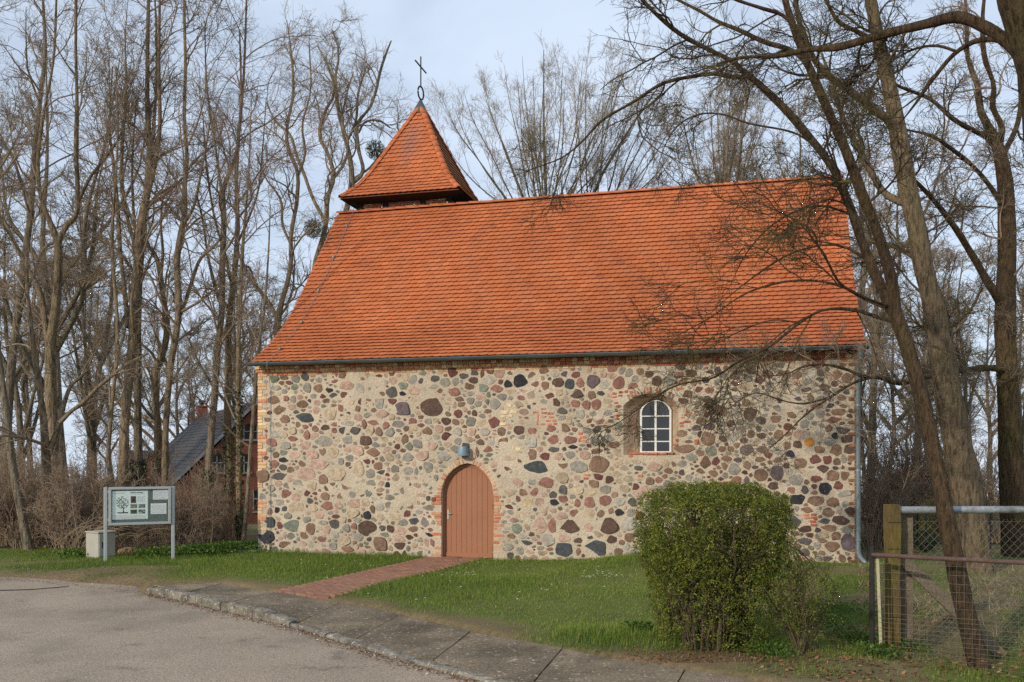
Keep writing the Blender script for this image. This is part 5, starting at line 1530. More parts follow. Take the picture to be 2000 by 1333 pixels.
# ---- the trees on the right
A_crown = dict(n1=1.7, n2=7, n3=5, n4=3, l1=(0.0, 1.35), t0=0.12, up=-0.02, wander=0.22, tip=0.0018, ang1=(0.4, 1.05), l2f=0.48)
A_st = [
 [(1914, 1318, 56, 10.84), (1886, 1200, 48, 10.90), (1862, 1085, 43, 10.96), (1838, 960, 40, 11.07), (1805, 800, 38, 11.18), (1776, 690, 38, 11.29), (1757, 630, 38, 11.35), (1742, 590, 30, 11.40)],
 [(1752, 622, 30, 11.35), (1720, 560, 27, 11.52), (1690, 490, 25, 11.68), (1660, 405, 24, 11.85), (1620, 320, 22, 12.07), (1570, 255, 20, 12.30), (1520, 200, 18, 12.41), (1465, 150, 16, 12.52), (1440, 130, 12, 12.58)],
 [(1752, 622, 30, 11.35), (1740, 545, 27, 11.35), (1712, 450, 26, 11.29), (1680, 370, 25, 11.24), (1650, 290, 24, 11.18), (1610, 200, 24, 11.12), (1575, 120, 22, 11.07), (1545, 40, 20, 10.96), (1520, -60, 16, 10.84), (1490, -200, 8, 10.73)],
 [(1462, 150, 13, 12.52), (1438, 151, 12, 12.52), (1389, 145, 11, 12.63), (1346, 151, 10, 12.63), (1296, 163, 9, 12.75), (1238, 199, 8, 12.86), (1171, 240, 6.5, 12.97), (1134, 280, 5, 13.08), (1100, 307, 4, 13.08), (1046, 328, 3, 13.19), (995, 348, 1.5, 13.30)],
 [(1466, 152, 13, 12.52), (1435, 124, 12, 12.41), (1373, 92, 11, 12.30), (1330, 68, 10, 12.19), (1295, 40, 10, 12.07), (1254, 0, 9, 11.96), (1210, -60, 7, 11.85), (1150, -140, 4, 11.74)],
 [(1597, 165, 12, 11.12), (1549, 100, 12, 11.29), (1497, 84, 11, 11.40), (1443, 59, 11, 11.63), (1403, 43, 10, 11.74), (1367, 22, 9, 11.85), (1324, 0, 8, 11.96), (1260, -40, 5, 12.07)],
 [(1548, 50, 10, 10.96), (1535, 35, 10, 10.96), (1486, 16, 9, 10.84), (1438, 0, 8, 10.73), (1380, -30, 6, 10.62)],
 [(1600, 290, 7, 12.19), (1562, 265, 5.5, 12.19), (1457, 240, 5, 12.30), (1411, 224, 4.5, 12.41), (1376, 222, 4, 12.41), (1338, 235, 3.6, 12.52), (1313, 259, 3, 12.52), (1292, 303, 2.4, 12.52), (1281, 351, 1.2, 12.52)],
 [(1755, 628, 12, 11.35), (1730, 624, 10, 11.40), (1664, 605, 9, 11.63), (1598, 609, 8, 11.85), (1561, 632, 7.5, 11.96), (1503, 677, 7, 12.19), (1440, 708, 6, 12.41), (1398, 736, 5.5, 12.52), (1325, 752, 5, 12.63), (1289, 769, 4.5, 12.75), (1233, 809, 3.2, 12.86), (1190, 838, 1.5, 12.97)],
 [(1745, 605, 10, 11.40), (1700, 590, 9, 11.52), (1650, 562, 8, 11.63), (1560, 548, 6, 11.96), (1460, 572, 4.5, 12.30), (1380, 625, 3, 12.63), (1310, 662, 1.5, 12.86)],
 [(1700, 510, 9, 11.63), (1640, 480, 7, 11.85), (1560, 490, 5, 12.19), (1460, 550, 4, 12.52), (1390, 610, 2, 12.75)],
 [(1740, 600, 8, 11.40), (1690, 582, 8, 11.18), (1640, 553, 7, 10.96), (1610, 500, 5, 10.73), (1565, 440, 4, 10.62), (1490, 400, 2, 10.51)],
 [(1665, 420, 8, 11.85), (1600, 402, 6, 11.96), (1530, 425, 5, 12.19), (1465, 485, 3.5, 12.41), (1420, 570, 1.5, 12.52)],
 [(1598, 609, 5, 11.85), (1540, 640, 4, 11.74), (1480, 690, 3.4, 11.74), (1440, 720, 2.6, 11.63), (1380, 800, 1.5, 11.63)],
 [(1672, 606, 4, 11.63), (1690, 640, 3.4, 11.63), (1712, 700, 3, 11.63), (1735, 770, 2.5, 11.63), (1757, 830, 1.5, 11.63)],
 [(1561, 632, 5, 11.96), (1520, 625, 4, 12.07), (1440, 650, 3, 12.30), (1370, 690, 2, 12.52)],
]
treeA, lvA, orgA = make_tree('leaning_tree', 'mossy forked tree leaning left through the wire fence, branches sweeping over the roof', A_st, 10, 801, M_bark_dark, M_twig_m, A_crown, lean=0, skip0=True, wk=0.76)
B_st = [
 [(1908, 1128, 82, 17), (1893, 1000, 74, 17), (1870, 860, 68, 17), (1848, 740, 62, 17), (1828, 620, 58, 17), (1800, 500, 52, 17), (1780, 400, 48, 17), (1760, 300, 42, 16.9), (1742, 200, 38, 16.8), (1722, 100, 34, 16.7), (1700, 0, 30, 16.6), (1688, -110, 24, 16.5), (1680, -250, 14, 16.4)],
 [(1760, 290, 24, 16.9), (1745, 245, 24, 16.8), (1711, 216, 22, 16.6), (1668, 184, 20, 16.4), (1622, 151, 18, 16.2), (1592, 119, 16, 16.0), (1565, 59, 14, 15.8), (1550, -20, 10, 15.6), (1540, -120, 5, 15.4)],
 [(1772, 400, 22, 17), (1737, 385, 20, 17.2), (1702, 337, 18, 17.5), (1678, 293, 16, 17.8), (1650, 240, 13, 18), (1630, 180, 10, 18.2), (1600, 90, 6, 18.4)],
 [(1806, 520, 14, 17), (1780, 500, 13, 17.2), (1740, 480, 10, 17.6), (1690, 470, 7, 18)],
]
make_tree('big_leaning_tree', 'thick green-tinged trunk leaning left behind the wire fence', B_st, 17, 802, bark('bark_ridged', lin(124, 108, 86), lin(112, 106, 58), 0.5, 0.52, 16.0), M_twig_m, dict(n1=1.6, n2=6, n3=6, n4=3, l1=(0.0, 1.7), t0=0.25, up=0.02, wander=0.22, tip=0.003), k=18, wk=0.73)
C_st = [
 [(1986, 1098, 56, 19.5), (1978, 1000, 48, 19.5), (1972, 850, 45, 19.5), (1968, 720, 42, 19.5), (1964, 620, 40, 19.5), (1966, 540, 36, 19.5), (1966, 439, 34, 19.5), (1958, 324, 30, 19.5), (1949, 286, 24, 19.5), (1914, 211, 14, 19.6), (1911, 173, 12, 19.7), (1892, 122, 10, 19.8), (1888, 40, 7, 20), (1880, -80, 3, 20)],
 [(1950, 290, 16, 19.5), (1957, 254, 14, 19.4), (1938, 205, 13, 19.2), (1941, 173, 12, 19.0), (1922, 108, 10, 18.8), (1919, 40, 8, 18.6), (1930, -60, 4, 18.5)],
 [(1955, 310, 14, 19.5), (1968, 286, 12, 19.6), (1987, 243, 10, 19.8), (1993, 205, 9, 20), (1990, 140, 7, 20.2), (2004, 50, 4, 20.4)],
 [(1952, 300, 12, 19.5), (1933, 273, 12, 19.3), (1908, 259, 11, 19.0), (1865, 235, 10, 18.7), (1817, 194, 9, 18.4), (1765, 173, 7, 18.1), (1720, 150, 5, 17.8)],
 [(1962, 600, 20, 19.5), (1941, 571, 18, 19.3), (1898, 497, 15, 18.9), (1854, 429, 12, 18.5), (1785, 351, 9, 18.0), (1750, 320, 6, 17.7)],
 [(1964, 410, 12, 19.5), (1951, 390, 11, 19.4), (1912, 337, 10, 19.0), (1854, 288, 8, 18.5), (1824, 268, 7, 18.3), (1771, 254, 5, 18.0)],
 [(1968, 722, 20, 19.5), (1937, 719, 16, 19.2), (1887, 723, 14, 18.6), (1804, 737, 12, 17.7), (1751, 748, 11, 17.2), (1714, 737, 10, 16.9), (1689, 737, 9, 16.7), (1656, 723, 7, 16.5), (1606, 712, 5.5, 16.3), (1573, 715, 5, 16.2), (1536, 731, 3, 16.1), (1480, 735, 1.5, 16.0)],
 [(1700, 737, 8, 16.8), (1668, 748, 7, 16.5), (1615, 781, 6, 16.2), (1569, 814, 4.5, 16.0), (1540, 843, 3.2, 15.9), (1499, 880, 1.5, 15.8)],
 [(1625, 775, 5, 16.3), (1565, 789, 4.5, 16.1), (1536, 785, 3.5, 16.0), (1474, 768, 3, 15.9), (1420, 800, 1.5, 15.8)],
]
make_tree('grey_tree', 'dark grey tree with knotted forked trunk by the right edge behind the fences', C_st, 19.5, 803, M_bark_dark, M_twig, dict(n1=1.5, n2=6, n3=6, n4=3, l1=(0.0, 1.5), t0=0.2, up=0.01, wander=0.24, tip=0.0032), k=14, wk=0.88)
D_st = [
 [(2130, 1330, 100, 8.8), (2095, 800, 96, 8.8), (2062, 400, 92, 8.8), (2038, 190, 88, 8.8), (1994, 0, 84, 8.8), (1965, -150, 74, 8.8), (1930, -400, 50, 8.8)],
 [(2010, 130, 40, 8.8), (1987, 103, 30, 8.9), (1952, 70, 26, 9.0), (1919, 51, 24, 9.1), (1871, 34, 22, 9.2), (1803, 49, 19, 9.3), (1736, 65, 17, 9.4), (1690, 78, 15, 9.5), (1641, 92, 14, 9.6), (1582, 97, 12, 9.7), (1511, 111, 9, 9.8), (1443, 113, 6, 9.9), (1400, 125, 3, 10)],
 [(1985, 95, 16, 8.9), (1960, 81, 13, 9.0), (1917, 78, 11, 9.1), (1871, 100, 9, 9.3), (1825, 151, 7, 9.5), (1790, 200, 5, 9.7), (1755, 245, 2, 9.9)],
 [(1871, 102, 6, 9.3), (1830, 90, 5, 9.4), (1790, 95, 4.5, 9.5), (1760, 108, 3, 9.6)],
 [(1700, 76, 9, 9.5), (1670, 60, 8, 9.5), (1640, 45, 7, 9.5), (1620, 15, 6, 9.5), (1600, -30, 4, 9.5)],
]
make_tree('near_tree', 'thick dark trunk cut by the top right edge with a long arching limb', D_st, 8.8, 804, M_bark_dark, M_twig_m, dict(n1=1.5, n2=6, n3=6, n4=3, l1=(0.0, 0.9), t0=0.35, up=0.01, wander=0.24, tip=0.0022), k=18)

# ---- background trees: four shapes, many copies
def proto_tree(seed, h, spread, mt, mw, shape='tree', tip=0.007, tn=1.0):
    g = np.random.default_rng(seed)
    st_ = []
    bend = g.normal(0, 0.5, (6, 2)).cumsum(0) * 0.35
    zz = np.linspace(0, h, 6)
    P = np.stack([bend[:, 0], bend[:, 1], zz], -1); P[0, :2] = 0
    r = np.linspace(0.20, 0.02, 6) * (h / 15)
    st_.append((P, r))
    for i in range(g.integers(3, 6)):
        t = g.uniform(0.2, 0.6); a = g.uniform(0, 6.28)
        o = np.array([np.interp(t, zz / h, P[:, 0]), np.interp(t, zz / h, P[:, 1]), t * h])
        L_ = h * (1 - t) * g.uniform(0.6, 0.95)
        q = np.linspace(0, 1, 5)[:, None]
        dirh = np.array([math.cos(a), math.sin(a), 0])
        Q = o + dirh * spread * L_ * (q ** 0.8) + np.array([0, 0, 1.0]) * L_ * q ** 1.1 + np.vstack([[0, 0, 0], g.normal(0, 0.18, (4, 3))])
        st_.append((Q, np.linspace(0.11, 0.015, 5) * (h / 15)))
    parts = [tubes(*(lambda a: (a[0][None], a[1][None]))(resample(P_, r_, 14)), 6) for P_, r_ in st_]
    tr = join(parts)
    pr_, _ = crown(g, st_, 1.25 * tn, 6, 6, 2, l1=(0.0, h * 0.16), t0=0.18, up=0.05, wander=0.22, tip=tip)
    cr_ = join(pr_)
    return mesh_np('far_trunk', *tr), mesh_np('far_crown', *cr_)


def proto_bush(seed, h, spread, n=26, tip=0.004):
    g = np.random.default_rng(seed)
    S, Rr = [], []
    for i in range(n):
        a = g.uniform(0, 6.28); rr = g.uniform(0, 0.35)
        o = np.array([rr * math.cos(a), rr * math.sin(a), 0]); hh = h * g.uniform(0.5, 1.0)
        q = np.linspace(0, 1, 6)[:, None]
        a2 = a + g.normal(0, 0.5); lean_ = spread * g.uniform(0.1, 1.0)
        Q = o + np.array([math.cos(a2), math.sin(a2), 0]) * lean_ * q ** 1.3 + np.array([0, 0, hh]) * q + np.vstack([[0, 0, 0], g.normal(0, 0.05, (5, 3))])
        S.append(Q); Rr.append(np.linspace(0.014, 0.004, 6) * (0.7 + 0.6 * g.random()))
    S, Rr = np.array(S), np.array(Rr)
    C2, R2 = grow(g, S, Rr, 9, 0.2, 1.0, 0.28, 0.1, (0.3, 0.9), 5, 0.03, 0.2, 0.7, 0.004, 0.01)
    C3, R3 = grow(g, C2, R2, 7, 0.1, 1.0, 0.4, 0.08, (0.3, 1.0), 4, 0.02, 0.25, 0.8, tip, 0.006)
    return mesh_np('bush_stems', *tubes(S, Rr, 5)), mesh_np('bush_twigs', *join([tubes(C2, R2, 3), tubes(C3, R3, 3)]))


FT = [proto_tree(901 + i, [15, 17, 13, 16][i], [0.45, 0.35, 0.6, 0.5][i], M_bark2, M_twig) for i in range(4)]
FB = [proto_bush(951 + i, [2.3, 2.8, 1.9][i], [1.0, 0.9, 1.2][i]) for i in range(3)]


def put(kind, name, label, cat, group, x, y, s, rz, mats, names):
    z = float(hgt(x, y))
    r = empty(name, (x, y, z - 0.05), rz); r.scale = (s, s, s * random.uniform(0.92, 1.08))
    tag(r, label, cat, group)
    for me, mt, nm in zip(kind, mats, names):
        o = bpy.data.objects.new(nm, me); COL.objects.link(o); o.parent = r
        if not me.materials: me.materials.append(mt)
    return r


def far_tree(px, d, k, s, label, group):
    p = at(px, HORIZON, d)
    put(FT[k], 'bare_tree', label, 'tree', group, p[0], p[1], s, random.uniform(0, 6.28), (M_bark2, M_twig), ('trunk', 'crown'))


def bush(px, d, k, s, label, group):
    p = at(px, HORIZON, d)
    put(FB[k], 'bare_shrub', label, 'shrub', group, p[0], p[1], s, random.uniform(0, 6.28), (M_twig_b, M_twig_b), ('stems', 'twigs'))


LB = 'bare tree far behind the left thicket, seen between nearer trunks'
for i, (px, d) in enumerate([(-60, 33), (35, 38), (70, 46), (135, 34), (165, 52), (190, 41), (225, 60), (300, 62), (350, 70), (10, 56), (390, 58), (500, 60), (-90, 46), (545, 70), (480, 44)]):
    far_tree(px, d, i % 4, random.uniform(0.75, 1.05), LB, 'far bare trees on the left')
BB = 'tall bare tree behind the right half of the church ridge'
for i, (px, d) in enumerate([(1400, 42), (1480, 46), (1560, 41), (1640, 44)]):
    far_tree(px, d, i % 4, random.uniform(1.15, 1.4), BB, 'tall trees behind the ridge')
RB = 'bare tree in the thicket behind the right end of the church'
for i, (px, d) in enumerate([(1700, 33), (1735, 40), (1775, 30), (1820, 46), (1850, 36), (1905, 31), (1940, 50), (1985, 38), (2030, 30), (1760, 55), (1880, 60), (1690, 48), (2080, 44), (1640, 46)]):
    far_tree(px, d, (i + 1) % 4, random.uniform(0.55, 0.85), RB, 'thicket on the right')
SLB = 'bare brown shrub in the thicket under the left trees'
for i, (px, d) in enumerate([(-30, 22.6), (15, 23.2), (50, 22.4), (85, 23.6), (115, 22.2), (140, 23.8), (165, 22.6), (190, 24.2), (150, 21.4), (0, 25), (60, 25.5), (120, 26), (180, 26.5), (230, 25.5), (-40, 27), (90, 28), (290, 26), (210, 28), (20, 29)]):
    bush(px, d, i % 3, random.uniform(0.8, 1.1), SLB, 'shrubs under the left trees')
SRB = 'bare brown shrub between notice board and church corner'
for i, (px, d) in enumerate([(235, 22.2), (262, 21.7), (285, 22.8), (318, 22.0), (350, 21.9), (375, 22.8), (395, 22.2), (420, 23.6), (445, 24.4), (410, 29.5), (330, 31)]):
    bush(px, d, (i + 1) % 3, random.uniform(0.55, 0.78) if d < 28 else random.uniform(0.75, 0.9), SRB, 'shrubs behind the notice board')
STB = 'bare twiggy shrub behind the iron railing right of the church'
for i, (px, d) in enumerate([(1700, 20.5), (1715, 23), (1740, 22), (1765, 25), (1790, 23.5), (1830, 26), (1850, 22.5), (1925, 24), (1950, 22), (2000, 24.5)]):
    bush(px, d, i % 3, random.uniform(0.8, 1.3), STB, 'shrubs right of the church')

# bare trees across the road behind the viewpoint: they stand mirrored in the window panes
for i, (x, y, k, s_) in enumerate([(-4, -12, 3, 0.9), (3, -14, 0, 0.9), (9, -11, 1, 0.85)]):
    put(FT[k], 'roadside_tree', 'bare roadside tree mirrored in the church window panes', 'tree', 'trees across the road', x, y, s_, i * 1.3, (M_bark2, M_twig), ('trunk', 'crown'))

# ------------------------------------------------------------------ leaves helper
def leaf_quads(g, P, size, up=0.3, aspect=0.5):
    """one bent diamond per point"""
    n = len(P)
    a = g.normal(size=(n, 3)); a[:, 2] += up; a /= np.linalg.norm(a, axis=1, keepdims=True)
    b = np.cross(a, g.normal(size=(n, 3))); b /= np.linalg.norm(b, axis=1, keepdims=True) + 1e-9
    c = np.cross(a, b)
    s = size * g.uniform(0.6, 1.3, n)[:, None]
    V = np.stack([P - a * s * 0.5, P + b * s * aspect * 0.5 + c * s * 0.08, P + a * s * 0.5, P - b * s * aspect * 0.5 + c * s * 0.08], 1)
    i = np.arange(n * 4).reshape(n, 4)
    return V.reshape(-1, 3), i


def leaf_cols(g, n, cols, jit=0.2):
    c = np.array(cols)[g.integers(0, len(cols), n)] * g.uniform(1 - jit, 1 + jit, (n, 1))
    return np.repeat(c, 4, axis=0)


M_leaf = mat('spring_leaf', 'attr', 0.6, 0.12, 2.0, 0.0, 30, 0.0, spec=0.3, transl=0.3)
M_ivy = mat('ivy_leaf', 'attr', 0.45, 0.15, 3.0, 0.0, 30, 0.0, spec=0.4, transl=0.1)
M_dry = mat('dry_leaf', 'attr', 0.9, 0.2, 3.0, 0.0, 30, 0.0, transl=0.1)

# ------------------------------------------------------------------ clipped shrub in front of the church
g = np.random.default_rng(61)
sb = np.array([2.42, 10.95, 0.0])
shrub = empty('clipped_shrub', (sb[0], sb[1], float(hgt(sb[0], sb[1]))))
shrub.scale = (1.0, 1.0, 0.955)
tag(shrub, 'clipped yellow-green shrub with bare lower stems in front of the church', 'shrub')
en = Noise3(62, 4.5)


def env_r(z):                                    # half width of the shrub at height z
    return np.interp(z, [0, 0.35, 0.8, 1.1, 1.5, 1.78, 1.9, 1.98], [0.66, 0.76, 0.88, 0.95, 0.98, 0.96, 0.90, 0.6])


def env_in(P, k=1.0):
    r = env_r(P[:, 2]) * 0.94 * (1 + 0.09 * en(P) + 0.05 * en(P * 2.7)) * k
    return (np.abs(P[:, 0] / 0.97) ** 2.6 + np.abs(P[:, 1] / 0.86) ** 2.6) ** (1 / 2.6) < r


S, Rr = [], []
for i in range(85):
    a = g.uniform(0, 6.28); r0 = 0.34 * math.sqrt(g.random())
    q = np.linspace(0, 1, 8)[:, None]
    hh = g.uniform(1.1, 1.93); out = env_r(hh) * g.uniform(0.2, 0.98)
    o_ = np.array([r0 * math.cos(a) * 1.2, r0 * math.sin(a), -0.05])
    e_ = np.array([out * math.cos(a + g.normal(0, 0.4)), out * 0.85 * math.sin(a + g.normal(0, 0.4)), hh])
    Q = o_ + (e_ - o_) * np.concatenate([q ** 1.25, q ** 1.25, q], 1) + np.vstack([[0, 0, 0], g.normal(0, 0.03, (7, 3))])
    S.append(Q); Rr.append(np.linspace(0.013, 0.004, 8) * g.uniform(0.6, 1.5))
S, Rr = np.array(S), np.array(Rr)
C2, R2 = grow(g, S, Rr, 9, 0.25, 1.0, 0.22, 0.05, (0.4, 1.0), 5, 0.05, 0.2, 0.7, 0.0028, 0.006)
C3, R3 = grow(g, C2, R2, 5, 0.2, 1.0, 0.4, 0.05, (0.4, 1.1), 4, 0.03, 0.2, 0.8, 0.002, 0.004)
M_stem = mat('shrub_stem', lin(92, 78, 62), 0.9, 0.3, 3, 0.2, 60, 0.3)
obj('stems', mesh_np('stems', *join([tubes(S, Rr, 5), tubes(C2, R2, 3), tubes(C3, R3, 3)])), shrub, M_stem)
P = []
while sum(map(len, P)) < 10500:                   # whorls of leaves
    q = np.stack([g.uniform(-1.15, 1.15, 20000), g.uniform(-1.05, 1.05, 20000), g.uniform(0.05, 2.04, 20000)], -1)
    ins = env_in(q); core = env_in(q, 0.78) & (q[:, 2] < 1.76)
    w = np.where(core, 0.15, 1.0) * (0.42 + 0.58 * ss(0.5, 1.4, q[:, 2])) * (0.12 + 0.88 * ss(-0.6, 0.5, en(q * 2.6) + 0.15))
    P.append(q[ins & (g.random(len(q)) < w)])
P = np.concatenate(P)[:10500]
tipp = C3[:, -1][env_in(C3[:, -1], 1.14)]
tipp = tipp[g.random(len(tipp)) < 0.25 + 0.75 * ss(0.3, 1.2, tipp[:, 2])]
P = np.concatenate([P, tipp])
wcol = np.array([lin(112, 122, 44), lin(124, 130, 47), lin(94, 106, 40), lin(136, 136, 56), lin(80, 94, 38)])[g.integers(0, 5, len(P))] * g.uniform(0.8, 1.2, (len(P), 1))
nl_ = 6
Pl = np.repeat(P, nl_, axis=0) + g.normal(0, 0.016, (len(P) * nl_, 3))
V, F = leaf_quads(g, Pl, 0.031, 0.5, 0.42)
lc_ = np.repeat(np.repeat(wcol, nl_, axis=0) * g.uniform(0.85, 1.15, (len(Pl), 1)), 4, axis=0)
obj('leaves', mesh_np('leaves', V, F, False, lc_), shrub, M_leaf)

# thin sapling shoots right of the shrub
def shoots(name, label, px, py, h, n, nl, seed, sp=0.35):
    g = np.random.default_rng(seed)
    b = onground(px, py); r = empty(name, (b[0], b[1], float(hgt(b[0], b[1])))); tag(r, label, 'shrub')
    S = []
    for i in range(n):
        a = g.uniform(0, 6.28); q = np.linspace(0, 1, 7)[:, None]
        S.append(np.array([0.05 * math.cos(a), 0.05 * math.sin(a), -0.05]) + np.array([math.cos(a) * sp * g.uniform(0.1, 1), math.sin(a) * sp * g.uniform(0.1, 1), 0]) * q ** 1.4 + np.array([0, 0, h * g.uniform(0.6, 1)]) * q + np.vstack([[0, 0, 0], g.normal(0, 0.02, (6, 3))]))
    S = np.array(S); Rr = np.tile(np.linspace(0.010, 0.003, 7), (n, 1))
    C2, R2 = grow(g, S, Rr, 8, 0.2, 1, 0.25, 0.1, (0.4, 1.0), 5, 0.04, 0.2, 0.7, 0.002, 0.005)
    C3, R3 = grow(g, C2, R2, 4, 0.2, 1, 0.4, 0.05, (0.4, 1.0), 3, 0.03, 0.2, 0.8, 0.0018, 0.003)
    obj('stems', mesh_np('stems', *join([tubes(S, Rr, 5), tubes(C2, R2, 3), tubes(C3, R3, 3)])), r, M_stem)
    al = np.concatenate([C2[:, 1:].reshape(-1, 3), C3.reshape(-1, 3)])
    P = al[g.integers(0, len(al), nl)] + g.normal(0, 0.02, (nl, 3))
    V, F = leaf_quads(g, P, 0.028, 0.3, 0.5)
    obj('leaves', mesh_np('leaves', V, F, False, leaf_cols(g, nl, [lin(112, 126, 46), lin(98, 112, 44), lin(128, 132, 58)])), r, M_leaf)


shoots('sapling', 'loose thin leafy sapling at the lower right of the clipped shrub', 1566, 1276, 1.3, 18, 5200, 71, 0.6)
shoots('sapling', 'low sparse shoots spreading from the foot of the clipped shrub', 1300, 1250, 0.75, 8, 1300, 72, 0.5)
shoots('sapling', 'slender upright shoots against the wall right of the shrub', 1560, 1180, 1.1, 5, 500, 73, 0.3)
# arching bare canes on the right of the shrub
g = np.random.default_rng(74)
mbc = []
for i in range(7):
    a = at(1480 + 8 * i, 1010 + 8 * i, 10.9); b = at(1560 + 9 * i + g.normal(0, 10), 1030 + 10 * i, 10.9 + g.normal(0, 0.2)); c = at(1570 + 12 * i, 1160 + g.normal(0, 15), 10.9)
    t = np.linspace(0, 1, 9)[:, None]
    mbc.append((1 - t) ** 2 * a + 2 * t * (1 - t) * b + t ** 2 * c)
mbc = np.array(mbc); V, F = tubes(mbc - np.array(shrub.location), np.tile(np.linspace(0.006, 0.003, 9), (7, 1)), 5)
obj('canes', mesh_np('canes', V, F), shrub, M_stem)

# ------------------------------------------------------------------ near wire fence
M_wire = mat('fence_wire', lin(128, 124, 112), 0.5, 0.2, 4, 0, 30, 0.0, metal=0.4)
M_rust = mat('rusty_pipe', lin(94, 74, 68), 0.8, 0.25, 4, 0.25, 40, 0.4, mixes=[(lin(150, 140, 134), 3, 0.55, 0.7, 0.7)])
M_blk = mat('black_post', lin(40, 38, 38), 0.6, 0.2, 6, 0.2, 40, 0.3)
M_wood = mat('mossy_wood', lin(104, 90, 56), 0.95, 0.25, 2.0, 0.3, 40, 0.7, 30, 0.02, stretch=(1, 1, 0.25), mixes=[(lin(116, 108, 48), 2.2, 0.42, 0.62, 0.7), (lin(110, 78, 46), 1.1, 0.5, 0.7, 0.6)])
M_wood2 = mat('grey_wood', lin(122, 110, 92), 0.95, 0.25, 2.0, 0.3, 40, 0.7, 30, 0.02, mixes=[(lin(104, 100, 70), 2.2, 0.5, 0.7, 0.5)])
fa = at(1703, HORIZON, 11.0); fb = at(2000, HORIZON, 10.27)
fd = (fb - fa)[:2]; flen0 = np.linalg.norm(fd); frz = math.atan2(fd[1], fd[0])
zb_ = float(hgt(fa[0], fa[1]))
wf = empty('wire_fence', (fa[0], fa[1], zb_), frz)
tag(wf, 'low wire mesh fence with black post and rusty top rail, nearest the camera', 'fence')
FL = 4.2; ZR = 1.10 - zb_
MB().bbox(-0.028, 0.028, -0.028, 0.028, -0.3, ZR + 0.10, 0.006).build('post', M_blk, wf)
MB().tube([(-0.055, 0.02, ZR - 0.08), (-0.055, 0.02, ZR + 0.06)], 0.012, 8).build('latch_pin', M_blk, wf)
sl = MB().bbox(-0.018, 0.018, -0.01, 0.01, -0.12, ZR, 0.003).build('slat', mat('pale_slat', lin(176, 170, 140), 0.8, 0.15, 5, 0.1), wf); sl.location = (0.10, 0.03, 0.02); sl.rotation_euler = (0, -0.035, 0)
MB().tube([(0.0, -0.035, ZR + 0.005), (0.6, -0.036, ZR), (1.4, -0.035, ZR - 0.005), (2.4, -0.035, ZR), (FL, -0.035, ZR)], 0.027, 10).build('rail', M_rust, wf, True)
MB().bbox(FL - 0.03, FL + 0.03, -0.03, 0.03, -0.3, ZR + 0.1, 0.006).build('post', M_blk, wf)
g = np.random.default_rng(81)
L_ = []
x = 0.14
while x < FL:
    sag = g.normal(0, 0.006)
    L_.append(np.array([(x + g.normal(0, 0.002), 0.0, ZR - 0.02), (x + sag, g.normal(0, 0.006), ZR * 0.66), (x + sag, g.normal(0, 0.006), ZR * 0.33), (x + g.normal(0, 0.003), 0, -0.06 - 0.2 * float(ss(0.3, 1.3, x)))])); x += 0.078
z = -0.22; zs_ = []
while z < ZR - 0.02:
    zs_.append(z); z += 0.055 if z < 0.45 else 0.10
for z in zs_:
    w = [0.08 + (FL - 0.08) * t for t in (0, 0.33, 0.66, 1)]
    L_.append(np.array([(w_, g.normal(0, 0.006), z + g.normal(0, 0.006) - 0.012 * math.sin(w_ * 2)) for w_ in w]))
V, F = tubes(np.array(L_), np.full((len(L_), 4), 0.0018), 4)
obj('wire_mesh', mesh_np('wire_mesh', V, F), wf, M_wire)

# ------------------------------------------------------------------ chain-link fence behind it
wp = at(1742, HORIZON, 11.35)
zb2 = float(hgt(wp[0], wp[1]))
cf = empty('chain_link_fence', (wp[0], wp[1], zb2), 0.0)
tag(cf, 'chain-link fence with mossy wooden posts, steel pipe on top and slanting brace', 'fence')
ZP = 1.69 - zb2
for (x, y, w, h, mt) in [(0.0, 0.0, 0.075, ZP, M_wood), (0.235, 0.16, 0.07, ZP - 0.1, M_wood2)]:
    mb = MB(); gg = np.random.default_rng(int(x * 100) + 3)
    nl_ = 8; vs = []
    for i in range(nl_):
        zz = -0.35 + (h + 0.35) * i / (nl_ - 1)
        for sx, sy in ((-1, -1), (0.0, -1.06), (1, -1), (1.06, 0), (1, 1), (-1, 1), (-1.05, 0)):
            vs.append((x + sx * w + gg.normal(0, 0.005), y + sy * w + gg.normal(0, 0.005), zz))
    fs = [(i * 7 + j, i * 7 + (j + 1) % 7, (i + 1) * 7 + (j + 1) % 7, (i + 1) * 7 + j) for i in range(nl_ - 1) for j in range(7)] + [tuple((nl_ - 1) * 7 + j for j in range(7))]
    mb.poly(vs, fs).build('post', mt, cf)
for z in (ZP - 0.22, ZP - 0.55, 0.4):
    MB().tube([(-0.08, -0.085, z), (0.08, -0.085, z + 0.004)], 0.003, 4).build('wire_tie', M_blk, cf)
MB().tube([(0.07, 0.0, 1.62 - zb2), (1.5, 0, 1.625 - zb2), (3.4, 0, 1.625 - zb2)], 0.046, 14).build('pipe_rail', mat('galvanised_old', lin(160, 166, 168), 0.5, 0.25, 2, 0.2, 30, 0.3, metal=0.3, mixes=[(lin(96, 100, 92), 5, 0.5, 0.66, 0.8)]), cf, True)
br = MB().bbox(-0.07, 0.07, -0.025, 0.025, 0.0, 1.75, 0.006).build('brace', M_wood2, cf); br.location = (1.42, 0.06, -0.12); br.rotation_euler = (0, -math.radians(46), 0)
L_ = []
CW_, CHt = 3.2, 1.55 - zb2
sp_ = 0.105; x0_ = 0.30
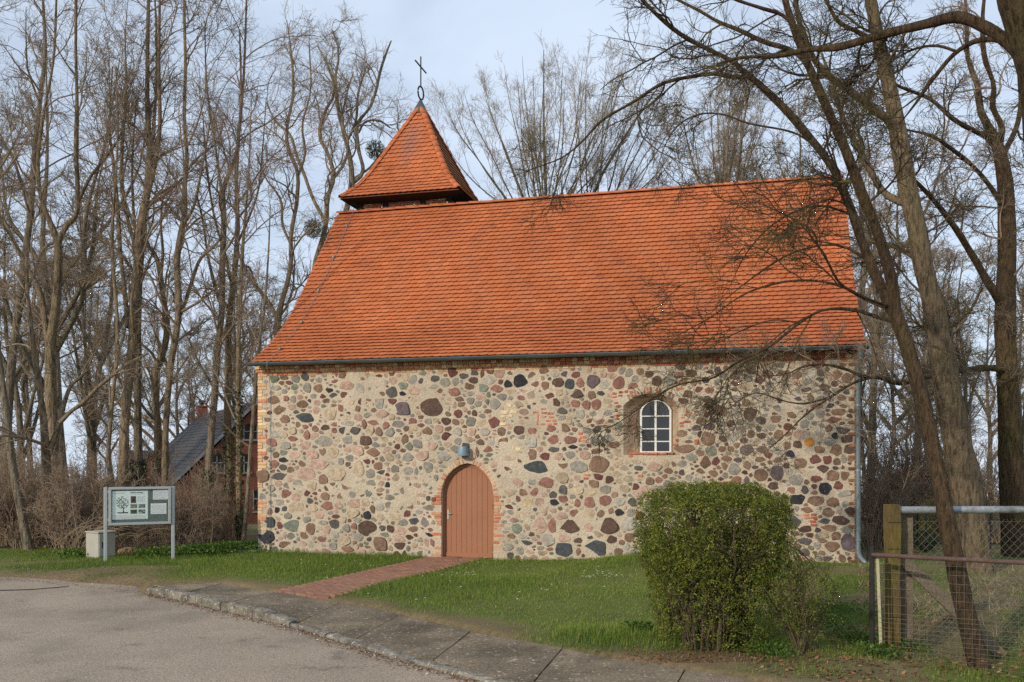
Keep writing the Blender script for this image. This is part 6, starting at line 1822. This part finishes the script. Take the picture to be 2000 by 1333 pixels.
for k_ in range(-int(CHt / sp_) - 1, int(CW_ / sp_) + 1):
    for sgn in (1, -1):
        a0 = k_ * sp_
        pts = []
        for t in np.linspace(0, CHt, 4):
            xx = x0_ + a0 + t if sgn > 0 else x0_ + a0 + CHt - t
            pts.append((xx, 0.05 + 0.002 * sgn, t - 0.05))
        pts = np.array(pts)
        if pts[:, 0].max() < x0_ or pts[:, 0].min() > x0_ + CW_: continue
        # clip to the panel
        lo_, hi_ = max(pts[:, 0].min(), x0_), min(pts[:, 0].max(), x0_ + CW_)
        if hi_ - lo_ < 0.02: continue
        xs2 = np.linspace(lo_, hi_, 4)
        zz = (xs2 - x0_ - a0 - 0.05) if sgn > 0 else (CHt - (xs2 - x0_ - a0) - 0.05)
        L_.append(np.stack([xs2, np.full(4, 0.05 + 0.002 * sgn), zz], -1))
for z in (0.1, 0.75, CHt - 0.08):
    L_.append(np.stack([np.linspace(x0_, x0_ + CW_, 4), np.full(4, 0.05), np.full(4, z)], -1))
V, F = tubes(np.array(L_), np.full((len(L_), 4), 0.0018), 4)
obj('chain_mesh', mesh_np('chain_mesh', V, F), cf, mat('chain_wire', lin(136, 132, 120), 0.5, 0.2, 4, 0, 30, 0.0, metal=0.4))

# ------------------------------------------------------------------ monument, railing and ball shrub behind the fences
M_lich = mat('lichen_stone', lin(176, 160, 100), 0.95, 0.25, 4, 0.25, 40, 0.6, 40, 0.015, mixes=[(lin(200, 184, 74), 3, 0.42, 0.6, 0.8), (lin(110, 100, 80), 6, 0.55, 0.7, 0.6)])
p = at(1832, HORIZON, 23.0); z0 = float(hgt(p[0], p[1]))
mo = empty('grave_monument', (p[0], p[1], z0), 0.1); tag(mo, 'yellow lichen-covered stone monument behind the iron railing', 'monument')
MB().bbox(-0.62, 0.62, -0.18, 0.18, -0.2, 0.22, 0.02).build('plinth', M_lich, mo)
MB().bbox(-0.55, 0.55, -0.12, 0.12, 0.22, 0.86, 0.02).build('slab', M_lich, mo)
MB().prism([(-0.6, 0.86), (0.6, 0.86), (0.45, 0.98), (0.0, 1.06), (-0.45, 0.98)], 'y', -0.15, 0.15).build('cap', M_lich, mo)
a_, b_ = at(1722, HORIZON, 20.6), at(2010, HORIZON, 20.6); z0 = float(hgt(a_[0], a_[1]))
ra = empty('iron_railing', (a_[0], a_[1], z0), 0.0); tag(ra, 'old black iron railing with knobbed posts right of the church', 'railing')
RLEN = b_[0] - a_[0]
for px in (1725, 1792, 1809, 1869, 1935, 2000):
    x = at(px, HORIZON, 20.6)[0] - a_[0]
    po = MB().tube([(x, 0, -0.2), (x, 0, 0.82)], 0.016, 8).build('post', M_iron, ra)
    MB().lathe([(0.0, 0.80), (0.03, 0.82), (0.055, 0.87), (0.03, 0.90), (0.02, 0.93), (0.034, 0.96), (0.0, 0.99)], 8, (x, 0, 0)).build('knob', M_iron, po, True)
for z in (0.12, 0.66):
    MB().box(0, RLEN, -0.006, 0.006, z, z + 0.025).build('rail', M_iron, ra)
bar = MB().tube([(0, 0.012, 0.06), (0, 0.012, 0.72)], 0.006, 5)
bar0 = None
x = 0.1
while x < RLEN:
    if bar0 is None: bar0 = bar.build('bar', M_iron, ra); bar0.location.x = x
    else:
        o = bar0.copy(); COL.objects.link(o); o.location.x = x
    x += 0.13
g = np.random.default_rng(91)
p = at(1806, HORIZON, 19.8); z0 = float(hgt(p[0], p[1]))
bs_ = empty('box_ball', (p[0], p[1], z0)); tag(bs_, 'small dark green clipped ball shrub behind the chain-link fence', 'shrub')
q = g.normal(size=(2600, 3)); q /= np.linalg.norm(q, axis=1, keepdims=True); q *= g.uniform(0.75, 1.0, (2600, 1)) * (1 + 0.08 * en(q * 1.5))[:, None]
V, F = leaf_quads(g, q * np.array([0.26, 0.26, 0.24]) + np.array([0, 0, 0.26]), 0.035, 0.2, 0.6)
obj('leaves', mesh_np('leaves', V, F, False, leaf_cols(g, 2600, [lin(44, 58, 40), lin(56, 70, 44), lin(36, 48, 36)])), bs_, M_ivy)
mbt = MB().tube([(0, 0, -0.1), (0.01, 0, 0.2)], 0.015, 6); mbt.build('stem', M_stem, bs_)

# ------------------------------------------------------------------ brick house behind the trees
M_hb = mat('house_brick', lin(136, 86, 70), 0.9, 0.2, 1.0, 0.3, 22, 0.3, 30)
M_sl = mat('slate', lin(70, 68, 68), 0.6, 0.14, 0.8, 0.22, 14, 0.4, 12, 0.02)
ap = at(500, HORIZON, 42.0)
rdir = math.atan2(0.47, 0.88)
house = empty('brick_house', (ap[0], ap[1], -1.5), rdir)
tag(house, 'red brick house with dark slate roof behind the trees left of the church', 'house')
hw, zE, zA, dl = 3.47, 1.17 + 1.5, 4.66 + 1.5, 15.2
mb = MB()
mb.prism([(-hw + 0.15, 0), (hw - 0.15, 0), (hw - 0.15, zE), (0, zA - 0.12), (-hw + 0.15, zE)], 'y', 0.0, dl)
mb.build('wall', M_hb, house)
sn = (zA - zE) / hw
for sgn in (-1, 1):
    vs = [(0, -0.25, zA), (0, dl + 0.2, zA), (sgn * (hw + 0.25), dl + 0.2, zE - 0.25 * sn), (sgn * (hw + 0.25), -0.25, zE - 0.25 * sn)]
    ob = MB().poly(vs + [(v[0], v[1], v[2] + 0.10) for v in vs], [(0, 1, 2, 3), (4, 7, 6, 5), (0, 3, 7, 4), (1, 5, 6, 2), (2, 6, 7, 3)]).build('roof', M_sl, house)
    # courses of slates
    n_ = 22
    mbx = MB()
    for i in range(n_):
        t0, t1 = i / n_, (i + 1.15) / n_
        xa, xb = sgn * (hw + 0.27) * (1 - t0), sgn * (hw + 0.27) * (1 - min(t1, 1))
        za, zb3 = zE - 0.27 * sn + (zA - zE + 0.27 * sn) * t0 + 0.14, zE - 0.27 * sn + (zA - zE + 0.27 * sn) * min(t1, 1) + 0.115
        mbx.poly([(xa, -0.27, za), (xa, dl + 0.22, za), (xb, dl + 0.22, zb3), (xb, -0.27, zb3)], [(0, 1, 2, 3)])
    c_o = mbx.build('slate_courses', M_sl, ob); c_o['kind'] = 'stuff'
    MB().poly([(0, -0.30, zA + 0.02), (sgn * (hw + 0.27), -0.30, zE - 0.27 * sn + 0.02), (sgn * (hw + 0.27), -0.30, zE - 0.27 * sn + 0.2), (0, -0.30, zA + 0.2)], [(0, 1, 2, 3)]).build('verge_board', mat('verge_lead', lin(142, 142, 146), 0.6, 0.1) if sgn < 0 else bpy.data.materials['verge_lead'], house)
ch = MB().box(-0.28, 0.28, dl - 1.0, dl - 0.45, zA - 0.4, zA + 0.62).build('chimney', M_hb, house)
MB().box(-0.34, 0.34, dl - 1.06, dl - 0.39, zA + 0.55, zA + 0.62).build('chimney_cap', M_hb, ch)
MB().tube([(-0.0, dl - 0.72, zA + 0.62), (0.0, dl - 0.72, zA + 0.86)], 0.1, 8).build('flue', M_iron, ch)
MB().lathe([(0.0, 0.98), (0.2, 0.92), (0.24, 0.86)], 10, (0, dl - 0.72, zA)).build('cowl', M_iron, ch)
M_hg = mat('house_glass', lin(40, 44, 48), 0.15, 0.2, 3, 0, 30, 0, spec=0.6)


M_hf = None


def house_window(cx, z0, w, h, arch=True, parent=None, y=0.0, mtl=None):
    global M_hf
    par = parent or house
    ou = [(cx - w / 2, z0), (cx + w / 2, z0), (cx + w / 2, z0 + h)] + ([(cx + w * 0.25, z0 + h + w * 0.2), (cx - w * 0.25, z0 + h + w * 0.2)] if arch else []) + [(cx - w / 2, z0 + h)]
    wi = MB().prism(ou, 'y', y - 0.02, y + 0.02).build('window', M_hg, par)
    if M_hf is None: M_hf = mat('dull_white', lin(150, 146, 138), 0.7, 0.1)
    for (a, b, c, d) in [(cx - w / 2 - 0.05, cx - w / 2, z0, z0 + h), (cx + w / 2, cx + w / 2 + 0.05, z0, z0 + h), (cx - 0.03, cx + 0.03, z0, z0 + h), (cx - w / 2, cx + w / 2, z0 + h * 0.55, z0 + h * 0.62)]:
        MB().box(a, b, y - 0.05, y - 0.021, c, d).build('frame', M_hf, wi)
    MB().box(cx - w / 2 - 0.1, cx + w / 2 + 0.1, y - 0.12, y - 0.002, z0 - 0.09, z0).build('sill', M_hf, wi)


house_window(-1.75, 3.05, 0.62, 0.72); house_window(-0.55, 3.05, 0.5, 0.72); house_window(1.7, 3.05, 0.62, 0.72); house_window(-0.25, 4.55, 0.55, 0.6)
house_window(-1.65, 1.25, 0.6, 0.95, False); house_window(0.2, 1.25, 0.6, 0.95, False)
# lower wing with dormer
wq = at(308, HORIZON, 47.0)
wing = empty('house_wing', (wq[0], wq[1], -1.7), rdir - 0.12)
tag(wing, 'low slate-roofed wing with a white dormer window left of the brick house', 'house')
MB().prism([(-0.0, 0), (4.6, 0), (4.6, 2.5), (2.3, 4.1), (0.0, 2.5)], 'x', -1.7, 3.2).build('wall', M_hb, wing)
MB().poly([(-1.9, -0.25, 2.4), (3.3, -0.25, 2.4), (3.3, 2.3, 4.28), (-1.9, 2.3, 4.28)], [(0, 1, 2, 3)]).build('roof', M_sl, wing)
MB().poly([(-1.9, 4.85, 2.4), (3.3, 4.85, 2.4), (3.3, 2.3, 4.28), (-1.9, 2.3, 4.28)], [(0, 1, 2, 3)]).build('roof', M_sl, wing)
dm = MB().prism([(-0.55, 2.6), (0.45, 2.6), (0.45, 3.75), (-0.05, 4.15), (-0.55, 3.75)], 'y', 0.1, 2.0).build('dormer', M_hb, wing)
for sgn in (-1, 1):
    MB().poly([(-0.05, 0.0, 4.28), (-0.05, 2.2, 4.28), (-0.05 + sgn * 0.68, 2.2, 3.7), (-0.05 + sgn * 0.68, 0.0, 3.7)], [(0, 1, 2, 3)]).build('dormer_roof', M_sl, dm)
house_window(-0.05, 2.85, 0.42, 0.85, True, wing, 0.08)
# far red roof on the right
fq = at(1845, HORIZON, 78); fh = empty('far_house', (fq[0], fq[1], float(hgt(fq[0], fq[1])) - 0.2), 0.3)
tag(fh, 'far ochre house with red tiled roof glimpsed between the right trunks', 'house')
MB().box(-1.6, 1.6, 0, 6, 0, 2.3).build('wall', mat('ochre_plaster', lin(196, 176, 120), 0.9, 0.1), fh)
MB().prism([(-0.4, 2.2), (6.4, 2.2), (3, 4.1)], 'x', -1.8, 1.8).build('roof', mat('far_tiles', lin(178, 92, 70), 0.9, 0.15, 2), fh)
for x in (-0.8, 0.8):
    w_ = MB().box(x - 0.4, x + 0.4, -0.03, 0.02, 0.8, 1.8).build('window', M_hg, fh); MB().box(x - 0.5, x + 0.5, -0.1, -0.031, 0.7, 0.8).build('sill', M_frame, w_)

# ------------------------------------------------------------------ ivy on trunks, mistletoe
def ivy_on(tree, d, pts, n, seed, rad=0.16):
    g = np.random.default_rng(seed)
    P = np.array([at(x, y, d) for x, y in pts]); t = g.uniform(0, len(P) - 1.001, n); k = t.astype(int); f = (t - k)[:, None]
    c = P[k] * (1 - f) + P[k + 1] * f; a = g.uniform(0, 6.28, n); r = rad * g.uniform(0.8, 1.35, n)
    c = c + np.stack([r * np.cos(a), r * np.sin(a), g.normal(0, 0.03, n)], -1) - np.array(tree.location)
    V, F = leaf_quads(g, c, 0.075, 0.1, 0.75)
    obj('ivy', mesh_np('ivy', V, F, False, leaf_cols(g, n, [lin(58, 72, 40), lin(70, 86, 46), lin(48, 60, 36)])), tree, M_ivy)


by_label = {o.get('label'): o for o in bpy.data.objects if o.get('label')}
ivy_on(by_label[LT[6][0]], 25.2, [(271, 1000), (271, 946), (270, 900)], 900, 1, 0.17)
ivy_on(by_label[LT[11][0]], 23.8, [(470, 1050), (468, 1000), (466, 854), (465, 760)], 700, 2, 0.1)
ivy_on(by_label[LT[10][0]], 25.3, [(447, 1000), (447, 900), (445, 830)], 350, 3, 0.13)
ivy_on(by_label[LT[9][0]], 24.6, [(405, 975), (408, 920)], 320, 4, 0.13)
for i, (px, py, d, r, lab) in enumerate([(733, 293, 38.0, 0.42, 'round mistletoe clump in the tree just left of the belfry'), (612, 448, 35.6, 0.38, 'smaller mistletoe clump beside the left roof verge')]):
    g = np.random.default_rng(120 + i); c = at(px, py, d)
    r_ = empty('mistletoe', tuple(c)); tag(r_, lab, 'mistletoe')
    q = g.normal(size=(900, 3)); q /= np.linalg.norm(q, axis=1, keepdims=True); q *= (r * g.uniform(0.3, 1.0, 900) ** 0.6)[:, None]
    V, F = leaf_quads(g, q, 0.10, 0.0, 0.3)
    obj('leaves', mesh_np('leaves', V, F, False, leaf_cols(g, 900, [lin(96, 100, 50), lin(110, 110, 56), lin(80, 84, 44)])), r_, M_leaf)
    L2 = np.stack([np.zeros((60, 3)), q[:60] * 0.5, q[:60]], 1)
    obj('stems', mesh_np('stems', *tubes(L2, np.full((60, 3), 0.006), 3)), r_, M_stem)

# ------------------------------------------------------------------ grass and ground cover
g = np.random.default_rng(131)
N0 = 560000
y_ = g.uniform(9.2, 23.5, N0); x_ = y_ * g.uniform(-0.62, 0.62, N0)
k_ = g.random(N0) < (y_ / 23.5)
P = np.stack([x_, y_], -1)[k_]
X, Y = church_xy(P[:, 0], P[:, 1])
ok = (P[:, 1] > lawn_y(P[:, 0]) + np.where(P[:, 0] < ROAD_E[6, 0], 0.25, -0.03) * 1.0) & ~((X > -0.02) & (Y > -0.03))
dpth, tp_ = np.abs((P - PATH_A) @ PATH_N), (P - PATH_A) @ PATH_D
ok &= ~((dpth < PATH_HW - 0.02 + 0.03 * n_small(P)) & (tp_ > -0.6))
ok &= ~((P[:, 0] < -6.3) & (P[:, 1] > 22.4))
dn = lawn_density(P)
ok &= g.random(len(P)) < 0.04 + 0.96 * dn ** 1.5
P = P[ok]; dn = dn[ok]
n = len(P)
X, Y = church_xy(P[:, 0], P[:, 1])
lushness = np.clip(0.5 + 0.5 * n_big(P * 2.2) + 0.35 * n_mid(P), 0, 1)
near_shrub = np.exp(-(((P[:, 0] - 1.15) / 0.8) ** 2 + ((P[:, 1] - 11.6) / 0.9) ** 2))
hh = (0.036 + 0.046 * lushness + 0.07 * near_shrub + 0.03 * ss(-0.7, -0.1, Y)) * g.uniform(0.55, 1.35, n) * (0.55 + 0.45 * dn)
ww = g.uniform(0.005, 0.011, n)
a = g.uniform(0, 6.28, n); lean_ = g.uniform(0.1, 0.8, n)
z = hgt(P[:, 0], P[:, 1])
base = np.stack([P[:, 0], P[:, 1], z - 0.004], -1)
side = np.stack([np.cos(a), np.sin(a), np.zeros(n)], -1) * ww[:, None] / 2
tipd = np.stack([-np.sin(a) * lean_, np.cos(a) * lean_, np.ones(n)], -1); tipd /= np.linalg.norm(tipd, axis=1, keepdims=True)
V = np.stack([base - side, base + side, base + tipd * hh[:, None]], 1).reshape(-1, 3)
F = np.arange(3 * n).reshape(n, 3)
gc = np.array([lin(116, 140, 54), lin(130, 148, 62), lin(98, 124, 46), lin(152, 152, 84), lin(172, 160, 108)])
pick = np.where(g.random(n) < 0.06 + 0.12 * (1 - lushness), 3 + g.integers(0, 2, n), g.integers(0, 3, n))
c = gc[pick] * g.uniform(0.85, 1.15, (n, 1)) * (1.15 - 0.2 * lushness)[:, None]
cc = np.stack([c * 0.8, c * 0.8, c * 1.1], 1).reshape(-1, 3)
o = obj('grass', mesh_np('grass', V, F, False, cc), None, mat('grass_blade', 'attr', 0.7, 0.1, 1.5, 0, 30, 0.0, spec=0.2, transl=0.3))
tag(o, 'short green lawn grass in front of the church', 'grass', kind='stuff')


def scatter(name, label, cat, n, xy, size, cols, seed, mtl, lift=0.01, flat=0.25, asp=0.6):
    g = np.random.default_rng(seed)
    Q = xy(g, n)
    z = np.where(Q[:, 1] < road_y(Q[:, 0]), ROADZ, np.maximum(hgt(Q[:, 0], Q[:, 1]), -0.075))
    P3 = np.stack([Q[:, 0], Q[:, 1], z + lift * g.uniform(0.3, 1.6, len(Q))], -1)
    m = len(P3)
    a = g.uniform(0, 6.28, m)
    A = np.stack([np.cos(a), np.sin(a), g.normal(0, flat, m)], -1); B = np.stack([-np.sin(a), np.cos(a), g.normal(0, flat, m)], -1)
    s = (size * g.uniform(0.5, 1.4, m))[:, None]
    V = np.stack([P3 - A * s / 2, P3 + B * s * asp / 2, P3 + A * s / 2 + np.array([0, 0, 0.004]), P3 - B * s * asp / 2], 1).reshape(-1, 3)
    o = obj(name, mesh_np(name, V, np.arange(4 * m).reshape(m, 4), False, leaf_cols(g, m, cols, 0.25)), None, mtl)
    tag(o, label, cat, kind='stuff')


BR = [lin(122, 84, 56), lin(142, 100, 68), lin(104, 74, 54), lin(158, 122, 88)]


def near_fence(g, n):
    q = np.stack([g.uniform(2.6, 6.5, n * 3), g.uniform(9.2, 14.5, n * 3)], -1)
    w = ss(-0.2, 0.8, n_mid(q * 1.4)) * ss(2.6, 3.6, q[:, 0]) + np.exp(-((q[:, 1] - 10.3) / 0.7) ** 2) * 0.7
    return q[(g.random(len(q)) < w) & (q[:, 1] > lawn_y(q[:, 0]))][:n]


scatter('leaf_litter', 'brown fallen leaves around the fence and shrub', 'leaves', 2600, near_fence, 0.055, BR, 141, M_dry)
scatter('shrub_litter', 'brown leaves and twigs under the clipped shrub', 'leaves', 1800, lambda g, n: np.stack([g.normal(2.3, 0.75, n), np.abs(g.normal(0, 0.5, n)) + 10.1], -1), 0.04, BR + [lin(96, 78, 60)], 142, M_dry, asp=0.35)
scatter('verge_litter', 'leaf crumbs and twigs on the trodden verge left', 'leaves', 3500, lambda g, n: (lambda x: np.stack([x, road_y(x) + g.exponential(1.6, n) - 0.25], -1))(g.uniform(-11, -5.6, n)), 0.035, BR + [lin(176, 160, 130)], 143, M_dry, asp=0.35)


def gutter_xy(g, n):
    s = g.uniform(0, 9.5, n); q = np.array([along(KL, v) for v in s])
    return q - np.array([0.55, 0.62]) * np.abs(g.normal(0, 0.12, n))[:, None] - 0.01


scatter('gutter_debris', 'brown debris and soil along the foot of the kerb', 'debris', 2600, gutter_xy, 0.03, BR + [lin(120, 104, 84), lin(196, 186, 170)], 144, M_dry, 0.008)


def thatch(g, n):
    q = np.stack([g.uniform(5.0, 11.5, n), g.uniform(11.8, 17.5, n)], -1)
    return q[q[:, 0] > 0.38 * q[:, 1]]


g = np.random.default_rng(151)
Q = thatch(g, 16000); m = len(Q)
w = ss(-0.9, 0.3, n_mid(Q * 0.8)); Q = Q[g.random(m) < w]; m = len(Q)
a = g.uniform(0, 6.28, m); ln = g.uniform(0.08, 0.34, m)
b0 = np.stack([Q[:, 0], Q[:, 1], hgt(Q[:, 0], Q[:, 1]) + g.uniform(0, 0.10, m)], -1)
dv_ = np.stack([np.cos(a), np.sin(a), g.normal(0.15, 0.3, m)], -1) * ln[:, None]
pr_ = np.stack([-np.sin(a), np.cos(a), np.zeros(m)], -1) * 0.004
V = np.stack([b0 - pr_, b0 + pr_, b0 + dv_], 1).reshape(-1, 3)
c = np.array([lin(166, 142, 112), lin(146, 122, 96), lin(184, 164, 134), lin(122, 98, 78)])[g.integers(0, 4, m)]
o = obj('dry_grass', mesh_np('dry_grass', V, np.arange(3 * m).reshape(m, 3), False, np.repeat(c, 3, axis=0)), None, M_dry)
tag(o, 'pale dry grass and straw lying behind the wire fence', 'dry grass', kind='stuff')
# leafy ground cover
def cover(name, label, pts, seed, n, size, cols, h=0.12):
    g = np.random.default_rng(seed)
    c = np.array(pts)[g.integers(0, len(pts), n)]
    q = c[:, :2] + g.normal(0, 1, (n, 2)) * c[:, 2:3]
    z = hgt(q[:, 0], q[:, 1]) + g.uniform(0.01, h, n)
    V, F = leaf_quads(g, np.stack([q[:, 0], q[:, 1], z], -1), size, 0.1, 0.7)
    o = obj(name, mesh_np(name, V, F, False, leaf_cols(g, n, cols)), None, M_leaf); tag(o, label, 'plants', kind='stuff')


def gp_(px, py, s): return (*onground(px, py)[:2], s)


GRN = [lin(82, 110, 42), lin(66, 94, 38), lin(98, 122, 50)]
cover('ground_cover', 'fresh green weeds at the foot of the fence posts and shrub', [gp_(1690, 1245, 0.13), gp_(1720, 1270, 0.14), gp_(1650, 1235, 0.2), gp_(1640, 1195, 0.22), gp_(1600, 1215, 0.18), gp_(1420, 1262, 0.12), gp_(1250, 1235, 0.1), gp_(1500, 1280, 0.15), gp_(1760, 1250, 0.15)], 161, 4200, 0.04, GRN, 0.14)
cover('hedge_cover', 'bright green undergrowth between notice board and church', [gp_(380, 1083, 0.4), gp_(420, 1080, 0.4), gp_(460, 1078, 0.45), gp_(490, 1077, 0.3), gp_(300, 1090, 0.25), gp_(150, 1090, 0.3), gp_(400, 1082, 0.35)], 162, 5200, 0.06, GRN + [lin(110, 132, 48)], 0.22)
# daisies
g = np.random.default_rng(171)
dq = np.concatenate([np.array([onground(1170 + g.normal(0, 22), 1134 + g.normal(0, 4))[:2] for _ in range(26)]), np.array([onground(900 + g.normal(0, 30), 1122 + g.normal(0, 6))[:2] for _ in range(10)]), np.array([onground(g.uniform(560, 1300), g.uniform(1095, 1180))[:2] for _ in range(40)])])
mb = MB()
for q in dq:
    z = float(hgt(*q)) + 0.07; r = g.uniform(0.010, 0.018)
    mb.poly([(q[0] + r * math.cos(a), q[1] + r * math.sin(a), z + 0.003 * math.sin(3 * a)) for a in np.linspace(0, 5.5, 8)] + [(q[0], q[1], z + 0.006)], [(i, (i + 1) % 8, 8) for i in range(8)])
o = mb.build('daisies', mat('petal', lin(232, 232, 224), 0.7, 0.0, bump=0)); tag(o, 'tiny white daisies scattered in the lawn', 'flowers', kind='stuff')
# weathered sandstone lump and bent dead canes beside the cabinet
p = onground(238, 1088)
g = np.random.default_rng(181)
bm = bmesh.new(); bmesh.ops.create_icosphere(bm, subdivisions=2, radius=1.0)
for v in bm.verts:
    q = np.array(v.co); k = 1 + 0.16 * float(en(q * 0.5)); v.co = Vector((q[0] * 0.26 * k, q[1] * 0.18 * k, q[2] * 0.11 * k))
me = bpy.data.meshes.new('rubble_stone'); bm.to_mesh(me); bm.free()
o = obj('rubble_stone', me, None, M_stone); o.location = (p[0], p[1] + 0.5, 0.07); o.color = (*lin(140, 108, 90), 1)
tag(o, 'low reddish brown stone lying under the notice board', 'stone')
r_ = empty('dead_canes', tuple(at(150, 1075, 20.9))); tag(r_, 'bundle of bent pale dead canes left of the cable cabinet', 'plant')
L_ = []
for i in range(34):
    b0 = np.array([g.normal(0, 0.35), g.normal(0, 0.25), -0.05]); a = g.uniform(-0.6, 0.9); ln = g.uniform(0.7, 1.5)
    t = np.linspace(0, 1, 8)[:, None]
    L_.append(b0 + np.array([math.cos(a) * ln * 0.8, 0.2 * math.sin(a) * ln, 0]) * t ** 1.5 + np.array([0, 0, ln * g.uniform(0.5, 0.9)]) * (t * (1.6 - t)) + g.normal(0, 0.015, (8, 3)))
obj('canes', mesh_np('canes', *tubes(np.array(L_), np.tile(np.linspace(0.007, 0.003, 8), (34, 1)), 4)), r_, mat('dead_cane', lin(160, 140, 112), 0.9, 0.2, 3, 0, 30, 0))
